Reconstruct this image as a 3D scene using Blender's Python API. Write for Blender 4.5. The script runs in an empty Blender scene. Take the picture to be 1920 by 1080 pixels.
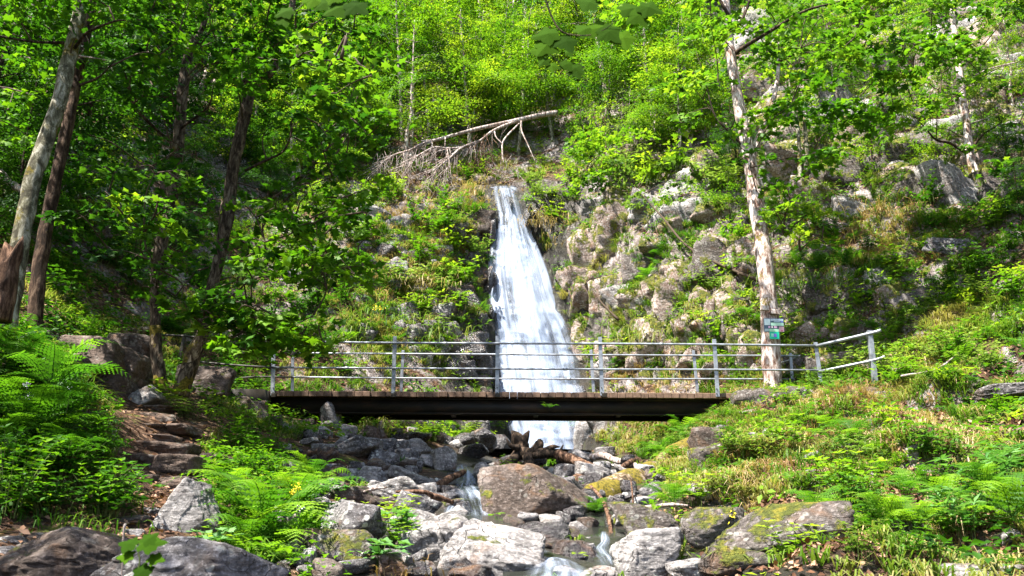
import bpy, bmesh, math, random
import numpy as np
from mathutils import Vector, Matrix, Euler
from mathutils.bvhtree import BVHTree

random.seed(7)
RNG = np.random.default_rng(11)
scene = bpy.context.scene
COL = scene.collection

# ------------------------------------------------------------------ camera
PITCH = math.radians(15.8)
FPX = 1600.0                      # focal length in pixels of a 1920 wide frame
cam_data = bpy.data.cameras.new("camera")
cam_data.lens = 30.0
cam_data.sensor_width = 36.0
cam_data.clip_start = 0.05
cam_data.clip_end = 500.0
cam = bpy.data.objects.new("camera", cam_data)
COL.objects.link(cam)
cam.location = (0, 0, 0)
cam.rotation_euler = (math.pi / 2 + PITCH, 0, 0)
scene.camera = cam
cam_data.dof.use_dof = True
cam_data.dof.focus_distance = 17.0
cam_data.dof.aperture_fstop = 4.0

# ------------------------------------------------------------------ light
SUN_DIR = Vector((-0.40, -0.25, 0.88)).normalized()   # towards the sun
sun_el = math.asin(SUN_DIR.z)
sun_az = math.atan2(SUN_DIR.x, SUN_DIR.y)
world = bpy.data.worlds.new("World")
scene.world = world
world.use_nodes = True
wn = world.node_tree.nodes
wl = world.node_tree.links
wn.clear()
wo = wn.new("ShaderNodeOutputWorld")
wb = wn.new("ShaderNodeBackground")
sky = wn.new("ShaderNodeTexSky")
sky.sky_type = 'NISHITA'
sky.sun_disc = False
sky.sun_elevation = sun_el
sky.sun_rotation = sun_az
sky.air_density = 1.0
sky.dust_density = 2.0
wb.inputs["Strength"].default_value = 0.09
wl.new(sky.outputs[0], wb.inputs[0])
wl.new(wb.outputs[0], wo.inputs[0])
sd = bpy.data.lights.new("sun", 'SUN')
sd.energy = 5.0
sd.angle = math.radians(0.6)
sd.color = (1.0, 0.95, 0.86)
sun = bpy.data.objects.new("sun", sd)
COL.objects.link(sun)
sun.rotation_euler = SUN_DIR.to_track_quat('Z', 'Y').to_euler()

scene.view_settings.view_transform = 'Standard'
scene.view_settings.look = 'None'
scene.view_settings.exposure = 2.05
scene.view_settings.gamma = 1.0
scene.view_settings.use_curve_mapping = False
scene.render.engine = 'CYCLES'
cy = scene.cycles
cy.max_bounces = 7
cy.diffuse_bounces = 4
cy.glossy_bounces = 2
cy.transmission_bounces = 4
cy.transparent_max_bounces = 12
cy.caustics_reflective = False
cy.caustics_refractive = False
cy.use_denoising = True
cy.sample_clamp_indirect = 6.0

# ------------------------------------------------------------------ geometry of the place
CP, SP = math.cos(PITCH), math.sin(PITCH)

def W(px, py, Y):
    """the point of the place at distance Y that stands where the photograph shows (px, py)"""
    a = (px - 960) / FPX
    b = (540 - py) / FPX
    d = Vector((a, CP - b * SP, SP + b * CP))
    return d * (Y / d.y)

def raydir(px, py):
    return W(px, py, 1.0).normalized()

def proj(P):
    P = np.asarray(P, float)
    dep = P[..., 1] * CP + P[..., 2] * SP
    up = -P[..., 1] * SP + P[..., 2] * CP
    dep = np.where(dep < 0.05, 0.05, dep)
    return 960 + FPX * P[..., 0] / dep, 540 - FPX * up / dep

# ------------------------------------------------------------------ noise (numpy)
def _hash(ix, iy, iz, seed):
    h = (ix.astype(np.int64) * 374761393 + iy.astype(np.int64) * 668265263 + iz.astype(np.int64) * 2147483647 + seed * 1274126177) & 0xFFFFFFFF
    h = ((h ^ (h >> 13)) * 1274126177) & 0xFFFFFFFF
    h = (h ^ (h >> 16)) & 0xFFFFFFFF
    return h.astype(np.float64) / 4294967295.0

def vnoise(P, seed=0):
    P = np.asarray(P, float)
    I = np.floor(P).astype(np.int64)
    F = P - I
    F = F * F * (3 - 2 * F)
    x, y, z = I[:, 0], I[:, 1], I[:, 2]
    fx, fy, fz = F[:, 0], F[:, 1], F[:, 2]
    r = 0
    for dx in (0, 1):
        wx = fx if dx else 1 - fx
        for dy in (0, 1):
            wy = fy if dy else 1 - fy
            for dz in (0, 1):
                wz = fz if dz else 1 - fz
                r = r + wx * wy * wz * _hash(x + dx, y + dy, z + dz, seed)
    return r * 2 - 1

def fbm(P, seed=0, octv=4, gain=0.5):
    P = np.asarray(P, float)
    a, s, t = 1.0, 0, 0
    for k in range(octv):
        s = s + a * vnoise(P * (2.03 ** k) + 17.3 * k, seed + k)
        t += a
        a *= gain
    return s / t

# ------------------------------------------------------------------ mesh helpers
def mesh_tris(name, V, T, mat=None, tint=None, uv=None, smooth=False):
    V = np.asarray(V, np.float32)
    T = np.asarray(T, np.int32)
    me = bpy.data.meshes.new(name)
    me.vertices.add(len(V))
    me.vertices.foreach_set("co", V.ravel())
    k = T.shape[1]
    me.loops.add(T.size)
    me.loops.foreach_set("vertex_index", T.ravel())
    me.polygons.add(len(T))
    me.polygons.foreach_set("loop_start", np.arange(0, T.size, k, dtype=np.int32))
    me.polygons.foreach_set("loop_total", np.full(len(T), k, np.int32))
    if smooth:
        me.polygons.foreach_set("use_smooth", np.ones(len(T), bool))
    me.update(calc_edges=True)
    me.validate()
    if tint is not None:
        at = me.attributes.new("tint", 'FLOAT', 'POINT')
        at.data.foreach_set("value", np.asarray(tint, np.float32))
    if uv is not None:
        ul = me.uv_layers.new(name="UVMap")
        ul.data.foreach_set("uv", np.asarray(uv, np.float32)[T.ravel()].ravel())
    if mat is not None:
        me.materials.append(mat)
    return me

def link(name, me, parent=None):
    o = bpy.data.objects.new(name, me)
    COL.objects.link(o)
    if parent is not None:
        o.parent = parent
    return o

def empty(name, loc=(0, 0, 0), rz=0.0):
    o = bpy.data.objects.new(name, None)
    o.empty_display_size = 0.2
    o.location = loc
    o.rotation_euler = (0, 0, rz)
    COL.objects.link(o)
    return o

REG = []
def reg(o, look, cat, group=None, at=None, full=None):
    """register a thing; its label is finished at the end, when all look-alikes near it are known"""
    o['category'] = cat
    if group:
        o['group'] = group
    REG.append((o, look, full, at if at is not None else o.location.copy()))
    return o

def setting(o, kind='structure'):
    o['kind'] = kind
    return o

def merge(parts):
    """parts: list of (V, T, tint)"""
    Vs, Ts, Cs, n = [], [], [], 0
    for p in parts:
        V, T, C = p
        if len(V) == 0:
            continue
        Vs.append(V); Ts.append(np.asarray(T) + n)
        Cs.append(np.broadcast_to(np.asarray(C, float), (len(V),)))
        n += len(V)
    return np.concatenate(Vs), np.concatenate(Ts), np.concatenate(Cs)

def catmull(pts, sub=4):
    P = [Vector(p) for p in pts]
    if len(P) < 3:
        return [P[0].lerp(P[-1], i / sub) for i in range(sub + 1)]
    Q = [P[0] * 2 - P[1]] + P + [P[-1] * 2 - P[-2]]
    out = []
    for i in range(1, len(Q) - 2):
        a, b, c, d = Q[i - 1], Q[i], Q[i + 1], Q[i + 2]
        for k in range(sub):
            t = k / sub
            out.append(0.5 * ((2 * b) + (c - a) * t + (2 * a - 5 * b + 4 * c - d) * t * t + (3 * b - a - 3 * c + d) * t ** 3))
    out.append(P[-1])
    return out

def tube(pts, radii, sides=8, lump=0.0, seed=0, sub=4, cap=True):
    """tapered tube along a smoothed line -> V, T"""
    n0 = len(pts)
    C = catmull(pts, sub)
    n = len(C)
    R = np.interp(np.linspace(0, n0 - 1, n), np.arange(n0), np.asarray(radii, float) if np.ndim(radii) else np.full(n0, float(radii)))
    C = np.array([tuple(c) for c in C])
    Tn = np.gradient(C, axis=0)
    Tn /= np.linalg.norm(Tn, axis=1)[:, None] + 1e-9
    ref = np.array([0.0, 0.0, 1.0]) if abs(Tn[0, 2]) < 0.8 else np.array([1.0, 0.0, 0.0])
    A = np.cross(Tn, ref)
    A /= np.linalg.norm(A, axis=1)[:, None] + 1e-9
    B = np.cross(Tn, A)
    ang = np.linspace(0, 2 * math.pi, sides, endpoint=False)
    ca, sa = np.cos(ang), np.sin(ang)
    D = A[:, None, :] * ca[None, :, None] + B[:, None, :] * sa[None, :, None]
    V = C[:, None, :] + D * R[:, None, None]
    V = V.reshape(-1, 3)
    if lump:
        Rr = np.repeat(R, sides)
        nz = fbm(np.concatenate([V * 3.0 / max(R.max() * 6, 0.3)], 0), seed, 3)
        V = V + D.reshape(-1, 3) * (nz * lump * Rr)[:, None]
    i = np.arange((n - 1) * sides)
    r, s = i // sides, i % sides
    a = r * sides + s
    b = r * sides + (s + 1) % sides
    c = b + sides
    d = a + sides
    T = np.concatenate([np.stack([a, b, c], 1), np.stack([a, c, d], 1)])
    if cap:
        V = np.concatenate([V, C[:1], C[-1:]])
        k = np.arange(sides)
        k2 = (k + 1) % sides
        n1, n2 = len(V) - 2, len(V) - 1
        T = np.concatenate([T, np.stack([np.full(sides, n1), k2, k], 1), np.stack([np.full(sides, n2), (n - 1) * sides + k, (n - 1) * sides + k2], 1)])
    return V, T

# ------------------------------------------------------------------ materials
def newmat(name):
    m = bpy.data.materials.new(name)
    m.use_nodes = True
    m.node_tree.nodes.clear()
    return m, m.node_tree.nodes, m.node_tree.links

class G:
    """tiny node helper"""
    def __init__(s, name):
        s.m, s.n, s.l = newmat(name)
        s.out = s.n.new("ShaderNodeOutputMaterial")
    def add(s, t, **kw):
        nd = s.n.new(t)
        for k, v in kw.items():
            setattr(nd, k, v)
        return nd
    def set(s, sock, v):
        if isinstance(v, bpy.types.NodeSocket):
            s.l.new(v, sock)
        else:
            sock.default_value = v
    def noise(s, vec, scale, detail=6, rough=0.6, dist=0.0, out=0):
        nd = s.add("ShaderNodeTexNoise")
        s.set(nd.inputs["Vector"], vec)
        nd.inputs["Scale"].default_value = scale
        nd.inputs["Detail"].default_value = detail
        nd.inputs["Roughness"].default_value = rough
        nd.inputs["Distortion"].default_value = dist
        return nd.outputs[out]
    def voro(s, vec, scale, feature='F1', out="Distance"):
        nd = s.add("ShaderNodeTexVoronoi", feature=feature)
        s.set(nd.inputs["Vector"], vec)
        nd.inputs["Scale"].default_value = scale
        return nd.outputs[out]
    def ramp(s, fac, stops, interp='LINEAR'):
        nd = s.add("ShaderNodeValToRGB")
        cr = nd.color_ramp
        cr.interpolation = interp
        while len(cr.elements) < len(stops):
            cr.elements.new(0.5)
        for e, (p, c) in zip(cr.elements, stops):
            e.position = p
            e.color = (c[0], c[1], c[2], 1) if not isinstance(c, (int, float)) else (c, c, c, 1)
        s.set(nd.inputs[0], fac)
        return nd.outputs[0]
    def mix(s, fac, a, b, mode='MIX'):
        nd = s.add("ShaderNodeMix", data_type='RGBA', blend_type=mode)
        s.set(nd.inputs[0], fac)
        s.set(nd.inputs[6], (*a, 1) if isinstance(a, tuple) and len(a) == 3 else a)
        s.set(nd.inputs[7], (*b, 1) if isinstance(b, tuple) and len(b) == 3 else b)
        return nd.outputs[2]
    def math(s, op, a, b=0.0, c=None, clamp=False):
        nd = s.add("ShaderNodeMath", operation=op, use_clamp=clamp)
        s.set(nd.inputs[0], a)
        s.set(nd.inputs[1], b)
        if c is not None:
            s.set(nd.inputs[2], c)
        return nd.outputs[0]
    def mapr(s, v, a, b, c=0.0, d=1.0):
        nd = s.add("ShaderNodeMapRange")
        s.set(nd.inputs[0], v)
        nd.inputs[1].default_value = a
        nd.inputs[2].default_value = b
        nd.inputs[3].default_value = c
        nd.inputs[4].default_value = d
        return nd.outputs[0]
    def scale(s, vec, sx, sy, sz):
        nd = s.add("ShaderNodeMapping")
        s.set(nd.inputs[0], vec)
        nd.inputs["Scale"].default_value = (sx, sy, sz)
        return nd.outputs[0]
    def bump(s, h, strength=0.5, dist=0.05):
        nd = s.add("ShaderNodeBump")
        nd.inputs["Strength"].default_value = strength
        nd.inputs["Distance"].default_value = dist
        s.set(nd.inputs["Height"], h)
        return nd.outputs[0]
    def bsdf(s, col, rough=0.8, spec=0.3, normal=None, metal=0.0):
        nd = s.add("ShaderNodeBsdfPrincipled")
        s.set(nd.inputs["Base Color"], (*col, 1) if isinstance(col, tuple) and len(col) == 3 else col)
        s.set(nd.inputs["Roughness"], rough)
        nd.inputs["Specular IOR Level"].default_value = spec
        nd.inputs["Metallic"].default_value = metal
        if normal is not None:
            s.set(nd.inputs["Normal"], normal)
        return nd.outputs[0]
    def mixs(s, fac, a, b):
        nd = s.add("ShaderNodeMixShader")
        s.set(nd.inputs[0], fac)
        s.l.new(a, nd.inputs[1])
        s.l.new(b, nd.inputs[2])
        return nd.outputs[0]
    def done(s, sh):
        s.l.new(sh, s.out.inputs[0])
        return s.m
    def obj_coord(s, jitter=True):
        tc = s.add("ShaderNodeTexCoord")
        if not jitter:
            return tc.outputs["Object"]
        oi = s.add("ShaderNodeObjectInfo")
        mv = s.add("ShaderNodeVectorMath", operation='MULTIPLY_ADD')
        s.l.new(oi.outputs["Random"], mv.inputs[0])
        mv.inputs[1].default_value = (37.0, 61.0, 23.0)
        s.l.new(tc.outputs["Object"], mv.inputs[2])
        return mv.outputs[0]

def leaf_mat(name, dark, mid, light, transl=0.42, rough=0.55, spec=0.2, rnd=0.34):
    g = G(name)
    at = g.add("ShaderNodeAttribute", attribute_name="tint")
    oi = g.add("ShaderNodeObjectInfo")
    f = g.math('ADD', at.outputs["Fac"], g.math('MULTIPLY', g.math('SUBTRACT', oi.outputs["Random"], 0.5), rnd))
    col = g.ramp(f, [(0.0, dark), (0.5, mid), (1.0, light)])
    a = g.bsdf(col, rough, spec)
    tr = g.add("ShaderNodeBsdfTranslucent")
    tcol = g.mix(1.0, col, (1.25, 1.35, 0.55), 'MULTIPLY')
    g.l.new(tcol, tr.inputs[0])
    return g.done(g.mixs(transl, a, tr.outputs[0]))

def rock_mat(name, c1, c2, c3, moss=0.4, lichen=0.5, rough=0.85, wet=False, stain=0.3, jitter=True, scale=1.0):
    g = G(name)
    v = g.obj_coord(jitter)
    geo = g.add("ShaderNodeNewGeometry")
    big = g.noise(v, 1.3 * scale, 7, 0.62)
    fine = g.noise(v, 22.0 * scale, 8, 0.75)
    col = g.ramp(g.math('ADD', g.math('MULTIPLY', big, 0.6), g.math('MULTIPLY', g.noise(v, 5.0 * scale, 7, 0.75, 0.8), 0.4)), [(0.38, c1), (0.5, c2), (0.62, c3)])
    # dark streaks of layered minerals
    vs = g.scale(v, 1.0, 1.0, 5.0)
    st = g.noise(vs, 3.0 * scale, 6, 0.7, 0.6)
    col = g.mix(g.mapr(st, 0.42, 0.62, 0.0, 0.55), col, tuple(x * 0.45 for x in c1))
    col = g.mix(g.mapr(fine, 0.52, 0.66, 0.0, 0.6), col, tuple(min(0.75, x * 1.5) for x in c3))
    col = g.mix(g.mapr(fine, 0.46, 0.36, 0.0, 0.7), col, tuple(x * 0.4 for x in c1))
    rust = g.noise(v, 2.1 * scale, 5, 0.6, 1.0)
    col = g.mix(g.mapr(rust, 0.55, 0.72, 0.0, stain), col, (0.20, 0.10, 0.045))
    # pale lichen
    lv = g.voro(v, 11.0 * scale)
    ln = g.noise(v, 3.3 * scale, 5, 0.6)
    lm = g.math('MULTIPLY', g.mapr(lv, 0.38, 0.30, 0, 1), g.mapr(ln, 0.50, 0.58, 0, lichen))
    col = g.mix(lm, col, (0.50, 0.50, 0.46))
    # dark cracks
    wv = g.add("ShaderNodeVectorMath", operation='MULTIPLY_ADD')
    nz = g.add("ShaderNodeTexNoise")
    g.l.new(v, nz.inputs["Vector"])
    nz.inputs["Scale"].default_value = 2.5 * scale
    g.l.new(nz.outputs["Color"], wv.inputs[0])
    wv.inputs[1].default_value = (0.9, 0.9, 0.9)
    g.l.new(v, wv.inputs[2])
    ck = g.voro(g.scale(wv.outputs[0], 0.8, 0.8, 1.7), 2.3 * scale, 'DISTANCE_TO_EDGE')
    ckm = g.math('MULTIPLY', g.mapr(ck, 0.0, 0.018, 1, 0), g.mapr(g.noise(v, 1.7 * scale, 5, 0.7), 0.47, 0.56, 0, 1))
    col = g.mix(g.math('MULTIPLY', ckm, 0.6), col, (0.03, 0.025, 0.02))
    # moss on upward faces
    sep = g.add("ShaderNodeSeparateXYZ")
    g.l.new(geo.outputs["Normal"], sep.inputs[0])
    mn = g.noise(v, 2.6 * scale, 8, 0.68)
    mm = g.math('ADD', mn, g.math('MULTIPLY', sep.outputs[2], 0.10))
    th = 0.86 - 0.42 * moss
    mm = g.mapr(mm, th, th + 0.06, 0, 1)
    mcol = g.ramp(g.noise(v, 14 * scale, 4, 0.7), [(0.3, (0.035, 0.045, 0.008)), (0.5, (0.10, 0.115, 0.015)), (0.7, (0.27, 0.225, 0.025))])
    col = g.mix(mm, col, mcol)
    h = g.math('ADD', g.math('MULTIPLY', st, 0.8), g.math('MULTIPLY', fine, 0.6))
    h = g.math('SUBTRACT', h, g.math('MULTIPLY', ckm, 0.8))
    h = g.math('ADD', h, g.math('MULTIPLY', mm, g.math('MULTIPLY', g.noise(v, 40 * scale, 3, 0.8), 1.2)))
    nb = g.bump(h, 0.9, 0.06)
    ro = rough if not wet else g.mapr(fine, 0.35, 0.65, 0.12, 0.42)
    return g.done(g.bsdf(col, ro, 0.3 if not wet else 0.6, nb))

def bark_mat(name, ca, cb, cc, moss=0.3, sx=5.0, lo=0.42, hi=0.60):
    g = G(name)
    v = g.obj_coord()
    vs = g.scale(v, sx, sx, 1.3)
    n1 = g.noise(vs, 3.0, 8, 0.72, 0.5)
    col = g.ramp(n1, [(lo, ca), ((lo + hi) / 2, cb), (hi, cc)])
    n2 = g.noise(v, 1.2, 5, 0.6)
    col = g.mix(g.mapr(n2, 0.5, 0.7, 0, 0.6), col, ca)
    mn = g.noise(v, 1.7, 7, 0.7)
    mm = g.mapr(mn, 0.72 - 0.3 * moss, 0.78 - 0.3 * moss, 0, 1)
    mc = g.ramp(g.noise(v, 22, 3, 0.7), [(0.35, (0.05, 0.045, 0.01)), (0.65, (0.22, 0.17, 0.025))])
    col = g.mix(mm, col, mc)
    nb = g.bump(g.math('ADD', n1, g.math('MULTIPLY', g.noise(vs, 12, 5, 0.8), 0.5)), 0.9, 0.04)
    return g.done(g.bsdf(col, 0.9, 0.15, nb))

def plain_mat(name, col, rough=0.6, metal=0.0, var=0.25, sc=12.0, bumpd=0.0, spec=0.3):
    g = G(name)
    v = g.obj_coord()
    n = g.noise(v, sc, 6, 0.65)
    c = g.mix(g.mapr(n, 0.3, 0.7, 0, 1), tuple(x * (1 - var) for x in col), tuple(min(1, x * (1 + var)) for x in col))
    nb = g.bump(n, 0.5, bumpd) if bumpd else None
    return g.done(g.bsdf(c, rough, spec, nb, metal))

M = {}
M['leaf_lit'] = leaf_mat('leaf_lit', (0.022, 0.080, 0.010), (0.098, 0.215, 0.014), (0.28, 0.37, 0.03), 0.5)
M['leaf_near'] = leaf_mat('leaf_near', (0.012, 0.035, 0.002), (0.03, 0.075, 0.003), (0.07, 0.15, 0.005), 0.25, 0.85, 0.04)  # dark matte greens; shade on the overhanging leaves is put into them
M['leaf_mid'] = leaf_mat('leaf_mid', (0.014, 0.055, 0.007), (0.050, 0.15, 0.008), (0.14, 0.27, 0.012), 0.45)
M['leaf_dark'] = leaf_mat('leaf_dark', (0.008, 0.035, 0.006), (0.025, 0.085, 0.008), (0.07, 0.19, 0.012), 0.38)  # dark greens that also carry the shade of the left side
M['leaf_pale'] = leaf_mat('leaf_pale', (0.04, 0.09, 0.02), (0.11, 0.19, 0.04), (0.25, 0.33, 0.09), 0.4)
M['leaf_blue'] = leaf_mat('leaf_blue', (0.02, 0.07, 0.018), (0.06, 0.17, 0.04), (0.16, 0.31, 0.10), 0.4)
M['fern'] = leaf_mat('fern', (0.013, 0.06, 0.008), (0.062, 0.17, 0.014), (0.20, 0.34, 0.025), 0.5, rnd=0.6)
M['fern_dark'] = leaf_mat('fern_dark', (0.010, 0.04, 0.005), (0.035, 0.115, 0.009), (0.11, 0.25, 0.014), 0.42, rnd=0.6)  # darker fern copy; on the left bank its colour also stands in for shade
M['grass'] = leaf_mat('grass', (0.03, 0.10, 0.010), (0.11, 0.19, 0.025), (0.34, 0.29, 0.13), 0.38)
M['straw'] = leaf_mat('straw', (0.18, 0.11, 0.05), (0.34, 0.25, 0.13), (0.50, 0.42, 0.28), 0.3)
M['litter'] = leaf_mat('litter', (0.045, 0.020, 0.012), (0.14, 0.068, 0.036), (0.42, 0.26, 0.17), 0.15, 0.7, 0.2)
M['rock'] = rock_mat('grey_rock', (0.03, 0.026, 0.026), (0.13, 0.12, 0.122), (0.38, 0.36, 0.365), 0.34, 0.8)
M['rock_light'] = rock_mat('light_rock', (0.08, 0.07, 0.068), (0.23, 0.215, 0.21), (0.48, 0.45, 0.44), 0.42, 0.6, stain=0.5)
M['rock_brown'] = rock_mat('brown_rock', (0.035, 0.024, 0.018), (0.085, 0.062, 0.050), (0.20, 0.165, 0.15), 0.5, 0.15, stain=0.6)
M['rock_moss'] = rock_mat('mossy_rock', (0.04, 0.03, 0.025), (0.10, 0.085, 0.075), (0.25, 0.22, 0.21), 0.74, 0.3, stain=0.5)
M['rock_wet'] = rock_mat('wet_rock', (0.012, 0.010, 0.012), (0.03, 0.025, 0.028), (0.075, 0.062, 0.065), 0.30, 0.1, wet=True, stain=0.5)
M['cliff'] = rock_mat('cliff_rock', (0.11, 0.062, 0.042), (0.34, 0.255, 0.215), (0.68, 0.58, 0.54), 0.86, 0.5, stain=0.95)
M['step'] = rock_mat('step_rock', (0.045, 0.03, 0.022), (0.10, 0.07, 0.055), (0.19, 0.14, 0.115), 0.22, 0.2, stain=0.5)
M['bark_pale'] = bark_mat('pale_bark', (0.13, 0.07, 0.05), (0.36, 0.27, 0.23), (0.66, 0.58, 0.54), 0.45, 4.0, 0.40, 0.56)
M['bark_grey'] = bark_mat('grey_bark', (0.05, 0.045, 0.03), (0.16, 0.15, 0.10), (0.42, 0.40, 0.33), 0.55, 2.5)
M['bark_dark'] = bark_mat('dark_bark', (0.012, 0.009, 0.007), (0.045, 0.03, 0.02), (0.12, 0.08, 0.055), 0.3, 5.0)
M['bark_red'] = bark_mat('red_bark', (0.02, 0.012, 0.008), (0.06, 0.036, 0.024), (0.15, 0.10, 0.07), 0.3, 4.0)
M['bark_moss'] = bark_mat('mossy_bark', (0.04, 0.028, 0.015), (0.16, 0.11, 0.07), (0.45, 0.36, 0.26), 0.85, 4.0)
M['bark_twin'] = bark_mat('twin_bark', (0.02, 0.013, 0.009), (0.075, 0.055, 0.038), (0.20, 0.16, 0.12), 0.35, 4.0)
M['dead_wood'] = bark_mat('dead_wood', (0.14, 0.09, 0.07), (0.38, 0.31, 0.28), (0.60, 0.54, 0.51), 0.0, 6.0)
M['log_brown'] = bark_mat('brown_wood', (0.03, 0.016, 0.010), (0.12, 0.065, 0.04), (0.30, 0.18, 0.12), 0.15, 6.0)
M['twig'] = plain_mat('twig', (0.06, 0.04, 0.025), 0.85)
M['stem'] = plain_mat('stem', (0.07, 0.10, 0.02), 0.7)
M['steel'] = plain_mat('galvanised_steel', (0.25, 0.27, 0.30), 0.5, 0.5, 0.5, 7)
M['steel_shaded'] = plain_mat('shaded_steel', (0.055, 0.05, 0.045), 0.65, 0.3, 0.4, 7)  # darker copy of the steel, standing in for shade on the left-end rails
M['plank'] = plain_mat('weathered_plank', (0.15, 0.095, 0.065), 0.85, 0, 0.5, 9, 0.01)
g = G('dark_beam')  # near-black beam with brown rust patches
v = g.obj_coord()
n1 = g.noise(g.scale(v, 1.0, 1.0, 3.0), 2.2, 7, 0.7)
c1 = g.ramp(n1, [(0.35, (0.006, 0.005, 0.004)), (0.52, (0.014, 0.010, 0.006)), (0.62, (0.034, 0.018, 0.009)), (0.72, (0.024, 0.023, 0.012))])
M['beam_rust'] = g.done(g.bsdf(c1, 0.6, 0.3, g.bump(g.noise(v, 30, 5, 0.7), 0.5, 0.01)))
M['beam'] = plain_mat('dark_beam', (0.022, 0.017, 0.010), 0.55, 0, 0.5, 6, 0.01)
# ------------------------------------------------------------------ terrain
ctrl = []
def cc(px, rows):
    for py, Y in rows:
        p = W(px, py, Y)
        ctrl.append((p.x, p.y, p.z))
cc(950, [(1075, 9.0), (1010, 11), (935, 14), (885, 18), (856, 25.0), (850, 26.3), (725, 27.0), (600, 27.9), (475, 28.8), (352, 29.8), (335, 31.2), (200, 37), (0, 49)])
cc(1030, [(1070, 9.0), (1010, 11), (935, 14), (885, 18), (856, 25.0), (850, 26.3), (725, 27.0), (600, 27.9), (475, 28.7), (352, 29.9), (300, 32.5)])
cc(800, [(1075, 9), (900, 15), (840, 19.5), (800, 22), (700, 24.3), (600, 25.8), (450, 27.8), (350, 30), (250, 34), (100, 42), (0, 48)])
cc(880, [(900, 15.5), (850, 21), (820, 24.5), (700, 25.9), (600, 26.9), (450, 28.4), (350, 30)])
cc(650, [(1075, 8.5), (950, 12), (850, 16), (800, 19), (700, 22.5), (600, 24), (450, 26.5), (350, 29), (200, 35), (0, 46)])
cc(520, [(1075, 8.2), (950, 10.5), (860, 14), (800, 17), (770, 18.8), (700, 21.5), (560, 24.0), (400, 27.5), (200, 33.5), (0, 43)])
cc(400, [(1080, 7.6), (1000, 9.2), (930, 11), (860, 12.8), (790, 14.5), (745, 16.5), (737, 18.5), (660, 21), (550, 23.5), (400, 27), (200, 32), (0, 40)])
cc(290, [(1080, 7), (1000, 8.6), (935, 10.6), (895, 11.3), (860, 12.0), (820, 12.8), (775, 13.9), (748, 15.6), (725, 17), (650, 19), (500, 22), (300, 26), (0, 35)])
cc(210, [(1000, 8.4), (930, 10), (860, 11.4), (770, 13.5), (720, 14.8), (650, 16.5), (600, 18)])
cc(60, [(1080, 6.2), (1010, 7.4), (950, 8.3), (880, 8.9), (700, 10.8), (640, 12.4), (580, 14.5), (400, 19), (200, 24), (0, 30)])
cc(-300, [(950, 7.5), (800, 8.8), (600, 11.5), (400, 14.5), (0, 24)])
cc(1100, [(1070, 9.3), (1010, 11.2), (900, 15.5), (865, 21), (852, 25.6), (700, 26.4), (500, 27.3), (400, 28.6), (300, 31), (100, 40), (0, 46)])
cc(1200, [(1070, 9.3), (1000, 11), (930, 13.2), (880, 17), (850, 20.5), (790, 22.8), (740, 23.6), (600, 24.6), (450, 26), (300, 29), (150, 35), (0, 42)])
cc(1330, [(1070, 9), (1000, 10.2), (900, 12.8), (850, 15), (800, 17.5), (770, 19.6), (730, 21.2), (600, 22.6), (400, 25), (250, 28.5), (0, 37)])
cc(1430, [(1070, 8.3), (980, 9.3), (900, 12), (850, 13.8), (800, 16.6), (742, 18.3), (732, 19.6), (700, 20.6), (560, 22), (400, 24.3), (200, 28.5), (0, 35)])
cc(1530, [(1070, 8.0), (980, 9.0), (900, 11.8), (800, 15.4), (738, 17.9), (728, 19.2), (690, 20.2), (550, 21.6), (400, 23.6), (200, 27.5), (0, 33)])
cc(1700, [(1070, 7.5), (950, 9.4), (850, 12), (750, 16.2), (720, 17.6), (600, 19.4), (400, 22), (200, 26), (0, 31)])
cc(1900, [(1070, 7.0), (950, 8.6), (850, 10.6), (730, 13.6), (600, 16.4), (400, 20), (350, 22.5), (200, 25), (0, 29)])
cc(2250, [(1000, 8.4), (700, 11.5), (400, 16.5), (0, 25)])
ctrl += [(0, 0, -1.65), (-1.5, 3, -1.35), (0.4, 5, -1.35), (0.5, 7, -1.0), (-3.5, 3, -1.0), (-2.5, 5, -0.55), (3.5, 3, -1.1), (3, 5, -0.85),
         (0, -6, -2.0), (-8, -6, -0.5), (8, -6, -0.5), (-10, 2, 2.5), (10, 2, 2.0), (-16, 2, 9), (16, 2, 8), (-26, 4, 18), (26, 4, 16), (-26, -6, 16), (26, -6, 14),
         (-28, 20, 22), (28, 20, 22), (-28, 40, 36), (28, 40, 38), (0, 62, 46), (-28, 62, 48), (28, 62, 50), (14, 50, 42), (-14, 50, 40)]
ctrl = np.array(ctrl)

def rbf_fit(C):
    d = np.linalg.norm(C[:, None, :2] - C[None, :, :2], axis=2)
    n = len(C)
    A = np.zeros((n + 3, n + 3))
    A[:n, :n] = d - np.eye(n) * 0.06
    A[:n, n] = 1
    A[:n, n + 1:] = C[:, :2]
    A[n, :n] = 1
    A[n + 1:, :n] = C[:, :2].T
    b = np.concatenate([C[:, 2], [0, 0, 0]])
    return np.linalg.solve(A, b)
_w = rbf_fit(ctrl)
def hgt(X, Y):
    X = np.asarray(X, float); Y = np.asarray(Y, float)
    out = np.empty(X.shape)
    f = X.ravel(); g = Y.ravel(); o = out.ravel()
    for s in range(0, f.size, 20000):
        d = np.hypot(f[s:s + 20000, None] - ctrl[None, :, 0], g[s:s + 20000, None] - ctrl[None, :, 1])
        o[s:s + 20000] = d @ _w[:-3] + _w[-3] + _w[-2] * f[s:s + 20000] + _w[-1] * g[s:s + 20000]
    return o.reshape(X.shape)

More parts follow.
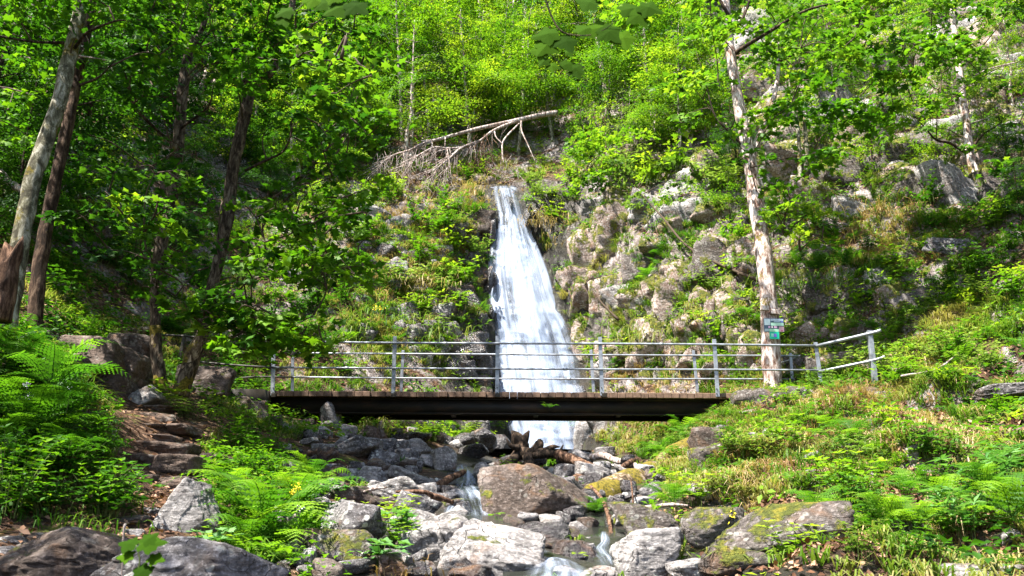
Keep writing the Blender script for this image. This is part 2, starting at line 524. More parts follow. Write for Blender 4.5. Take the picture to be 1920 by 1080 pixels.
xs = np.concatenate([np.arange(-30, -14, 0.5), np.arange(-14, 14, 0.13), np.arange(14, 30.1, 0.5)])
ys = np.concatenate([np.arange(-6, 5, 0.5), np.arange(5, 33, 0.12), np.arange(33, 62.1, 0.45)])
GX, GY = np.meshgrid(xs, ys)
GZ = hgt(GX, GY)
P = np.stack([GX.ravel(), GY.ravel(), GZ.ravel()], 1)
gy, gx = np.gradient(GZ, ys, xs)
NRM = np.stack([-gx.ravel(), -gy.ravel(), np.ones(P.shape[0])], 1)
NRM /= np.linalg.norm(NRM, axis=1)[:, None]
steep = np.clip((0.80 - NRM[:, 2]) / 0.35, 0, 1)
ppx, ppy = proj(P)

def band(v, a, b, s):
    return np.clip((v - a) / s, 0, 1) * np.clip((b - v) / s, 0, 1)
calm = np.maximum(band(ppx, 190, 420, 25) * band(ppy, 735, 950, 20) * (P[:, 1] < 17), band(P[:, 1], -6, 9, 1.5) * 0.6)
calm = np.maximum(calm, band(ppx, 380, 1700, 40) * band(P[:, 1], 17.6, 20.4, 0.8) * (np.abs(P[:, 2] - 2.9) < 1.2))
big = fbm(P * 0.45, 3, 4)
mid = fbm(P * np.array([1.3, 1.3, 2.2]), 9, 4)
rid = 1 - np.abs(fbm(P * np.array([0.9, 0.9, 1.6]) + 5, 21, 4)) * 2.4
lump = fbm(P * np.array([0.8, 0.8, 0.8]) + 40, 55, 3)
rbank = np.clip((ppx - 1230) / 150, 0, 1) * np.clip((ppy - 420) / 100, 0, 1) * (P[:, 1] > 6)
lump = lump + 0.45 * fbm(P * 2.0 + 90, 57, 3)
rbank = rbank * np.clip((17.2 - P[:, 1]) / 1.5, 0, 1) + 0.5 * np.clip((ppx - 1460) / 100, 0, 1) * (P[:, 1] > 17) * (ppy > 350)
disp = 0.8 * lump * rbank + (0.42 * big + 0.16 * mid) * (0.35 + 0.9 * steep) + 0.35 * rid * steep
P = P + NRM * (disp * (1 - 0.85 * calm))[:, None]
# keep the rock behind the falling water back from it
nx, ny_ = len(xs), len(ys)
i = np.arange((nx - 1) * (ny_ - 1))
r, c = i // (nx - 1), i % (nx - 1)
a = r * nx + c
Tq = np.stack([a, a + 1, a + nx + 1, a + nx], 1)
TERR_V, TERR_Q = P, Tq

g = G('forest_ground')
tc = g.add("ShaderNodeTexCoord")
v = tc.outputs["Object"]
geo = g.add("ShaderNodeNewGeometry")
sep = g.add("ShaderNodeSeparateXYZ")
g.l.new(geo.outputs["Normal"], sep.inputs[0])
n1 = g.noise(v, 0.8, 8, 0.65)
n2 = g.noise(v, 7.0, 8, 0.7)
vo = g.voro(v, 16.0, 'F1', "Color")
bw = g.add("ShaderNodeRGBToBW")
g.l.new(vo, bw.inputs[0])
soil = g.ramp(bw.outputs[0], [(0.2, (0.035, 0.017, 0.009)), (0.5, (0.10, 0.05, 0.026)), (0.72, (0.20, 0.11, 0.06)), (0.85, (0.34, 0.22, 0.14))])
soil = g.mix(g.mapr(n2, 0.4, 0.65), soil, (0.04, 0.02, 0.011))
rk = g.ramp(g.noise(v, 2.2, 8, 0.7), [(0.32, (0.12, 0.09, 0.08)), (0.5, (0.34, 0.29, 0.28)), (0.64, (0.62, 0.56, 0.55))])
rk = g.mix(g.mapr(g.noise(v, 12.0, 8, 0.75), 0.42, 0.62, 0.7, 0), rk, (0.08, 0.055, 0.04))
ck = g.voro(v, 2.4, 'DISTANCE_TO_EDGE')
rk = g.mix(g.mapr(ck, 0, 0.05, 0.8, 0), rk, (0.03, 0.02, 0.015))
ms = g.ramp(g.noise(v, 10, 6, 0.7), [(0.3, (0.035, 0.05, 0.008)), (0.5, (0.09, 0.115, 0.012)), (0.7, (0.20, 0.21, 0.02))])
rm = g.mapr(g.math('ADD', sep.outputs[2], g.math('MULTIPLY', g.math('SUBTRACT', n1, 0.5), 1.3)), 0.70, 0.60)
mmk = g.mapr(g.noise(v, 1.3, 8, 0.7, 0.4), 0.54, 0.62)
# the ground is always wet beside the fall and on the stream bed
sx = g.add("ShaderNodeSeparateXYZ")
g.l.new(v, sx.inputs[0])
dx = g.math('ABSOLUTE', g.math('SUBTRACT', sx.outputs[0], 0.55))
wetx = g.mapr(g.math('ADD', dx, g.math('MULTIPLY', g.math('SUBTRACT', n1, 0.5), 3.0)), 1.5, 2.6, 1, 0)
wety = g.mapr(sx.outputs[1], 29.5, 31.0, 1, 0)
wet = g.math('MULTIPLY', wetx, wety)
col = g.mix(mmk, soil, ms)
col = g.mix(rm, col, g.mix(g.mapr(g.noise(v, 2.9, 8, 0.7), 0.54, 0.60), rk, ms))
wcol = g.ramp(g.noise(v, 3.0, 8, 0.7), [(0.3, (0.012, 0.012, 0.010)), (0.55, (0.05, 0.045, 0.038)), (0.7, (0.06, 0.075, 0.018))])
col = g.mix(wet, col, wcol)
hh = g.math('ADD', g.math('MULTIPLY', n2, 0.7), g.math('MULTIPLY', g.noise(v, 28, 5, 0.75), 0.5))
hh = g.math('ADD', hh, g.math('MULTIPLY', bw.outputs[0], 0.3))
nb = g.bump(hh, 1.0, 0.10)
M['ground'] = g.done(g.bsdf(col, g.mapr(wet, 0, 1, 0.95, 0.35), 0.25, nb))

TERR = link('forest_ground', mesh_tris('forest_ground', P, Tq, M['ground'], smooth=True))
setting(TERR)
BVH = BVHTree.FromPolygons([Vector(p) for p in P], Tq.tolist())

def hit(px, py, default=20.0):
    loc, nrm, idx, d = BVH.ray_cast(Vector((0, 0, 0)), raydir(px, py))
    if loc is None:
        return W(px, py, default), Vector((0, 0, 1))
    return loc, nrm
def drop(x, y, z0=70.0):
    loc, nrm, idx, d = BVH.ray_cast(Vector((x, y, z0)), Vector((0, 0, -1)))
    if loc is None:
        return Vector((x, y, 0.0)), Vector((0, 0, 1))
    return loc, nrm

# sampling points on the ground
def terr_samples(n, weight, seed):
    """n points on the ground; weight(px, py, centre, normal) is the density asked for"""
    rng = np.random.default_rng(seed)
    A, B, C, D = (TERR_V[TERR_Q[:, k]] for k in range(4))
    cr = np.cross(B - A, D - A)
    ar = np.linalg.norm(cr, axis=1)
    N = cr / (ar[:, None] + 1e-9)
    Cn = (A + B + C + D) / 4
    px, py = proj(Cn)
    dist = np.maximum(Cn[:, 1], 3)
    w = ar * weight(px, py, Cn, N) / dist ** 1.1
    w *= (Cn[:, 1] > 4) * (px > -260) * (px < 2180) * (py > -260) * (py < 1160)
    w = w / w.sum()
    f = rng.choice(len(w), n, p=w)
    u, v_ = rng.random((2, n))
    Pt = A[f] * ((1 - u) * (1 - v_))[:, None] + B[f] * (u * (1 - v_))[:, None] + C[f] * (u * v_)[:, None] + D[f] * ((1 - u) * v_)[:, None]
    return Pt, N[f]

# ------------------------------------------------------------------ falling and running water
def water_mat(name, sx, sy, lo, hi, edge=0.12, rough=0.35, body=0.0, base=(0.60, 0.70, 0.89)):
    g = G(name)
    uv = g.add("ShaderNodeUVMap")
    m1 = g.scale(uv.outputs[0], sx, sy, 1)
    m2 = g.scale(uv.outputs[0], sx * 3.5, sy * 0.8, 1)
    m3 = g.scale(uv.outputs[0], sx * 0.35, sy * 1.6, 1)
    n1 = g.noise(m1, 1.0, 5, 0.6, 0.35)
    n2 = g.noise(m2, 1.0, 4, 0.6, 0.2)
    n3 = g.noise(m3, 1.0, 4, 0.55, 0.5)
    f = g.math('ADD', g.math('MULTIPLY', n1, 0.5), g.math('ADD', g.math('MULTIPLY', n2, 0.12), g.math('MULTIPLY', n3, 0.3)))
    at = g.add("ShaderNodeAttribute", attribute_name="tint")
    al = g.mapr(f, lo, hi, 0.02, 1.0)
    al = g.math('ADD', al, body, clamp=True)
    al = g.math('MULTIPLY', al, at.outputs["Fac"], clamp=True)
    nb = g.bump(f, 0.6, 0.12)
    a = g.bsdf(base, rough, 0.3, nb)
    tr = g.add("ShaderNodeBsdfTranslucent")
    tr.inputs[0].default_value = (*base, 1)
    s = g.mixs(0.35, a, tr.outputs[0])
    t = g.add("ShaderNodeBsdfTransparent")
    return g.done(g.mixs(al, t.outputs[0], s))
M['fall_a'] = water_mat('falling_water', 10, 0.6, 0.35, 0.60)
M['fall_b'] = water_mat('falling_water_veil', 11, 0.6, 0.40, 0.68)
M['run'] = water_mat('running_water', 5, 0.7, 0.38, 0.58, body=0.0)

FALL_PY = np.array([346, 352, 380, 400, 450, 500, 550, 600, 650, 700, 740, 780, 850, 862], float)
FALL_L = np.array([920, 918, 922, 927, 922, 915, 914, 916, 919, 924, 930, 944, 965, 968], float)
FALL_R = np.array([966, 970, 980, 985, 1004, 1024, 1042, 1063, 1083, 1095, 1102, 1110, 1120, 1121], float)
def fall_Y(py):
    return np.interp(py, [346, 352, 475, 600, 725, 850, 862], [31.0, 29.5, 28.35, 27.45, 26.55, 25.75, 25.6])
def fall_sheet(name, mat, u0, u1, py0, py1, fwd, seed, nu=60, nv=160, edge=0.08, amp=0.14, topfade=0.0):
    us = np.linspace(0, 1, nu); vs = np.linspace(0, 1, nv)
    U, Vv = np.meshgrid(us, vs)
    py = py0 + (py1 - py0) * Vv
    L = np.interp(py, FALL_PY, FALL_L); R = np.interp(py, FALL_PY, FALL_R)
    u = u0 + (u1 - u0) * U
    wob = vnoise(np.stack([Vv.ravel() * 7, np.full(U.size, seed * 3.1), U.ravel() * 2], 1), seed).reshape(U.shape) * 4
    px = L + (R - L) * u + wob * (0.3 + Vv)
    Y = fall_Y(py) - fwd - 0.35 * np.sin(np.pi * np.clip(u, 0, 1))
    k1 = fbm(np.stack([u.ravel() * 9, Vv.ravel() * 2.2, np.full(U.size, seed)], 1), seed, 3).reshape(U.shape)
    k2 = fbm(np.stack([u.ravel() * 2.6, Vv.ravel() * 6.5, np.full(U.size, seed + 9)], 1), seed + 5, 3).reshape(U.shape)
    Y = Y - amp * k1 - 0.30 * k2
    X = np.zeros(U.shape); Z = np.zeros(U.shape)
    a = (px - 960) / FPX; b = (540 - py) / FPX
    dy = CP - b * SP; dz = SP + b * CP
    t = Y / dy
    Vx = np.stack([(a * t).ravel(), Y.ravel(), (dz * t).ravel()], 1)
    e = np.clip(np.minimum(U, 1 - U) / edge, 0, 1)
    en = fbm(np.stack([U.ravel() * 4, Vv.ravel() * 9, np.full(U.size, seed)], 1), seed + 2, 3).reshape(U.shape)
    e = np.clip(e * (1 + en * 0.8), 0, 1)
    if topfade:
        dome = 0.10 * (2 * U - 1) ** 2 + 0.05 * vnoise(np.stack([U.ravel() * 6, U.ravel() * 0 + seed, U.ravel() * 0], 1), seed).reshape(U.shape)
        e = e * np.clip((Vv - dome) / topfade, 0, 1)
    e = e * np.clip((1 - Vv) / 0.04, 0, 1)
    idx = np.arange((nu - 1) * (nv - 1)); r = idx // (nu - 1); c = idx % (nu - 1)
    a0 = r * nu + c
    Q = np.stack([a0, a0 + nu, a0 + nu + 1, a0 + 1], 1)
    return mesh_tris(name, Vx, Q, mat, tint=e.ravel(), uv=np.stack([(u * 1.0).ravel() + seed * 0.37, (Vv * (py1 - py0) / 120.0).ravel() + seed], 1), smooth=True)
FALL = setting(empty('waterfall', W(1010, 850, 25.8)))
FALL['label'] = 'white veil waterfall dropping down the dark rock behind the footbridge'
def fchild(name, me):
    o = link(name, me, FALL)
    o.matrix_parent_inverse = Matrix.Translation(FALL.location).inverted()
    return o
fchild('water_sheet', fall_sheet('water_sheet', M['fall_a'], 0.0, 1.0, 346, 862, 0.0, 1, 90, 220, 0.05))
fchild('water_veil', fall_sheet('water_veil', M['fall_b'], 0.10, 0.96, 346, 862, 0.28, 2, 80, 200, 0.12))
for k_, (u0, u1, p0, p1, fw_) in enumerate([(0.22, 0.62, 455, 640, 0.42), (0.0, 0.22, 500, 780, 0.15), (0.50, 0.80, 430, 560, 0.35), (0.30, 0.72, 535, 800, 0.62), (0.62, 0.98, 560, 760, 0.38), (0.08, 0.40, 610, 862, 0.50), (0.42, 0.86, 665, 862, 0.72), (0.74, 1.0, 740, 862, 0.45), (0.25, 0.60, 760, 862, 0.80)]):
    fchild('water_veil', fall_sheet('water_veil', M['fall_b'], u0, u1, p0, p1, fw_, 11 + k_, 40, 110, 0.28, topfade=0.10))

def stream(pts, name='stream', rise=0.02, seed=0, nu=26, nv=60, mat=None):
    """pts: (px, py, Y, half width in px)"""
    n = len(pts)
    T = np.linspace(0, n - 1, nv)
    A = np.array(pts, float)
    A[:, 2] -= 0.75
    A = np.stack([np.interp(T, np.arange(n), A[:, k]) for k in range(4)], 1)
    # soften the corners
    for _ in range(3):
        A[1:-1] = (A[:-2] + 2 * A[1:-1] + A[2:]) / 4
    us = np.linspace(-1, 1, nu)
    V = []; UVs = []; tint = []
    run = 0
    prev = None
    for j in range(nv):
        c = W(A[j, 0], A[j, 1], A[j, 2])
        if prev is not None:
            run += (c - prev).length
        prev = c
        hw = A[j, 3] * A[j, 2] / FPX
        for u in us:
            V.append((c.x + u * hw, c.y + 0.10 * u * u, c.z - 0.07 * u * u + rise))
            UVs.append((u * 0.5 + 0.5 + seed, run * 0.9 + seed))
            tint.append(max(0, (1 - abs(u))) ** 1.1 * min(1, j / 10, (nv - 1 - j) / 16) * (0.55 + 0.75 * math.sin(u * 8 + seed * 2 + 0.03 * j) ** 2))
    V = np.array(V)
    V[:, 2] += 0.03 * fbm(V * np.array([5, 3, 3]), seed, 3)
    i = np.arange((nu - 1) * (nv - 1)); r = i // (nu - 1); c = i % (nu - 1)
    a0 = r * nu + c
    Q = np.stack([a0, a0 + 1, a0 + nu + 1, a0 + nu], 1)
    o = link(name, mesh_tris(name, V, Q, mat or M['run'], tint=tint, uv=UVs, smooth=True))
    return setting(o)
# pool below the fall: a dark sheet of shallow water
g = G('pool_water')
v = g.obj_coord(False)
M['pool'] = g.done(g.bsdf((0.02, 0.022, 0.018), 0.08, 0.5, g.bump(g.noise(v, 6, 4, 0.6), 0.3, 0.03)))
pc = W(1010, 858, 25.0)
ang = np.linspace(0, 2 * math.pi, 40, endpoint=False)
V = np.stack([pc.x - 0.4 + np.cos(ang) * (2.6 + 0.3 * np.sin(3 * ang)), pc.y - 0.6 + np.sin(ang) * 1.7, np.full(40, pc.z + 0.05)], 1)
V = np.concatenate([V, [[pc.x - 0.4, pc.y - 0.6, pc.z + 0.05]]])
T = np.stack([np.arange(40), (np.arange(40) + 1) % 40, np.full(40, 40)], 1)
setting(link('plunge_pool', mesh_tris('plunge_pool', V, T, M['pool'])))

# the brook itself: dark shallow water lying between the boulders
def brook(pts, seed):
    nv, nu = 70, 12
    A = np.array(pts, float); n = len(A); T_ = np.linspace(0, n - 1, nv)
    A = np.stack([np.interp(T_, np.arange(n), A[:, k]) for k in range(3)], 1)
    V = []
    for j in range(nv):
        base = W(A[j, 0], A[j, 1], 14.0)
        loc, nr = hit(A[j, 0], A[j, 1])
        zc = min(drop(loc.x + q, loc.y)[0].z for q in (-0.25, 0, 0.25)) + 0.07
        hw = A[j, 2]
        for u in np.linspace(-1, 1, nu):
            V.append((loc.x + u * hw, loc.y, zc))
    V = np.array(V)
    Z = V[:, 2].reshape(nv, nu)
    for _ in range(4):
        Z[1:-1] = (Z[:-2] + Z[1:-1] + Z[2:]) / 3
    V[:, 2] = Z.ravel()
    i = np.arange((nu - 1) * (nv - 1)); r = i // (nu - 1); c = i % (nu - 1); a0 = r * nu + c
    Q = np.stack([a0, a0 + 1, a0 + nu + 1, a0 + nu], 1)
    setting(link('brook_water', mesh_tris('brook_water', V, Q, M['pool'], smooth=True)))
brook([(930, 868, 0.6), (880, 880, 0.4), (872, 905, 0.35), (895, 930, 0.4), (908, 965, 0.35), (905, 1005, 0.35), (950, 1050, 0.5), (1040, 1072, 0.5), (1060, 1150, 0.6), (1070, 1300, 0.7)], 1)
brook([(1100, 935, 0.3), (1125, 985, 0.3), (1135, 1015, 0.3), (1140, 1050, 0.35), (1100, 1074, 0.5), (1080, 1200, 0.5)], 2)
# ------------------------------------------------------------------ rocks
_ICO = {}
def ico(sub):
    if sub not in _ICO:
        bm = bmesh.new()
        bmesh.ops.create_icosphere(bm, subdivisions=sub, radius=1.0)
        bm.verts.ensure_lookup_table()
        V = np.array([v.co[:] for v in bm.verts]); T = np.array([[v.index for v in f.verts] for f in bm.faces])
        bm.free()
        _ICO[sub] = (V / np.linalg.norm(V, axis=1)[:, None], T)
    return _ICO[sub]

def rock_shape(seed, sub=5, planes=11, p=24, rough=0.06, box=0.0, extra=None, cells=18, cellamp=0.05):
    """faceted boulder: soft intersection of half spaces, then broken relief"""
    rng = np.random.default_rng(seed)
    D, T = ico(sub)
    N = rng.normal(size=(planes, 3)); N /= np.linalg.norm(N, axis=1)[:, None]
    d = rng.uniform(0.62, 1.0, planes)
    ax = np.array([[1, 0, 0], [-1, 0, 0], [0, 1, 0], [0, -1, 0], [0, 0, 1], [0, 0, -1]], float)
    ax = ax + rng.normal(size=(6, 3)) * 0.16; ax /= np.linalg.norm(ax, axis=1)[:, None]
    N = np.concatenate([N, ax]); d = np.concatenate([d * (1 + box * 0.6), np.full(6, 0.86 + 0.1 * rng.random())])
    if extra is not None:
        for (nx, ny, nz, dd) in extra:
            q = np.array([[nx, ny, nz]], float); q /= np.linalg.norm(q)
            N = np.concatenate([N, q]); d = np.append(d, dd)
    c = np.maximum(D @ N.T, 0) / d[None, :]
    r = (c ** p).sum(1) ** (-1 / p)
    # the block is broken along joints: neighbouring plates sit proud of or behind each other
    S = rng.normal(size=(cells, 3)); S /= np.linalg.norm(S, axis=1)[:, None]
    wob = D + 0.18 * np.stack([fbm(D * 3 + q * 9 + seed, seed + q, 3) for q in range(3)], 1)
    cell = (wob @ S.T).argmax(1)
    r = r * (1 + cellamp * rng.uniform(-1, 1, cells)[cell])
    V = D * r[:, None]
    n1 = fbm(V * 2.2 + seed * 3.7, seed, 4)
    n2 = 1 - np.abs(fbm(V * np.array([2.5, 2.5, 6.0]) + seed, seed + 5, 4)) * 2
    n3 = fbm(V * 9, seed + 2, 3)
    V = V + D * (rough * (1.1 * n1 - 0.75 * np.clip(n2, 0.4, 1) + 0.35 * n3))[:, None]
    return V, T

def rock_mesh(seed, size, sub=5, mat='rock', rot=(0, 0, 0), name='boulder', **kw):
    V, T = rock_shape(seed, sub, **kw)
    V = V * (np.array(size) / 2)
    R = np.array(Euler(rot).to_matrix())
    V = V @ R.T
    return mesh_tris(name, V, T, M[mat], smooth=True)

_rs = [100]
def boulder(px, py, w, h, Y, mat, look, full=None, tilt=0.0, depth=None, sub=5, name='boulder', cat='boulder', group=None, seed=None, **kw):
    """a boulder whose visible body is w x h photo pixels round (px, py), standing at distance Y"""
    _rs[0] += 1
    s = seed or _rs[0]
    c = W(px, py, Y)
    k = c.length / FPX
    sx, sz = w * k * 1.08, h * k * 1.12
    sy = depth or max(sx, sz) * 0.8
    o = link(name, rock_mesh(s, (sx, sy, sz), sub, mat, (0, tilt, random.uniform(-0.25, 0.25)), name, **kw))
    o.location = c
    return reg(o, look, cat, group, at=c, full=full)

# the big ones, from the front backwards
boulder(118, 1062, 235, 125, 6.3, 'rock_brown', '', 'brown ridged boulder beside the path at the lower left corner', tilt=0.12, sub=6, seed=201, extra=[(-0.6, -0.5, 0.6, 0.62)])
boulder(352, 1084, 330, 128, 5.6, 'rock', '', 'long flat grey slab at the bottom edge under the seedling', sub=6, seed=202, rough=0.035, tilt=0.05)
boulder(344, 968, 132, 165, 8.9, 'rock_light', '', 'pointed grey boulder with pale lichen at the foot of the stone steps', sub=6, seed=203, extra=[(-1.0, -0.2, 0.75, 0.50), (0.9, -0.3, 0.75, 0.56), (0, -1, 0.25, 0.6)], depth=0.6)
boulder(36, 1048, 60, 40, 7.0, 'rock_brown', '', 'small brown stone on the path left of the ridged boulder')
boulder(1005, 950, 195, 150, 12.2, 'rock_brown', '', 'huge brown boulder in midstream below the log jam', sub=6, seed=231, extra=[(0.55, -1, -0.25, 0.55), (-0.35, -1, 0.55, 0.55), (0.85, -0.5, 0.9, 0.62), (0.2, -0.9, -0.7, 0.6)], rough=0.045, cells=10, cellamp=0.06)
boulder(935, 1046, 215, 125, 9.2, 'rock_light', '', 'big pale cracked boulder in front of the brown midstream boulder', sub=6, seed=232, tilt=0.16, extra=[(0.2, -0.5, 0.85, 0.50)])
boulder(838, 1022, 150, 110, 9.6, 'rock_light', '', 'pale grey boulder leaning against the left of the big cracked boulder', sub=6, seed=233, tilt=0.45)
boulder(660, 985, 118, 85, 9.3, 'rock', '', 'grey boulder with yellow lichen above the blue green herbs', sub=5, seed=234)
boulder(645, 1040, 130, 90, 9.0, 'rock_moss', '', 'mossy brown block under the grey lichen boulder', sub=5, seed=235)
boulder(1208, 1052, 112, 100, 8.6, 'rock_light', '', 'pale blocky boulder with a mossy right side at the bottom right of the stream', sub=6, seed=236, box=0.5)
boulder(1442, 1018, 235, 120, 8.6, 'rock_moss', '', 'long dark moss covered boulder on the lower right bank', sub=6, seed=237, tilt=-0.12)
boulder(1605, 1040, 85, 100, 8.1, 'rock_moss', '', 'dark upright stone right of the long mossy boulder', sub=5, seed=238)
boulder(1822, 1082, 200, 42, 7.2, 'rock_light', '', 'pale flat slab at the lower right corner', sub=5, seed=239)
boulder(1222, 988, 115, 85, 10.6, 'rock_moss', '', 'brown boulder with bright moss beside the right hand trickle', sub=5, seed=240)
boulder(1335, 985, 110, 80, 9.6, 'rock_moss', '', 'grassy brown hummock stone left above the long mossy boulder', sub=5, seed=241)
boulder(1085, 1047, 100, 62, 9.9, 'rock_wet', '', 'wet rounded brown stone between the pale boulders', sub=5, seed=242, p=7)
boulder(1000, 1012, 130, 70, 10.8, 'rock_wet', '', 'dark wet boulder under the brown midstream boulder', sub=5, seed=243, p=8)
boulder(1300, 1068, 75, 42, 8.2, 'rock_light', '', 'bluish white stone at the bottom edge before the long mossy boulder', sub=5, seed=244)
boulder(1122, 1076, 70, 28, 8.3, 'rock_light', '', 'small white stone at the bottom edge beside the stream outlet')
boulder(1060, 1074, 50, 26, 8.4, 'rock', '', 'small grey stone at the bottom edge of the stream outlet')
boulder(1380, 1050, 110, 50, 8.0, 'rock_moss', '', 'low dark stone under the left end of the long mossy boulder')
boulder(1250, 1012, 60, 40, 9.2, 'rock_brown', '', 'brown stone between the blocky boulder and the mossy bank')

# the rubble field left of the stream: px, py, w, h, Y, material
fld = [(545, 768, 64, 34, 19.5, 'rock'), (590, 776, 44, 34, 19.2, 'rock'), (622, 798, 44, 66, 18.8, 'rock_light'), (566, 806, 44, 34, 18.2, 'rock_brown'), (606, 818, 36, 32, 17.6, 'rock_light'),
       (574, 845, 62, 62, 16.6, 'rock_brown'), (652, 852, 125, 52, 16.4, 'rock'), (640, 886, 66, 34, 15.2, 'rock_light'), (716, 846, 60, 44, 17.6, 'rock'), (748, 852, 50, 38, 17.2, 'rock'),
       (722, 870, 66, 44, 16.2, 'rock'), (776, 848, 70, 34, 17.6, 'rock_light'), (834, 862, 50, 58, 16.6, 'rock_light'), (780, 873, 32, 26, 16.0, 'rock'), (800, 866, 36, 30, 16.6, 'rock_light'),
       (600, 890, 84, 34, 14.8, 'rock'), (652, 902, 60, 44, 14.3, 'rock_light'), (700, 902, 56, 42, 14.2, 'rock_light'), (772, 902, 88, 36, 14.4, 'rock'), (750, 928, 116, 58, 13.0, 'rock_light'),
       (598, 926, 64, 28, 12.6, 'rock_brown'), (655, 938, 94, 62, 12.2, 'rock_brown'), (768, 962, 74, 66, 11.2, 'rock'), (800, 990, 70, 50, 10.6, 'rock_light'), (576, 1058, 40, 46, 8.6, 'rock'), (622, 1074, 70, 42, 8.1, 'rock_brown'),
       (827, 912, 26, 24, 14.6, 'rock'), (846, 924, 40, 26, 14.0, 'rock_wet'), (905, 888, 40, 44, 15.6, 'rock_light'), (935, 905, 30, 26, 14.8, 'rock_brown'), (855, 958, 50, 40, 13.0, 'rock_moss'), (868, 978, 44, 60, 12.6, 'rock_wet'),
       (950, 918, 38, 30, 14.4, 'rock_wet'), (1060, 886, 44, 36, 16.0, 'rock'), (1085, 862, 66, 28, 19.0, 'rock'), (1112, 892, 70, 42, 15.6, 'rock_light'), (1060, 912, 40, 30, 14.4, 'rock'), (1150, 898, 50, 30, 16.2, 'rock_light'),
       (1190, 905, 60, 34, 15.6, 'rock_light'), (1222, 880, 60, 40, 17.5, 'rock_light'), (1105, 985, 40, 26, 11.4, 'rock_brown'), (1165, 940, 50, 36, 13.6, 'rock_brown'), (1100, 935, 50, 40, 13.6, 'rock_wet'), (1152, 985, 48, 40, 11.6, 'rock_wet'),
       (545, 900, 60, 40, 13.6, 'rock_brown'), (520, 860, 50, 50, 15.2, 'rock_brown'), (705, 1010, 50, 40, 9.9, 'rock'), (735, 1062, 60, 40, 8.7, 'rock_brown'), (800, 1075, 60, 40, 8.7, 'rock_wet'), (880, 1075, 80, 30, 8.7, 'rock_wet'),
       (560, 985, 50, 36, 10.4, 'rock'), (600, 965, 40, 30, 11.0, 'rock'), (700, 965, 44, 30, 11.4, 'rock'), (1000, 865, 46, 24, 18.6, 'rock_wet'), (945, 870, 44, 26, 18.4, 'rock_wet'), (885, 850, 60, 34, 20.4, 'rock_wet'),
       (860, 832, 66, 34, 21.6, 'rock_wet'), (905, 828, 60, 50, 22.6, 'rock_wet'), (780, 822, 60, 28, 20.2, 'rock_wet'), (720, 815, 70, 26, 20.0, 'rock'), (830, 805, 60, 34, 22.8, 'rock_wet'), (890, 800, 60, 44, 24.2, 'rock_wet'),
       (936, 835, 40, 40, 24.0, 'rock_wet'), (1132, 850, 40, 24, 21.5, 'rock')]
look_of = {'rock': 'grey angular boulder', 'rock_light': 'pale sunlit boulder', 'rock_brown': 'brown boulder', 'rock_moss': 'mossy boulder', 'rock_wet': 'dark wet boulder'}
rf = random.Random(12)
for k in range(165):
    if k < 115:
        px = rf.uniform(530, 880); py = rf.uniform(800, 1070)
        if px < 640 and py > 900 and rf.random() < 0.7:
            continue
    else:
        px = rf.uniform(1060, 1240); py = rf.uniform(865, 1060)
    if any(abs(px - a_) < w_ and abs(py - b_) < h_ for a_, b_, w_, h_ in ((870, 898, 24, 34), (903, 960, 34, 56), (1134, 1020, 28, 40), (835, 1020, 60, 50), (660, 985, 60, 40))):
        continue
    loc_, nr_ = hit(px, py)
    if loc_.y > 22:
        continue
    w = rf.uniform(18, 46)
    fld.append((px, py - 6, w, w * rf.uniform(0.5, 0.85), loc_.y - 0.15, rf.choice(['rock', 'rock_light', 'rock_light', 'rock', 'rock_brown', 'rock_wet' if px > 760 else 'rock', 'rock_wet'])))
for (px, py, w, h, Y, mt) in fld:
    size = 'large ' if w * Y > 1150 else ('small ' if w * Y < 620 else '')
    boulder(px, py, w, h, Y, mt, size + look_of[mt], sub=5 if w > 74 and Y < 17 else 4, tilt=random.uniform(-0.35, 0.35), group='boulders strewn over the stream bed', planes=9, p=22)
# smaller cobbles filling the bed between them
cob = [rock_mesh(900 + k, (1, 0.9, 0.66), 3, ['rock', 'rock_light', 'rock_brown', 'rock_wet'][k % 4], name='cobble') for k in range(8)]
rng = np.random.default_rng(5)
nn = 0
while nn < 230:
    px = rng.uniform(520, 1240); py = rng.uniform(840, 1078)
    if py < 860 + abs(px - 800) * 0.05 and rng.random() < 0.5:
        continue
    loc, nr = hit(px, py)
    if loc.y > 24:
        continue
    if any(abs(px - a_) < w_ and abs(py - b_) < h_ for a_, b_, w_, h_ in ((870, 898, 24, 34), (903, 960, 34, 56), (843, 965, 26, 34), (860, 1005, 24, 26), (1134, 1020, 28, 40), (1045, 1066, 66, 24), (1155, 1065, 34, 30))):
        continue
    o = link('cobble', cob[rng.integers(8)])
    s = rng.uniform(0.12, 0.36)
    o.scale = (s * rng.uniform(0.8, 1.4), s, s * rng.uniform(0.7, 1.1))
    o.rotation_euler = (rng.uniform(-0.4, 0.4), rng.uniform(-0.4, 0.4), rng.uniform(0, 6.28))
    o.location = loc + Vector((0, 0, s * 0.15))
    tone = {'grey_rock': 'grey', 'light_rock': 'pale', 'brown_rock': 'brown', 'wet_rock': 'dark wet'}[o.data.materials[0].name]
    reg(o, tone + ' cobble', 'stone', 'cobbles between the boulders of the stream')
    nn += 1

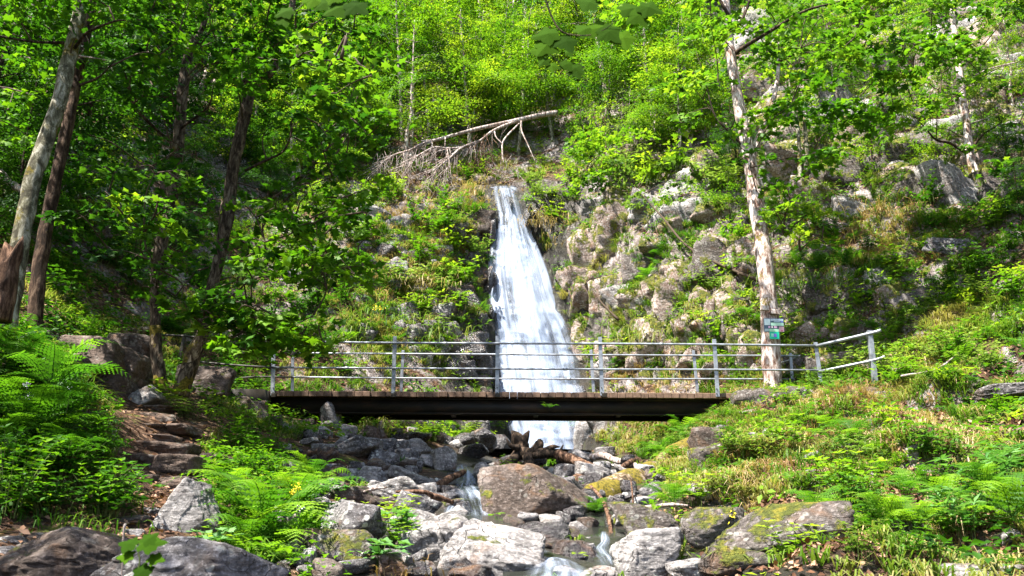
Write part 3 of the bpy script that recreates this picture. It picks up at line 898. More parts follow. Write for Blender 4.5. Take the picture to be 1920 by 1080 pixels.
stream([(866, 870, 17.5, 18), (872, 888, 16.5, 24), (873, 905, 15.6, 26), (866, 925, 14.9, 16)], seed=1)
stream([(880, 912, 14.4, 34), (893, 926, 13.6, 34), (900, 940, 13.1, 38), (906, 962, 12.7, 36), (912, 992, 12.3, 32), (900, 1012, 11.9, 30)], seed=2)
stream([(850, 945, 13.8, 16), (843, 958, 13.2, 16), (835, 972, 12.6, 18), (845, 985, 12, 8)], seed=3)
stream([(842, 985, 11.8, 12), (852, 1002, 11.2, 14), (866, 1018, 10.6, 14)], seed=4)
stream([(1133, 998, 11.4, 13), (1135, 1014, 11.1, 16), (1126, 1032, 10.6, 18), (1140, 1046, 10.2, 16), (1150, 1062, 9.8, 10)], seed=5)
stream([(1030, 1046, 10.6, 50), (1045, 1058, 9.6, 56), (1050, 1074, 8.8, 70), (1040, 1110, 7.8, 90)], seed=6)


# outcrops of the cliffs: px, py, w, h in photo pixels, material; they grow out of the ground where it is seen
def outcrop(px, py, w, h, mt, look, full=None, sub=5, tilt=None, seed=None, group='rock outcrops of the gorge sides', into=0.52, name='rock_outcrop'):
    loc, nr = hit(px, py)
    _rs[0] += 1
    s = seed or _rs[0]
    k = loc.length / FPX
    sx, sz = w * k * 1.15, h * k * 1.2
    sy = max(0.5, min(sx, sz) * 0.9)
    o = link(name, rock_mesh(s, (sx, sy, sz), sub, mt, (random.uniform(-0.15, 0.15), tilt if tilt is not None else random.uniform(-0.4, 0.4), random.uniform(-0.35, 0.35)), name, rough=0.10, planes=9, box=0.25, p=30, cells=40, cellamp=0.075))
    o.location = loc + Vector((0, 1, -0.1)) * (sy * (into - 0.25))
    return reg(o, look, 'rock', group, at=loc, full=full)
ocs = [  # right of the fall, the pale wall
    (1148, 455, 110, 150, 'cliff'), (1100, 470, 60, 120, 'cliff'), (1170, 400, 90, 70, 'cliff'), (1110, 560, 70, 110, 'cliff'), (1150, 560, 80, 80, 'cliff'), (1095, 640, 50, 80, 'cliff'), (1200, 500, 60, 70, 'rock_moss'),
    (1228, 395, 90, 56, 'rock_light'), (1290, 360, 110, 52, 'rock_light'), (1305, 330, 70, 50, 'rock_light'), (1350, 395, 70, 50, 'cliff'), (1265, 430, 60, 40, 'cliff'), (1210, 600, 60, 50, 'rock_moss'), (1260, 600, 80, 60, 'rock_moss'),
    (1320, 600, 60, 80, 'cliff'), (1365, 570, 60, 90, 'cliff'), (1330, 660, 100, 50, 'cliff'), (1270, 660, 60, 60, 'cliff'), (1215, 670, 70, 50, 'cliff'), (1160, 660, 80, 60, 'cliff'), (1390, 640, 50, 70, 'cliff'), (1240, 700, 100, 40, 'cliff'), (1360, 700, 90, 36, 'cliff'), (1165, 705, 80, 36, 'cliff'),
    (1305, 520, 60, 50, 'rock_moss'), (1378, 505, 50, 60, 'rock_light'),
    (1105, 812, 44, 80, 'rock_light'), (1130, 790, 50, 50, 'rock_light'),
    # the high wall behind the right hand tree
    (1460, 335, 70, 100, 'rock_light'), (1440, 230, 60, 90, 'cliff'), (1490, 260, 60, 70, 'cliff'), (1530, 300, 90, 60, 'cliff'), (1580, 330, 90, 70, 'rock_moss'), (1500, 110, 80, 60, 'cliff'), (1560, 180, 80, 60, 'cliff'), (1620, 250, 100, 70, 'cliff'), (1680, 200, 110, 70, 'cliff'),
    (1640, 120, 90, 60, 'cliff'), (1700, 90, 100, 70, 'cliff'), (1730, 280, 90, 60, 'cliff'), (1690, 320, 90, 40, 'rock_light'), (1600, 390, 60, 50, 'rock_light'), (1560, 250, 60, 60, 'rock_light'), (1780, 150, 80, 60, 'cliff'), (1850, 100, 80, 60, 'cliff'), (1890, 150, 60, 50, 'rock_light'), (1860, 40, 90, 60, 'cliff'), (1540, 60, 70, 50, 'cliff'), (1760, 30, 80, 50, 'cliff'), (1420, 60, 60, 60, 'cliff'), (1400, 150, 60, 60, 'cliff'), (1620, 50, 80, 50, 'cliff'),
    (1885, 250, 60, 40, 'rock_light'), (1735, 355, 110, 40, 'rock_moss'), (1800, 465, 70, 36, 'rock'), (1650, 520, 60, 50, 'rock_light'), (1640, 560, 70, 60, 'rock_moss'), (1560, 560, 80, 70, 'rock_moss'), (1500, 540, 60, 60, 'rock_moss'), (1500, 620, 50, 60, 'cliff'), (1600, 620, 60, 40, 'cliff'), (1490, 690, 50, 50, 'cliff'), (1570, 680, 60, 40, 'cliff'), (1720, 480, 60, 30, 'rock_moss'), (1480, 430, 60, 50, 'rock_moss'),
    # the ledges left of the fall
    (745, 455, 60, 40, 'rock'), (775, 490, 50, 44, 'rock'), (710, 470, 56, 34, 'rock'), (690, 500, 50, 30, 'rock'), (760, 420, 40, 34, 'rock_light'), (800, 500, 40, 34, 'rock'), (830, 490, 30, 40, 'rock'), (742, 520, 50, 30, 'rock_light'), (815, 590, 56, 50, 'rock'), (800, 560, 50, 26, 'rock_light'), (835, 620, 50, 36, 'rock'), (770, 560, 44, 26, 'rock'), (725, 585, 50, 24, 'rock_light'), (680, 560, 40, 26, 'rock_light'), (855, 560, 36, 50, 'rock_brown'), (660, 440, 50, 30, 'rock'),
    (890, 440, 26, 60, 'rock_wet'), (885, 500, 34, 56, 'rock_wet'), (880, 560, 40, 50, 'rock_wet'), (895, 610, 34, 50, 'rock_wet'), (872, 655, 60, 44, 'rock_wet'), (905, 690, 40, 60, 'rock_wet'), (860, 690, 60, 36, 'rock_wet'), (780, 665, 60, 30, 'rock'), (820, 655, 50, 30, 'rock'), (740, 650, 50, 30, 'rock'), (1082, 520, 22, 70, 'rock_moss'), (1078, 440, 26, 60, 'rock_moss'),
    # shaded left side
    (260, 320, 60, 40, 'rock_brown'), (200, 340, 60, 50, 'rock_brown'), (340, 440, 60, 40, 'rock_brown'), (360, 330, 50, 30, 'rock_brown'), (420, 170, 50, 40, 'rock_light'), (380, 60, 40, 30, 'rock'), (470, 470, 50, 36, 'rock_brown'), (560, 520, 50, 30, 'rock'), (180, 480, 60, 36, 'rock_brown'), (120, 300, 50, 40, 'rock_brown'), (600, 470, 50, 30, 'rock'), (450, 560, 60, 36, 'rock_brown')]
olook = {'cliff': 'pinkish cracked rock face', 'rock_light': 'pale sunlit rock face', 'rock_moss': 'moss draped rock', 'rock': 'grey layered rock ledge', 'rock_wet': 'wet black rock', 'rock_brown': 'shaded brown rock'}
rq = random.Random(77)
for (a_, b_, c_, d_, n_, w0, w1, mt_) in [(1090, 380, 1250, 700, 26, 40, 90, ('cliff', 'cliff', 'rock_light')), (1250, 340, 1430, 560, 18, 34, 80, ('rock_light', 'cliff', 'rock_moss')), (1250, 560, 1430, 720, 18, 34, 80, ('cliff', 'rock_moss', 'cliff')),
                                          (1400, 60, 1920, 380, 60, 50, 120, ('cliff', 'rock_light', 'cliff', 'rock_moss')), (1470, 480, 1720, 720, 16, 36, 70, ('cliff', 'rock_moss')), (640, 400, 860, 640, 26, 26, 60, ('rock', 'rock_light', 'rock')), (1200, 200, 1400, 330, 8, 36, 70, ('cliff',)),
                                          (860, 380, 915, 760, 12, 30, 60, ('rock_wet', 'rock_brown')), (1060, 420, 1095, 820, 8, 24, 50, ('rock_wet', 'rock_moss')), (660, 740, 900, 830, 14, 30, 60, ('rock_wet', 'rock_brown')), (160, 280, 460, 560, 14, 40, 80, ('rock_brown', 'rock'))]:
    for _ in range(int(n_ * 0.85)):
        w_ = rq.uniform(w0, w1)
        ocs.append((rq.uniform(a_, c_), rq.uniform(b_, d_), w_, w_ * rq.uniform(0.5, 1.1), rq.choice(mt_)))
for q in ocs:
    outcrop(*q[:5], sub=5 if q[2] * q[3] > 9000 else 4, look=('large ' if q[2] * q[3] > 6500 else '') + olook[q[4]])

# dark rocks that part the falling water
for k, (px, py, w, h) in enumerate([(990, 415, 12, 50), (1003, 402, 12, 22), (924, 430, 12, 60), (919, 520, 10, 50), (922, 585, 10, 30), (958, 385, 7, 16)]):
    boulder(px, py, w, h, float(fall_Y(py)) - 0.30 - 0.5 * (0.15 + 0.5 * (py > 480)), 'rock_wet', 'black wet rock parting the falling water', group='rocks parting the waterfall', sub=4, depth=0.5)

# boulders of the left abutment and the upper steps
for (px, py, w, h, Y, mt, lb) in [
        (168, 665, 120, 48, 14.4, 'step', 'long flat boulder topping the wall above the ferns'), (222, 688, 90, 50, 14.8, 'step', 'squared brown boulder beside the upper steps'),
        (245, 672, 74, 92, 15.8, 'rock_brown', 'tall rounded brown boulder behind the upper steps'), (205, 725, 80, 60, 14.4, 'step', 'dark block under the squared boulder'),
        (130, 690, 70, 50, 13.6, 'step', 'dark boulder at the left end of the wall above the ferns'), (240, 728, 60, 40, 14.9, 'step', 'rough stone left of the upper steps'),
        (385, 722, 90, 62, 17.6, 'rock_brown', 'rounded boulder between the twin trees and the footbridge'), (425, 775, 110, 50, 17.6, 'rock_brown', 'long dark boulder under the railing end at the twin trees'),
        (470, 790, 60, 76, 17.4, 'rock_brown', 'sun flecked stone under the left end of the footbridge'), (500, 820, 56, 66, 17.0, 'rock_brown', 'leaning stone below the left bridge end'),
        (430, 800, 80, 80, 17.6, 'rock_brown', 'dark abutment stone left of the bridge beam'), (545, 835, 50, 70, 17.2, 'rock_brown', 'dark stone under the bridge shadow at the left bank'),
        (400, 870, 60, 40, 12.6, 'step', 'brown stone on the bank right of the stone steps'), (488, 765, 60, 50, 18.9, 'rock_brown', 'squared stone carrying the left end of the beam'),
        (1412, 752, 80, 44, 18.2, 'rock_moss', 'mossy coping stone at the right bridge end'), (1478, 750, 76, 46, 18.0, 'rock_moss', 'mossy coping stone next to the right bridge end'),
        (1405, 795, 60, 44, 17.6, 'rock_light', 'pale stone under the right bridge end'), (1450, 795, 50, 36, 17.4, 'rock_moss', 'mossy stone of the right abutment'), (1385, 830, 56, 50, 17.2, 'rock_brown', 'shaded stone under the right bridge end'),
        (1520, 752, 60, 36, 17.9, 'rock', 'grey stone edging the path right of the footbridge'), (1590, 748, 90, 34, 17.5, 'rock_brown', 'root grown stone edging the path under the end post'), (1660, 752, 60, 30, 17.2, 'rock', 'grey stone edging the path right of the end post'),
        (1325, 850, 60, 90, 16.2, 'rock_brown', 'dark hollow stone on the bank below the right bridge end'), (1362, 800, 60, 60, 18.9, 'rock_brown', 'squared stone carrying the right end of the beam'),
        (1545, 855, 60, 18, 12.9, 'rock_light', 'upper pale flat stone in the little path on the right bank'), (1530, 892, 50, 20, 11.7, 'rock_light', 'lower pale flat stone in the little path on the right bank'),
        (1905, 735, 130, 24, 13.4, 'rock', 'flat grey ledge at the right edge above the ferns'), (1340, 870, 90, 70, 14.0, 'rock_moss', 'mossy rock hidden in grass under the right bridge end'),
        (1690, 1000, 60, 60, 8.6, 'rock_light', 'white stone under the hanging sedge on the right')]:
    boulder(px, py, w, h, Y, mt, '', lb, sub=5 if w > 88 else 4, tilt=random.uniform(-0.12, 0.12), box=0.5)

rg_ = random.Random(31)
for k in range(46):
    px = rg_.uniform(1290, 1910); py = rg_.uniform(760, 1050)
    loc_, nr_ = hit(px, py)
    w = rg_.uniform(18, 46) * (1.3 if py > 900 else 1.0)
    boulder(px, py, w, w * rg_.uniform(0.5, 0.8), loc_.y + 0.05, rg_.choice(['rock', 'rock_moss', 'rock_brown', 'rock_light']), 'stone half sunk in the slope', group='stones in the right bank', sub=4)

# path stones at the lower left
for k, (px, py, w, h, Y) in enumerate([(25, 1015, 50, 14, 7.2), (90, 1008, 60, 14, 7.3), (130, 1020, 40, 14, 7.1), (60, 1028, 50, 12, 7.0), (10, 1035, 40, 16, 6.8), (240, 975, 60, 10, 8.8), (290, 960, 50, 10, 9.4), (30, 1070, 60, 20, 6.3), (250, 1000, 40, 14, 8.0)]):
    loc, nr = hit(px, py)
    o = link('path_stone', rock_mesh(700 + k, (w / 190, w / 240, 0.09), 4, ['rock', 'rock_brown'][k % 2], name='path_stone', box=0.5))
    o.location = loc
    reg(o, 'flat ' + ('grey', 'brown')[k % 2] + ' stone set in the dirt path', 'stone', 'flat stones in the dirt path')

# ------------------------------------------------------------------ stone steps
ST = empty('stone_steps', W(300, 925, 10.9))
ST['label'] = 'shaded brown stone steps climbing beside the ferns to the footbridge'
reg(ST, '', 'steps', full=ST['label'])
def sparent(o, par):
    o.parent = par
    o.matrix_parent_inverse = Matrix.Translation(par.location).inverted()
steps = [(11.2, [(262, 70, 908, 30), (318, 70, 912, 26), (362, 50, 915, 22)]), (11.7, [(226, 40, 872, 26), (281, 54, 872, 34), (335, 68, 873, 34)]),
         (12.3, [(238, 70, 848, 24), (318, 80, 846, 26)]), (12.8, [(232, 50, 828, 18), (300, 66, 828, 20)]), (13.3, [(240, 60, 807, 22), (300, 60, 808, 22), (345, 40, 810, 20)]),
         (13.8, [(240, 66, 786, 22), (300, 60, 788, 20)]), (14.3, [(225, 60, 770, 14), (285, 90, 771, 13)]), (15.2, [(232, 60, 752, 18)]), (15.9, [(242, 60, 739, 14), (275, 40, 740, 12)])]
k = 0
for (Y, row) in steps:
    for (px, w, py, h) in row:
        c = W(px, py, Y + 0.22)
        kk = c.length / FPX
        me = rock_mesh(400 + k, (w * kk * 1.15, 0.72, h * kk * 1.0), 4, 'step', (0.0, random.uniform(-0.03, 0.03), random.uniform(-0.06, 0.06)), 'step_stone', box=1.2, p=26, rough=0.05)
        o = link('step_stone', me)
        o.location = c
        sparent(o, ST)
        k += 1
o = boulder(262, 752, 74, 44, 14.6, 'rock_light', '', 'pale flat boulder glowing in the sun at the head of the steps', tilt=-0.45, sub=5, seed=460, depth=0.8)

# ------------------------------------------------------------------ footbridge
def box(x0, x1, y0, y1, z0, z1, bev=0.0):
    V = np.array([[x, y, z] for x in (x0, x1) for y in (y0, y1) for z in (z0, z1)], float)
    Q = [(0, 1, 3, 2), (4, 6, 7, 5), (0, 4, 5, 1), (2, 3, 7, 6), (0, 2, 6, 4), (1, 5, 7, 3)]
    T = []
    for q in Q:
        T += [(q[0], q[1], q[2]), (q[0], q[2], q[3])]
    return V, np.array(T)
def bm_box(name, size, mat, bev=0.006, seg=1):
    bm = bmesh.new()
    bmesh.ops.create_cube(bm, size=1.0)
    for v in bm.verts:
        v.co = Vector((v.co.x * size[0], v.co.y * size[1], v.co.z * size[2]))
    if bev:
        bmesh.ops.bevel(bm, geom=bm.edges[:], offset=bev, segments=seg, affect='EDGES')
    me = bpy.data.meshes.new(name)
    bm.to_mesh(me); bm.free()
    me.materials.append(mat)
    return me
BR = empty('footbridge', W(927, 735, 18.5))
reg(BR, '', 'footbridge', full='plank footbridge on dark beams with grey steel pipe railings crossing before the waterfall')
BL = BR.location
def bchild(name, me, loc=(0, 0, 0), rot=(0, 0, 0), par=None):
    o = link(name, me)
    o.parent = par or BR
    o.location = Vector(loc) - (BL if par is None else Vector((0, 0, 0)))
    o.rotation_euler = rot
    return o
pl, pr = W(478, 733, 18.5), W(1375, 738, 18.5)
slope = math.atan2(pr.z - pl.z, pr.x - pl.x)
npl = 62
pw = (pr.x - pl.x) / npl
pms = [bm_box('plank', (pw - 0.006, 1.42 + 0.014 * k, 0.115), M['plank'], 0.008) for k in range(5)]
for i_ in range(npl):
    f = (i_ + 0.5) / npl
    p = pl.lerp(pr, f)
    bchild('plank', pms[i_ % 5], (p.x, p.y + 0.69 + random.uniform(-0.012, 0.012), p.z - 0.055 + random.uniform(-0.004, 0.004)), (0, -slope, random.uniform(-0.004, 0.004)))
# steel girders: web and two flanges each
mid_ = pl.lerp(pr, 0.5)
bl = W(500, 760, 18.6); brr = W(1372, 760, 18.6)
blen = brr.x - bl.x
for yy in (0.16, 1.16):
    parts = []
    for (z0, z1, hw) in ((-0.35, -0.325, 0.07), (-0.322, -0.045, 0.018), (-0.042, -0.012, 0.07)):
        V, T = box(-blen / 2, blen / 2, -hw, hw, z0, z1)
        parts.append((V, T, 0.5))
    V, T, C_ = merge(parts)
    bchild('girder', mesh_tris('girder', V, T, M['beam_rust']), ((bl.x + brr.x) / 2, mid_.y + yy, mid_.z - 0.116), (0, -slope, 0))
for s_ in np.linspace(-0.46, 0.46, 6):
    V, T = box(-0.05, 0.05, 0.2, 1.12, -0.30, -0.20)
    bchild('cross_brace', mesh_tris('cross_brace', V, T, M['beam']), (mid_.x + s_ * blen, mid_.y, mid_.z - 0.118))
# left end sill timber
V, T = box(-0.66, 0.66, -0.25, 1.3, -0.46, -0.0)
ls = W(446, 748, 18.4)
bchild('sill_beam', mesh_tris('sill_beam', V, T, M['beam']), (ls.x, ls.y - 0.1, ls.z + 0.16))
# posts: flat steel uprights
YN, YF = 18.44, 19.90
def post(px0, py0, px1, py1, Y, w=0.075, t=0.03):
    a, b = W(px0, py0, Y), W(px1, py1, Y)
    L = (a - b).length
    o = bchild('post', bm_box('post', (w, t, L), M['steel'], 0.004), (a + b) / 2)
    d = (a - b).normalized()
    o.rotation_euler = (0, math.atan2(d.x, d.z), 0)
    return o
for (a0, b0, a1, b1) in [(513, 661, 511, 742), (740.5, 631, 737, 742), (933, 630, 932, 742), (1125, 632, 1129, 742), (1339, 636, 1346, 744), (1529, 642, 1540, 722)]:
    post(a0, b0, a1, b1, YN, 0.085)
for (a0, b0, a1, b1) in [(549, 670, 548, 735), (756, 657, 752, 735), (1108, 656, 1113, 735), (1300, 657, 1308, 735), (1482, 662, 1487, 735)]:
    post(a0, b0, a1, b1, YF, 0.07)
post(1630, 620, 1643, 735, 18.0, 0.10, 0.10)
post(346, 630, 327, 712, 18.9, 0.07).data.materials[0] = M['steel_shaded']
bms = bm_box('post_bracket', (0.10, 0.05, 0.085), M['beam'], 0.004)
for px in (513, 933, 1133, 1357, 738):
    p = W(px, 741, 18.43)
    bchild('post_bracket', bms, p)
def rail(pts, r=0.021, name='rail', mat='steel'):
    wp = [W(*p) for p in pts]
    V, T = tube(wp, r, 8, sub=3)
    V = V - np.array(BL)
    o = link(name, mesh_tris(name, V, T, M[mat], smooth=True), BR)
    return o
rail([(610, 641, YN - 0.03), (740, 643, YN - 0.03), (1127, 644.5, YN - 0.03), (1342, 646, YN - 0.03), (1530, 648, YN - 0.03)], 0.025)
rail([(300, 628, 19.2), (345, 630, 18.9), (420, 638, 18.6), (513, 641, YN - 0.03), (610, 641, YN - 0.03)], 0.025, mat='steel_shaded')
rail([(305, 671, 19.2), (345, 675, 18.9), (420, 683, 18.6), (513, 689, YN - 0.03)], 0.021, mat='steel_shaded')
rail([(513, 689, YN - 0.03), (740, 690.5, YN - 0.03), (1127, 692.5, YN - 0.03), (1342, 693, YN - 0.03), (1535, 694, YN - 0.03)], 0.021)
rail([(1530, 649, YN - 0.03), (1632, 625, 17.95), (1652, 619, 17.85)], 0.036)
rail([(1535, 697, YN - 0.03), (1640, 675, 17.95), (1659, 668, 17.85)], 0.030)
rail([(560, 662, YF - 0.03), (755, 663.5, YF - 0.03), (1110, 665.5, YF - 0.03), (1300, 666.5, YF - 0.03), (1484, 667, YF - 0.03), (1495, 668, YF - 0.03), (1484, 674, YF + 0.1), (1462, 681, YF + 0.3)], 0.022)
rail([(405, 715, 19.6), (470, 707, 19.8), (549, 707, YF - 0.03)], 0.02, mat='steel_shaded')
rail([(549, 707, YF - 0.03), (755, 709, YF - 0.03), (1110, 710.5, YF - 0.03), (1300, 710.5, YF - 0.03), (1490, 711, YF - 0.03)], 0.020)

# ------------------------------------------------------------------ dead wood
def woody(name, pieces, mat, look_full, cat='log', base=None, sides=8, partname='branch'):
    """pieces: list of (points [(px,py,Y)..], radii); the first is the body"""
    o = None
    root = W(*pieces[0][0][0])
    for i_, (pts, rad) in enumerate(pieces):
        V, T = tube([W(*p) for p in pts], rad, sides if i_ == 0 else 6, lump=0.35, seed=i_ + 3, sub=5)
        me = mesh_tris(name if i_ == 0 else partname, V - np.array(root), T, M[mat], smooth=True)
        if i_ == 0:
            o = link(name, me); o.location = root
            reg(o, '', cat, full=look_full)
        else:
            link(partname, me, o)
    return o
# the fallen tree above the fall, with its twigs
fallen = [([(1045, 211, 31.4), (1025, 214, 31.3), (1000, 219, 31.2), (960, 228, 31), (915, 237, 30.8), (870, 248, 30.6), (820, 262, 30.3), (790, 265, 30.2)], [0.10, 0.105, 0.10, 0.09, 0.08, 0.07, 0.06, 0.04]),
          ([(965, 228, 31), (925, 245, 30.7), (895, 267, 30.4), (860, 277, 30.1), (835, 278, 29.9), (800, 283, 29.8), (775, 297, 29.7)], [0.065, 0.055, 0.05, 0.042, 0.036, 0.03, 0.018]),
          ([(820, 262, 30.3), (790, 270, 30), (770, 281, 29.8), (740, 290, 29.6), (718, 305, 29.5), (700, 330, 29.4)], [0.05, 0.045, 0.04, 0.035, 0.025, 0.012]),
          ([(835, 278, 29.9), (815, 276, 29.7), (790, 288, 29.5), (770, 305, 29.4), (762, 318, 29.4)], [0.035, 0.03, 0.025, 0.02, 0.01]),
          ([(895, 267, 30.4), (865, 277, 30), (845, 295, 29.6), (822, 314, 29.3), (812, 335, 29.2), (805, 352, 29.2)], [0.05, 0.045, 0.04, 0.03, 0.02, 0.01]),
          ([(977, 226, 31), (978, 245, 30.7), (990, 272, 30.3), (1005, 306, 30)], [0.035, 0.03, 0.02, 0.01]),
          ([(973, 232, 31), (945, 262, 30.5), (942, 285, 30.3), (944, 305, 30.1)], [0.04, 0.035, 0.03, 0.015]),
          ([(927, 245, 30.7), (930, 257, 30.5), (942, 270, 30.4)], [0.03, 0.025, 0.02]),
          ([(810, 264, 30.2), (812, 290, 29.9), (818, 305, 29.7)], [0.025, 0.02, 0.008]),
          ([(835, 258, 30.3), (834, 275, 30)], [0.025, 0.015]),
          ([(838, 278, 29.8), (842, 300, 29.5), (846, 330, 29.3)], [0.025, 0.02, 0.008])]
rr = random.Random(4)
for k in range(210):
    b = fallen[rr.choice([2, 3, 4, 2, 3, 4, 1, 8, 10])][0]
    t = rr.random() * (len(b) - 1); i_ = min(int(t), len(b) - 2); f = t - i_
    p = [b[i_][j] * (1 - f) + b[i_ + 1][j] * f for j in range(3)]
    L = rr.uniform(14, 52); a = rr.uniform(1.5, 2.9)
    q1 = (p[0] + L * 0.5 * math.cos(a) + rr.uniform(-4, 4), p[1] + L * 0.5 * math.sin(a), p[2] - rr.uniform(0, 0.3))
    q2 = (p[0] + L * math.cos(a + rr.uniform(-0.3, 0.1)), p[1] + L * math.sin(a), p[2] - rr.uniform(0, 0.5))
    fallen.append(([tuple(p), q1, q2], [0.016, 0.011, 0.005]))
root = W(*fallen[0][0][0])
ft = link('fallen_tree', None) if False else None
V, T = tube([W(*p) for p in fallen[0][0]], fallen[0][1], 10, lump=0.2, seed=2, sub=5)
FT = link('fallen_tree', mesh_tris('fallen_tree', V - np.array(root), T, M['dead_wood'], smooth=True)); FT.location = root
reg(FT, '', 'tree', full='bare bleached fallen tree hanging over the top of the waterfall')
for i_, (pts, rad) in enumerate(fallen[1:11]):
    V, T = tube([W(*p) for p in pts], rad, 6, lump=0.2, seed=i_, sub=5)
    link('branch', mesh_tris('branch', V - np.array(root), T, M['dead_wood'], smooth=True), FT)
tw = [(*tube([W(*p) for p in pts], rad, 3, sub=3, cap=False), 0.5) for pts, rad in fallen[11:]]
V, T, C_ = merge(tw)
link('twigs', mesh_tris('twigs', V - np.array(root), T, M['dead_wood']), FT)['kind'] = 'stuff'

# debris and roots behind the fall's lip and tangle under the fallen tree
def tangle(px, py, Y, w, h, n, mat, full, seed, down=True, r=0.012, name='brushwood'):
    rr = random.Random(seed)
    c = W(px, py, Y)
    parts = []
    for k in range(n):
        a = (px + rr.uniform(-w, w) * 0.4, py + rr.uniform(-h, h) * 0.4 - (h * 0.3 if down else 0), Y + rr.uniform(-0.4, 0.4))
        an = rr.uniform(0.9, 2.3) if down else rr.uniform(0, 6.28)
        L = rr.uniform(0.4, 1.0) * h
        b = (a[0] + math.cos(an) * L * 0.5 + rr.uniform(-4, 4), a[1] + math.sin(an) * L * 0.5, a[2] - rr.uniform(0, 0.3))
        d = (a[0] + math.cos(an) * L + rr.uniform(-6, 6), a[1] + math.sin(an) * L, a[2] - rr.uniform(0, 0.3))
        parts.append((*tube([W(*a), W(*b), W(*d)], [r, r * 0.8, r * 0.3], 3, sub=3, cap=False), 0.5))
    V, T, C_ = merge(parts)
    o = link(name, mesh_tris(name, V - np.array(c), T, M[mat])); o.location = c
    return reg(o, '', 'branches', full=full)
tangle(815, 365, 29.3, 60, 70, 60, 'dead_wood', 'grey brushwood hanging below the fallen tree left of the fall', 1)
tangle(903, 300, 30.4, 50, 70, 50, 'log_brown', 'brown roots dangling under the middle of the fallen tree', 2)
tangle(950, 330, 30.3, 60, 40, 60, 'dead_wood', 'heap of pale brushwood right above the waterfall lip', 3, False)
tangle(740, 320, 29.6, 90, 60, 70, 'dead_wood', 'thin bleached twigs at the left tip of the fallen tree', 4, True, 0.008)
for (px, py, w, h, Y, lb) in [(895, 335, 36, 22, 30.2, 'rounded pink stone in the roots left above the fall'), (912, 343, 26, 14, 30.0, 'small pink stone at the very lip of the fall')]:
    boulder(px, py, w, h, Y, 'cliff', '', lb, sub=4)
woody('driftwood_branch', [([(925, 345, 30.1), (945, 343, 30.0), (962, 341, 30.0)], [0.05, 0.04, 0.03])], 'log_brown', 'short brown branch caught across the lip of the fall', 'branch')

# log jam below the bridge
woody('root_stump', [([(930, 888, 17.0), (948, 872, 17.3), (966, 858, 17.6), (978, 842, 17.8), (970, 822, 17.9), (960, 808, 18.0)], [0.07, 0.085, 0.12, 0.17, 0.13, 0.02]),
                     ([(978, 842, 17.8), (985, 822, 17.9), (992, 808, 18)], [0.14, 0.09, 0.02]),
                     ([(978, 850, 17.7), (1000, 848, 17.5), (1012, 830, 17.6), (1008, 824, 17.6)], [0.15, 0.13, 0.10, 0.02]),
                     ([(1000, 852, 17.5), (1022, 846, 17.4), (1036, 838, 17.4), (1050, 838, 17.4)], [0.09, 0.08, 0.06, 0.01]),
                     ([(1000, 855, 17.4), (1028, 850, 17.3), (1046, 852, 17.2), (1056, 834, 17.3)], [0.08, 0.09, 0.05, 0.01]),
                     ([(990, 855, 17.4), (992, 875, 17.2), (995, 892, 17.0)], [0.12, 0.10, 0.06]),
                     ([(972, 840, 17.6), (958, 836, 17.5), (950, 822, 17.5)], [0.08, 0.05, 0.01])],
      'bark_dark', 'jagged dark root stump with ferns at the foot of the waterfall', 'stump', partname='root')
woody('fallen_log', [([(1045, 852, 16.9), (1075, 863, 16.6), (1105, 874, 16.3), (1135, 887, 16.0)], [0.10, 0.10, 0.085, 0.06])], 'log_brown', 'reddish brown log slanting right from the jagged stump')
woody('fallen_log', [([(1078, 900, 15.4), (1110, 908, 15.2), (1150, 908, 15.0), (1162, 905, 15)], [0.13, 0.12, 0.10, 0.06])], 'log_brown', 'dark wet log lying behind the brown midstream boulder')
woody('fallen_branch', [([(1108, 858, 18.0), (1130, 854, 17.8), (1150, 862, 17.5), (1180, 870, 17.0), (1210, 877, 16.6), (1230, 884, 16.2)], [0.07, 0.08, 0.07, 0.06, 0.05, 0.03])], 'dead_wood', 'pale crooked branch right of the waterfall foot', 'branch')
woody('fallen_branch', [([(1112, 870, 17), (1140, 872, 17), (1172, 874, 16.8)], [0.03, 0.03, 0.02])], 'dead_wood', 'thin pale stick beside the crooked branch', 'branch')
woody('fallen_branch', [([(742, 922, 12.0), (790, 922, 12.0), (815, 930, 12.1), (850, 942, 12.2)], [0.02, 0.03, 0.045, 0.03])], 'log_brown', 'orange brown stick lying across the boulders left of the stream', 'branch')
woody('fallen_branch', [([(812, 915, 14.0), (838, 900, 14.6), (870, 885, 15.2)], [0.05, 0.07, 0.05])], 'log_brown', 'dark reddish log above the small left cascade', 'branch')
woody('fallen_branch', [([(682, 922, 11.9), (700, 917, 12.0), (725, 914, 12.0)], [0.015, 0.02, 0.01])], 'dead_wood', 'short bleached stick on the boulder field', 'branch')
woody('mossy_log', [([(1118, 940, 13.6), (1160, 925, 14.2), (1200, 908, 14.8), (1240, 880, 15.6), (1285, 850, 16.4), (1330, 822, 17.2)], [0.28, 0.30, 0.28, 0.26, 0.24, 0.2])], 'bark_moss', 'thick mossy log slanting up the right bank towards the bridge end', sides=12)
woody('hanging_root', [([(1108, 912, 13.2), (1128, 935, 12.4), (1140, 965, 11.6), (1146, 1000, 10.9), (1150, 1030, 10.3), (1130, 1050, 10.0), (1105, 1070, 9.4)], [0.02, 0.025, 0.028, 0.028, 0.025, 0.02, 0.012]),
                       ([(1140, 965, 11.6), (1160, 975, 11.6), (1185, 985, 11.6)], [0.015, 0.012, 0.006]), ([(1146, 1000, 10.9), (1165, 1010, 10.9), (1158, 1040, 10.5)], [0.015, 0.012, 0.006])],
      'log_brown', 'long reddish root curling down beside the right hand trickle', 'root', partname='rootlet')
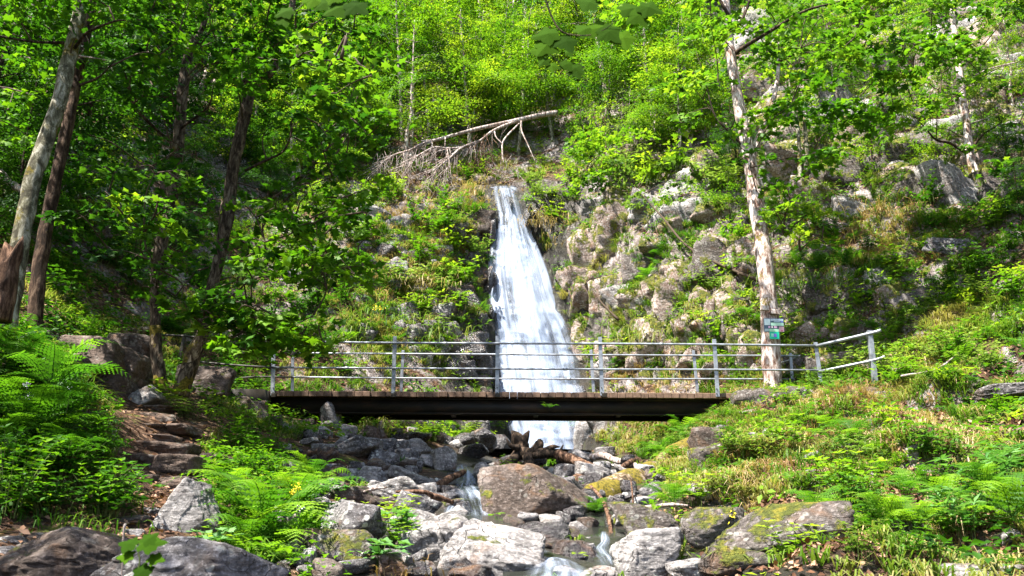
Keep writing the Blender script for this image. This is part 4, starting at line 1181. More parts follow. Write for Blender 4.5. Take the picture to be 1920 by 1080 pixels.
woody('fallen_branch', [([(1140, 955, 12.0), (1185, 955, 11.6), (1225, 950, 11.2), (1262, 946, 10.9), (1290, 948, 10.8)], [0.02, 0.025, 0.03, 0.02, 0.012])], 'dead_wood', 'pale stick reaching from the ferns over the right trickle', 'branch')
woody('fallen_branch', [([(1183, 900, 13), (1187, 940, 12), (1186, 965, 11.6)], [0.01, 0.014, 0.02])], 'log_brown', 'thin upright twig beside the pale stick at the right trickle', 'branch')
woody('fallen_branch', [([(1205, 868, 17), (1190, 862, 17), (1160, 880, 16.4)], [0.05, 0.06, 0.04])], 'log_brown', 'knotty dark branch under the pale crooked branch', 'branch')
woody('fallen_log', [([(170, 632, 17.5), (230, 622, 18.2), (290, 620, 18.8)], [0.10, 0.11, 0.08])], 'bark_moss', 'shaded log lying on the slope above the left boulder wall')
woody('fallen_log', [([(0, 325, 17.0), (25, 348, 16.8), (50, 362, 16.6)], [0.10, 0.09, 0.05])], 'dead_wood', 'grey log poking in from the left edge behind the big leaning tree')
woody('dead_branch', [([(1430, 530, 22), (1300, 470, 23.6), (1240, 405, 24.6), (1190, 350, 25.4)][::-1], [0.012, 0.03, 0.04, 0.05])], 'twig', 'long dark dead branch leaning across the pale right cliff', 'branch')
woody('dead_branch', [([(1160, 600, 24.0), (1130, 570, 24.3), (1112, 545, 24.5)], [0.04, 0.03, 0.01])], 'twig', 'short dark stick leaning on the cliff right of the fall', 'branch')
woody('dead_branch', [([(1545, 1040, 7.8), (1560, 1005, 8.0), (1572, 985, 8.2)], [0.008, 0.008, 0.004])], 'dead_wood', 'thin pale stick standing right of the long mossy boulder', 'branch')
woody('dead_branch', [([(1690, 705, 16), (1760, 690, 16.2), (1820, 640, 16.5)], [0.02, 0.02, 0.01])], 'dead_wood', 'bleached stick in the grass right of the railing end', 'branch')

# splintered stump at the left edge
def splinter(px0, py0, px1, py1, Y, r0, r1, full):
    a, b = W(px0, py0, Y), W(px1, py1, Y)
    V, T = tube([a, a.lerp(b, 0.35), a.lerp(b, 0.7), b], [r0, r0 * 0.9, r1 * 1.1, r1], 16, lump=0.3, seed=8, sub=6)
    n = len(V)
    top = (V - np.array(a)) @ np.array((b - a).normalized()) / (b - a).length
    ang_ = np.arange(n) % 16
    spike = np.array([0.9, 0.2, -0.4, -0.9, -0.5, 0.1, 0.5, -0.2, -1.0, -0.6, 0.3, 1.1, 0.4, -0.3, 0.2, 0.7])[ang_]
    V = V + np.outer(np.clip((top - 0.8) / 0.2, 0, 1) * spike * r1 * 1.6, np.array((b - a).normalized()))
    o = link('splintered_stump', mesh_tris('splintered_stump', V - np.array(a), T, M['log_brown'], smooth=True)); o.location = a
    return reg(o, '', 'stump', full=full)
splinter(-12, 600, 24, 470, 9.6, 0.17, 0.11, 'splintered leaning stump at the left edge before the big leaning tree')
# ------------------------------------------------------------------ leaves
OVAL_V = np.array([[0, 0, 0], [0.42, 0.27, 0.07], [1.0, 0, -0.10], [0.42, -0.27, 0.07]])
OVAL_T = np.array([[0, 2, 1], [0, 3, 2]])
_h = [(0.0, 0.0), (-0.08, 0.30), (0.20, 0.24), (0.34, 0.56), (0.52, 0.27), (1.0, 0.0)]
_o = [_h[0]] + _h[1:5] + [_h[5]] + [(x, -y) for x, y in _h[4:0:-1]]
MAPLE_V = np.array([[0.36, 0, 0.03]] + [[x, y, -0.10 * abs(y) - 0.06 * x * x] for x, y in _o])
MAPLE_T = np.array([[0, 1 + (i + 1) % len(_o), 1 + i] for i in range(len(_o))])
LANCE_V = np.array([[0, 0, 0], [0.35, 0.10, 0.04], [1.0, 0, -0.12], [0.35, -0.10, 0.04]])
SHAPES = {'oval': (OVAL_V, OVAL_T), 'maple': (MAPLE_V, MAPLE_T), 'lance': (LANCE_V, OVAL_T)}

def norm(A):
    return A / (np.linalg.norm(A, axis=1)[:, None] + 1e-9)

def leaves(P, N, S, kind, rng, tint, yaw=None, point=None):
    """one leaf per row of P: N upward side, S length, all as one array of faces"""
    V0, T0 = SHAPES[kind]
    n = len(P)
    N = norm(N)
    if point is None:
        a = rng.normal(size=(n, 3))
    else:
        a = point + rng.normal(size=(n, 3)) * 0.25
    Tn = norm(a - N * (a * N).sum(1)[:, None])
    B = np.cross(N, Tn)
    V = P[:, None, :] + S[:, None, None] * (V0[None, :, 0, None] * Tn[:, None, :] + V0[None, :, 1, None] * B[:, None, :] + V0[None, :, 2, None] * N[:, None, :])
    T = T0[None] + (np.arange(n) * len(V0))[:, None, None]
    return V.reshape(-1, 3), T.reshape(-1, 3), np.repeat(tint, len(V0))

def spray_leaves(centres, radii, per, size, kind, rng, tilt=0.30, thick=0.10, droop=0.25, t0=0.5, tv=0.2, out=None, clump=0.8):
    """flat tiers of foliage; per = leaves per square metre of tier"""
    Ps, Ns, Ss, Ts, Pt = [], [], [], [], []
    for k, (c, r) in enumerate(zip(centres, radii)):
        n = max(6, int(per * r * r * 3.1))
        nor = np.array([rng.normal() * tilt, rng.normal() * tilt, 1.0]); nor /= np.linalg.norm(nor)
        # leaves gather on side twigs of the tier
        nb = max(4, int(5 * r + 3))
        ba = rng.random(nb) * 6.28
        br = r * np.sqrt(rng.random(nb)) * 0.85
        bi = rng.integers(0, nb, n)
        sg = 0.30 * r * clump
        x = np.cos(ba[bi]) * br[bi] + rng.normal(size=n) * sg
        y = np.sin(ba[bi]) * br[bi] + rng.normal(size=n) * sg
        q = np.hypot(x, y)
        z = rng.normal(size=n) * thick * r - droop * q * q / max(r, 0.2)
        u = np.cross([0, 1, 0.1], nor); u /= np.linalg.norm(u); w = np.cross(nor, u)
        P_ = np.array(c)[None] + x[:, None] * u + y[:, None] * w + z[:, None] * nor
        N_ = nor[None] + rng.normal(size=(n, 3)) * 0.42
        Ps.append(P_); Ns.append(N_)
        Ss.append(size * rng.uniform(0.6, 1.25, n))
        tt = t0 + rng.normal() * tv * 0.8
        Ts.append(np.clip(tt + rng.normal(size=n) * tv * 0.7, 0, 1))
        Pt.append(np.stack([x, y, -0.2 * np.ones(n)], 1))
    P_, N_, S_, T_, Q_ = (np.concatenate(a) for a in (Ps, Ns, Ss, Ts, Pt))
    return leaves(P_, N_, S_, kind, rng, T_, point=norm(Q_))

# ------------------------------------------------------------------ trees of the forest: a few builds, many individuals
def tree_build(seed, H, R, tiers, per, size, mat, bark, kind='oval', base=0.25, r0=0.14, lean=0.05, t0=0.5, conic=0.6):
    rng = np.random.default_rng(seed)
    rr = random.Random(seed)
    pts = [Vector((0, 0, -0.6))]
    lx, ly = rr.uniform(-lean, lean), rr.uniform(-lean, lean)
    for k in range(1, 7):
        z = H * k / 6
        pts.append(Vector((lx * z + rr.uniform(-0.1, 0.1), ly * z + rr.uniform(-0.1, 0.1), z)))
    rad = [r0 * (1 - 0.88 * (k / 6) ** 0.9) for k in range(7)]
    trunk = tube(pts, rad, 8, lump=0.2, seed=seed, sub=3)
    cs, rs, limbs = [], [], []
    for k in range(tiers):
        f = base + (1 - base) * (k + rr.random()) / tiers
        z = H * f
        env = R * min(1.0, (1.08 - f) / (1 - base) * conic * 1.6 + 0.12) * (0.6 + 0.4 * min(1, (f - base) * 6 + 0.2))
        a = k * 2.4 + rr.uniform(-0.5, 0.5)
        d = env * rr.uniform(0.35, 0.95)
        c = Vector((lx * z + math.cos(a) * d, ly * z + math.sin(a) * d, z + rr.uniform(-0.3, 0.3)))
        r = max(0.35, env * rr.uniform(0.38, 0.62))
        cs.append(tuple(c)); rs.append(r)
        st = Vector((lx * z, ly * z, z - 0.35 * d))
        V, T = tube([st, st.lerp(c, 0.5) + Vector((0, 0, 0.12 * d)), c], [max(0.012, r0 * 0.22), r0 * 0.13, 0.006], 4, sub=2, cap=False)
        limbs.append((V, T, 0.5))
    L = spray_leaves(cs, rs, per, size, kind, rng, t0=t0, tv=0.22)
    out = {'trunk': mesh_tris('trunk', *trunk, M[bark], smooth=True), 'crown': mesh_tris('crown', L[0], L[1], M[mat], tint=L[2])}
    V, T, C_ = merge(limbs)
    out['limbs'] = mesh_tris('limbs', V, T, M[bark])
    return out

BUILDS = {
    'beech_a': (tree_build(1, 11, 3.0, 34, 95, 0.15, 'leaf_lit', 'bark_grey', t0=0.55), 'yellow green leafy tree'),
    'beech_b': (tree_build(2, 9, 2.6, 30, 100, 0.145, 'leaf_lit', 'bark_pale', base=0.15, t0=0.62), 'bright green leafy tree'),
    'ash': (tree_build(3, 13, 3.0, 30, 85, 0.15, 'leaf_mid', 'bark_pale', base=0.35, t0=0.6), 'mid green slender tree'),
    'maple': (tree_build(4, 8, 2.4, 26, 60, 0.19, 'leaf_lit', 'bark_grey', kind='oval', base=0.2, t0=0.45), 'young maple'),
    'sapling': (tree_build(5, 4.2, 1.3, 20, 110, 0.13, 'leaf_lit', 'twig', base=0.15, r0=0.04, t0=0.5), 'bright sapling'),
    'sapling_pale': (tree_build(6, 3.2, 1.2, 16, 120, 0.11, 'leaf_pale', 'bark_pale', base=0.1, r0=0.035, t0=0.55), 'pale grey green sapling'),
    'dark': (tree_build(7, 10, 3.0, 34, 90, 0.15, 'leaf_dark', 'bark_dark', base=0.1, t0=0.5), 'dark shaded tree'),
    'spruce': (tree_build(8, 7, 1.7, 46, 150, 0.11, 'leaf_dark', 'bark_red', kind='lance', base=0.04, t0=0.6, conic=0.62, r0=0.09), 'dark green conifer')}

def place_tree(kind, loc, s, rz=None, group='trees on the upper forest slope', at=None, look=None, parts=True, lean=None):
    b, lk = BUILDS[kind]
    t = empty('sapling' if 'sapling' in kind else 'forest_tree', loc, random.uniform(0, 6.28) if rz is None else rz)
    t.scale = (s * random.uniform(0.9, 1.1), s * random.uniform(0.9, 1.1), s)
    if lean:
        t.rotation_euler = (lean[0], lean[1], t.rotation_euler.z)
    for p in ('trunk', 'limbs', 'crown'):
        link(p, b[p], t)
    return reg(t, look or lk, 'sapling' if 'sapling' in kind else 'tree', group, at=at or Vector(loc) + Vector((0, 0, 2.5 * s)))

# slope above the fall and at both sides: base pixel, kind, scale
rr = random.Random(21)
bg = []
for row, (y0, n, kinds, sc) in enumerate([(318, 9, ['sapling', 'beech_b', 'maple', 'beech_a'], (0.45, 0.7)), (270, 12, ['beech_a', 'beech_b', 'maple', 'ash'], (0.6, 0.85)), (200, 14, ['beech_a', 'beech_b', 'ash', 'maple'], (0.7, 1.0)), (110, 14, ['beech_a', 'ash', 'beech_b'], (0.8, 1.1)), (10, 14, ['beech_a', 'ash', 'beech_b'], (0.9, 1.2))]):
    for k in range(n):
        px = 420 + (k + rr.uniform(0.1, 0.9)) * (900 / n)
        py = y0 + rr.uniform(-22, 22) + (20 if px < 650 else 0)
        if row == 0 and 860 < px < 1060:
            py = 262
        bg.append((px, py, rr.choice(kinds), rr.uniform(*sc)))
for px, py, kd, s in bg:
    loc, nr = hit(px, py)
    place_tree(kd, loc, s, lean=(0.10, 0))
for k in range(26):   # beyond what the ground rays meet: the top of the slope
    x = -18 + 36 * (k + rr.random()) / 26
    loc, nr = drop(x, rr.uniform(44, 56))
    place_tree(rr.choice(['beech_a', 'ash', 'beech_b']), loc, rr.uniform(0.9, 1.3), group='trees along the skyline of the slope')
# trees and saplings of the right wall
for (px, py, kd, s) in [(1130, 330, 'sapling', 0.8), (1180, 300, 'sapling_pale', 0.9), (1230, 290, 'sapling_pale', 1.0), (1090, 290, 'sapling', 0.9), (1270, 250, 'sapling_pale', 1.0), (1330, 280, 'sapling', 0.8), (1180, 230, 'sapling_pale', 1.1), (1250, 180, 'sapling', 1.1),
                        (1330, 180, 'beech_b', 0.45), (1300, 120, 'maple', 0.6), (1240, 100, 'beech_b', 0.6), (1385, 330, 'dark', 0.28), (1370, 420, 'sapling', 0.5), (1480, 200, 'sapling', 0.9), (1560, 130, 'sapling', 1.0), (1540, 290, 'sapling', 0.55),
                        (1640, 330, 'sapling', 0.6), (1620, 180, 'sapling', 0.7), (1700, 250, 'sapling', 0.6), (1760, 330, 'sapling', 0.55), (1850, 300, 'sapling', 0.7), (1800, 220, 'maple', 0.4), (1900, 200, 'beech_b', 0.4), (1700, 130, 'maple', 0.45), (1590, 60, 'beech_b', 0.5), (1480, 60, 'beech_b', 0.5), (1900, 90, 'maple', 0.5), (1760, 60, 'maple', 0.5),
                        (1660, 20, 'beech_b', 0.6), (1860, -10, 'beech_b', 0.6), (1400, 20, 'beech_a', 0.6), (1900, 340, 'dark', 0.25), (1915, 420, 'dark', 0.2), (1450, 440, 'dark', 0.16), (1530, 420, 'sapling', 0.35), (1575, 240, 'ash', 0.3), (1510, 190, 'ash', 0.32)]:
    loc, nr = hit(px, py)
    place_tree(kd, loc, s, group='saplings and small trees on the right rock wall')
# left hillside
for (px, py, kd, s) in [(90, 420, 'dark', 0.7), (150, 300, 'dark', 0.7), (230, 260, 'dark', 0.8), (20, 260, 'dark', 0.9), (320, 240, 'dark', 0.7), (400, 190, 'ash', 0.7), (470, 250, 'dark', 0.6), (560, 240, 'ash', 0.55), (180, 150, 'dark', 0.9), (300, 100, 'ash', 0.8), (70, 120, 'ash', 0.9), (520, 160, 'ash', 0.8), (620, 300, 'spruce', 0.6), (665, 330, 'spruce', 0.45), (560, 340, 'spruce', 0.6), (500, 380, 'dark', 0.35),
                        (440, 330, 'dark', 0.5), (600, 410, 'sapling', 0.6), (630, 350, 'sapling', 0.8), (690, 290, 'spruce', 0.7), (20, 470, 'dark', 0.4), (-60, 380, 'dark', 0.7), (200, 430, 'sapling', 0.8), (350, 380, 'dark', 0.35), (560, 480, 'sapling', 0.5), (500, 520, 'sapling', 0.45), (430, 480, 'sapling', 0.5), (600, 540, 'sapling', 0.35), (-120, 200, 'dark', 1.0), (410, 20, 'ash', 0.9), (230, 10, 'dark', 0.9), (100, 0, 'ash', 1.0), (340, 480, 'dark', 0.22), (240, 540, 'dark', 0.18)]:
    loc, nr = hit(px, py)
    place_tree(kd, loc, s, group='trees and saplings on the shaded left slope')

# ------------------------------------------------------------------ the named trees of the foreground
def big_tree(name, pts, rad, bark, full, limbs=(), cat='tree', sub=6, sides=16):
    root = W(*pts[0])
    V, T = tube([W(*p) for p in pts], np.array(rad) * (0.68 if 'lean' in name else (0.82 if bark == 'bark_twin' else 1.0)), sides, lump=0.22, seed=len(full), sub=sub)
    t = empty(name, root)
    link('trunk', mesh_tris('trunk', V - np.array(root), T, M[bark], smooth=True), t)
    reg(t, '', cat, full=full, at=W(*pts[len(pts) // 2]))
    for lp, lr, lb in limbs:
        V, T = tube([W(*p) for p in lp], lr, 7, lump=0.15, seed=3, sub=5)
        link('limb', mesh_tris('limb', V - np.array(root), T, M[lb or bark], smooth=True), t)
    return t, np.array(root)

def region_sprays(regs, rng):
    """regs: (px0, py0, px1, py1, Y0, Y1, count, radius) -> centres and radii of foliage tiers"""
    cs, rs = [], []
    for (a, b, c, d, y0, y1, n, r) in regs:
        for k in range(n):
            p = W(rng.uniform(a, c), rng.uniform(b, d), rng.uniform(y0, y1))
            cs.append(tuple(p)); rs.append(r * rng.uniform(0.6, 1.25))
    return cs, rs
def crown(t, root, regs, per, size, kind, mat, seed, bark='twig', anchors=None, t0=0.5, tv=0.2, name='crown', tilt=0.25, droop=0.2, cs_rs=None):
    rng = np.random.default_rng(seed)
    cs, rs = cs_rs or region_sprays(regs, rng)
    L = spray_leaves(cs, rs, per, size, kind, rng, t0=t0, tv=tv, tilt=tilt, droop=droop, thick=0.07)
    link(name, mesh_tris(name, L[0] - root, L[1], M[mat], tint=L[2]), t)
    if anchors is not None:
        A = np.array([tuple(W(*a)) for a in anchors])
        parts = []
        C3 = np.array(cs)
        order = np.argsort(((C3[:, None] - A[None]) ** 2).sum(2).min(1))
        nodes = list(A)
        for oi_ in order:
            c = C3[oi_]
            NN = np.array(nodes)
            d = np.linalg.norm(NN - c, axis=1) + 0.8 * np.maximum(0, NN[:, 2] - c[2])
            s = NN[d.argmin()]
            if np.linalg.norm(s - c) > 3.2:
                nodes.append(c)
                continue
            m_ = (s + c) / 2 + np.array([rng.normal() * 0.12, rng.normal() * 0.12, 0.10 + rng.normal() * 0.06])
            parts.append((*tube([s, m_, c], [0.018, 0.012, 0.006], 4, sub=3, cap=False), 0.5))
            nodes.append(c); nodes.append(m_)
        if parts:
            V, T, C_ = merge(parts)
            link('twigs', mesh_tris('twigs', V - root, T, M[bark]), t)

# right hand tree with the signs
RT, rroot = big_tree('maple_tree', [(1449, 742, 19.6), (1446, 660, 19.6), (1441, 560, 19.7), (1430, 460, 19.8), (1417, 380, 19.9), (1404, 290, 20.0), (1388, 210, 20.1), (1374, 130, 20.2), (1365, 60, 20.3), (1358, -60, 20.5), (1350, -200, 20.8)],
                     [0.235, 0.215, 0.20, 0.19, 0.18, 0.165, 0.145, 0.13, 0.115, 0.10, 0.07], 'bark_pale', 'tall pale flaky barked tree carrying small signs at the right bridge end',
                     [([(1408, 300, 20.0), (1425, 255, 20.3), (1440, 220, 20.6), (1455, 165, 20.8), (1460, 110, 21), (1458, 60, 21.2)], [0.11, 0.10, 0.08, 0.06, 0.045, 0.03], 'bark_pale'),
                      ([(1378, 100, 20.2), (1400, 85, 20.0), (1450, 55, 19.8), (1510, 20, 19.5), (1580, 2, 19.2), (1640, -20, 19)], [0.06, 0.055, 0.045, 0.035, 0.025, 0.015], 'bark_dark'),
                      ([(1370, 60, 20.2), (1366, 30, 20.1), (1350, 0, 20.0), (1340, -40, 20)], [0.06, 0.05, 0.04, 0.02], 'bark_dark'),
                      ([(1374, 55, 20.2), (1392, 35, 20.2), (1405, 0, 20.2), (1410, -40, 20.2)], [0.05, 0.04, 0.03, 0.02], 'bark_dark'),
                      ([(1452, 120, 20.9), (1500, 100, 20.6), (1560, 95, 20.2), (1620, 60, 19.9)], [0.035, 0.03, 0.02, 0.01], 'bark_dark'),
                      ([(1400, 280, 20.0), (1370, 250, 20.1), (1340, 215, 20.2), (1322, 150, 20.4), (1305, 95, 20.5)], [0.04, 0.03, 0.022, 0.015, 0.008], 'bark_dark'),
                      ([(1395, 240, 20.0), (1380, 236, 19.8), (1350, 245, 19.5)], [0.03, 0.02, 0.01], 'bark_dark')])
anch = [(1378, 100, 20.2), (1450, 55, 19.8), (1510, 20, 19.5), (1580, 2, 19.2), (1366, 30, 20.1), (1392, 35, 20.2), (1455, 165, 20.8), (1460, 110, 21), (1500, 100, 20.6), (1560, 95, 20.2), (1340, 215, 20.2), (1322, 150, 20.4), (1404, 290, 20), (1425, 380, 19.9)]
crown(RT, rroot, [(1180, -160, 1700, 10, 17, 24, 34, 0.75), (1250, -20, 1460, 110, 18, 22, 14, 0.55), (1440, -10, 1700, 100, 17, 20, 14, 0.55), (1560, 60, 1800, 130, 16.5, 18.5, 12, 0.55), (1240, 120, 1360, 260, 19, 21.5, 10, 0.5), (1330, 210, 1370, 260, 18.8, 19.4, 2, 0.4)],
      62, 0.17, 'maple', 'leaf_lit', 31, anchors=anch, t0=0.5)
crown(RT, rroot, [(1400, 180, 1600, 300, 17.5, 20, 10, 0.55), (1480, 130, 1700, 230, 17, 19.5, 12, 0.5), (1380, 180, 1500, 230, 18.5, 20, 4, 0.45)], 60, 0.16, 'maple', 'leaf_mid', 32, anchors=anch, t0=0.65, name='lower_crown')

# pale tree of the right rock wall
T5, r5 = big_tree('slender_tree', [(1843, 368, 22.4), (1832, 335, 22.4), (1818, 290, 22.5), (1812, 230, 22.6), (1803, 170, 22.7), (1795, 100, 22.9), (1785, 20, 23.1), (1776, -60, 23.3)], [0.19, 0.15, 0.125, 0.11, 0.10, 0.085, 0.07, 0.05], 'bark_pale',
                  'slim whitish tree rooted on the ledge of the right rock wall',
                  [([(1815, 290, 22.5), (1840, 255, 22.2), (1870, 235, 22.0), (1880, 225, 22)], [0.045, 0.035, 0.02, 0.01], 'bark_dark'), ([(1812, 235, 22.6), (1840, 225, 22.2), (1866, 219, 22)], [0.025, 0.02, 0.01], 'dead_wood'),
                   ([(1810, 285, 22.5), (1780, 268, 22.2), (1755, 262, 22), (1735, 240, 21.8), (1720, 225, 21.6)], [0.05, 0.04, 0.03, 0.02, 0.01], 'bark_dark'),
                   ([(1806, 165, 22.7), (1840, 135, 22), (1900, 118, 21.5), (1960, 110, 21)], [0.025, 0.02, 0.015, 0.01], 'dead_wood')])
crown(T5, r5, [(1700, -120, 1980, 40, 19, 24, 20, 0.75), (1700, 60, 1960, 200, 18.5, 22, 15, 0.5), (1640, 160, 1780, 260, 19, 22, 8, 0.5), (1820, 230, 1960, 330, 19, 21.5, 7, 0.5)], 60, 0.16, 'maple', 'leaf_lit', 33,
      anchors=[(1812, 230, 22.6), (1803, 170, 22.7), (1795, 100, 22.9), (1785, 20, 23.1), (1755, 262, 22), (1870, 235, 22), (1840, 135, 22), (1900, 118, 21.5)], t0=0.5)
for (pts, rad, lb) in [([(1505, 400, 24.2), (1500, 330, 24.3), (1497, 250, 24.5), (1490, 200, 24.7), (1478, 150, 25)], [0.08, 0.07, 0.055, 0.045, 0.03], 'slim grey stem left of the tall cliff rocks'),
                       ([(1532, 220, 26.2), (1534, 170, 26.3), (1532, 120, 26.5), (1525, 80, 26.7)], [0.07, 0.06, 0.05, 0.03], 'slim grey stem before the tall cliff rocks'),
                       ([(1510, 330, 24.4), (1512, 280, 24.5), (1508, 220, 24.7)], [0.10, 0.08, 0.05], 'short thick dark stem between the slim grey stems')]:
    t, r_ = big_tree('slender_tree', pts, rad, 'bark_grey', lb, sides=8)
    crown(t, r_, [(pts[-1][0] - 60, pts[-1][1] - 90, pts[-1][0] + 60, pts[-1][1], pts[-1][2] - 1.5, pts[-1][2] + 1, 7, 0.6)], 60, 0.15, 'maple', 'leaf_lit', 34 + len(lb), anchors=[pts[-1]])
for (pts, rad, lb) in [([(768, 372, 30.2), (770, 300, 31), (773, 230, 32), (775, 160, 33), (772, 90, 34)], [0.09, 0.08, 0.07, 0.055, 0.04], 'thin pale trunk standing behind the left part of the fallen tree'),
                       ([(981, 175, 37), (979, 140, 37.5), (983, 80, 38), (985, 10, 39)], [0.13, 0.11, 0.10, 0.07], 'pale grey trunk in the bright wood above the fall'),
                       ([(862, 195, 37), (858, 130, 37.5), (866, 75, 38), (860, 10, 39)], [0.11, 0.10, 0.09, 0.06], 'dark curved trunk in the bright wood left above the fall'),
                       ([(560, 330, 29), (552, 260, 29.5), (556, 200, 30), (560, 100, 31)], [0.10, 0.09, 0.08, 0.05], 'pale trunk in the shade left of the bright wood'),
                       ([(282, 200, 30), (279, 150, 30), (282, 90, 31), (285, 20, 32)], [0.16, 0.15, 0.14, 0.1], 'bluish white trunk between the big leaning tree and the twin trees'),
                       ([(372, 180, 31), (385, 140, 31), (398, 90, 32)], [0.10, 0.09, 0.07], 'short pale stem behind the upper twin trees'),
                       ([(400, 190, 31), (403, 150, 31), (412, 110, 32)], [0.08, 0.07, 0.05], 'thin white stem behind the right twin tree')]:
    t, r_ = big_tree('slender_tree', pts, rad, 'bark_pale' if 'dark' not in lb else 'bark_dark', lb, sides=8)
    crown(t, r_, [(pts[-1][0] - 80, pts[-1][1] - 130, pts[-1][0] + 80, pts[-1][1], pts[-1][2] - 1.5, pts[-1][2] + 1.5, 9, 0.9)], 60, 0.15, 'oval', 'leaf_lit', 50 + len(lb), anchors=[pts[-1]])

# the leaning tree at the left and its reddish neighbour
LT, lroot = big_tree('leaning_tree', [(10, 620, 12.6), (26, 520, 12.7), (45, 420, 12.8), (62, 335, 12.9), (84, 270, 13.0), (112, 185, 13.1), (130, 110, 13.2), (148, 30, 13.3), (160, -60, 13.5), (172, -200, 13.8)],
                     [0.24, 0.22, 0.205, 0.195, 0.19, 0.185, 0.18, 0.17, 0.155, 0.12], 'bark_grey', 'thick leaning grey barked tree near the left edge',
                     [([(150, 105, 13.1), (172, 108, 12.8), (198, 112, 12.6)], [0.02, 0.012, 0.004], 'dead_wood'), ([(140, 90, 13.1), (165, 60, 12.8), (215, 40, 12.6), (235, 38, 12.5)], [0.03, 0.025, 0.018, 0.01], 'bark_dark'),
                      ([(150, 160, 13.1), (185, 145, 12.9), (205, 125, 12.8), (218, 110, 12.7)], [0.022, 0.018, 0.012, 0.006], 'bark_dark'), ([(120, 80, 13.1), (60, 78, 13), (0, 68, 12.8), (-40, 60, 12.7)], [0.03, 0.022, 0.018, 0.01], 'bark_dark')])
crown(LT, lroot, [(-120, -330, 380, -40, 11, 15, 26, 0.85), (-60, -40, 240, 90, 12.5, 16.5, 16, 0.55), (180, -40, 360, 120, 13, 17, 14, 0.5), (-60, 80, 60, 280, 13.5, 17, 10, 0.5)], 50, 0.14, 'maple', 'leaf_mid', 35, anchors=[(148, 30, 13.3), (130, 110, 13.2), (60, 78, 13), (215, 40, 12.6), (160, -60, 13.5), (172, -200, 13.8), (205, 125, 12.8)], t0=0.42)
T1b, r1b = big_tree('leaning_tree', [(62, 640, 13.8), (72, 520, 13.9), (88, 420, 14), (108, 320, 14.1), (130, 220, 14.2), (146, 140, 14.3), (162, 60, 14.4), (176, -20, 14.5), (190, -140, 14.8)], [0.19, 0.175, 0.165, 0.155, 0.145, 0.14, 0.13, 0.12, 0.09], 'bark_red',
                    'reddish brown trunk close behind the thick leaning tree', [([(140, 110, 14.2), (165, 85, 13.8), (160, 62, 13.6)], [0.02, 0.015, 0.006], 'dead_wood'), ([(150, 85, 14.2), (175, 95, 13.8), (195, 100, 13.6)], [0.02, 0.012, 0.005], 'dead_wood')])
crown(T1b, r1b, [(60, -260, 420, -60, 12, 17, 16, 0.9)], 50, 0.14, 'maple', 'leaf_mid', 36, anchors=[(176, -20, 14.5), (190, -140, 14.8)], t0=0.4)

# the twin trees beside the steps
TA, ra = big_tree('maple_tree', [(304, 742, 15.6), (300, 705, 15.6), (293, 660, 15.6), (291, 600, 15.6), (292, 540, 15.6), (300, 470, 15.6), (320, 380, 15.7), (330, 320, 15.7), (338, 230, 15.8), (345, 150, 15.8), (356, 90, 15.8), (374, 65, 15.8), (388, 25, 15.8), (402, -30, 15.9), (420, -140, 16)],
                  [0.16, 0.14, 0.125, 0.12, 0.125, 0.135, 0.14, 0.14, 0.135, 0.13, 0.11, 0.075, 0.07, 0.06, 0.04], 'bark_twin', 'left one of the twin trees beside the stone steps with a pale bare foot',
                  [([(340, 240, 15.7), (380, 210, 15.5), (395, 190, 15.3), (400, 160, 15.2)], [0.03, 0.022, 0.018, 0.008], 'bark_dark'), ([(318, 265, 15.6), (275, 225, 15.2), (248, 190, 15), (238, 150, 14.8), (232, 130, 14.7)], [0.028, 0.03, 0.03, 0.022, 0.012], 'bark_dark')])
TB, rb = big_tree('maple_tree', [(338, 742, 15.2), (346, 715, 15.2), (358, 680, 15.2), (374, 640, 15.2), (388, 590, 15.2), (400, 530, 15.2), (414, 470, 15.2), (428, 400, 15.2), (434, 340, 15.2), (442, 290, 15.2), (456, 230, 15.2), (470, 170, 15.2), (490, 150, 15.2), (512, 132, 15.1), (528, 95, 15.1), (540, 50, 15), (552, -20, 15), (560, -120, 15)],
                  [0.20, 0.18, 0.165, 0.15, 0.14, 0.14, 0.14, 0.145, 0.14, 0.14, 0.145, 0.14, 0.10, 0.075, 0.08, 0.075, 0.065, 0.04], 'bark_twin', 'right one of the twin trees with a curved mossy foot and a broken elbow above',
                  [([(460, 320, 15.2), (500, 300, 15), (530, 285, 14.8), (545, 255, 14.6), (552, 225, 14.5)], [0.03, 0.028, 0.02, 0.014, 0.008], 'bark_dark'), ([(465, 175, 15.2), (462, 160, 15.2), (466, 150, 15.1)], [0.13, 0.12, 0.10], 'bark_dark'),
                   ([(512, 132, 15.1), (500, 125, 15), (480, 80, 14.8), (470, 30, 14.6)], [0.025, 0.02, 0.015, 0.008], 'bark_dark'), ([(400, 540, 15.1), (430, 560, 14.6), (480, 600, 14.1), (540, 640, 13.8), (600, 655, 13.6)], [0.03, 0.028, 0.022, 0.016, 0.006], 'bark_dark')])
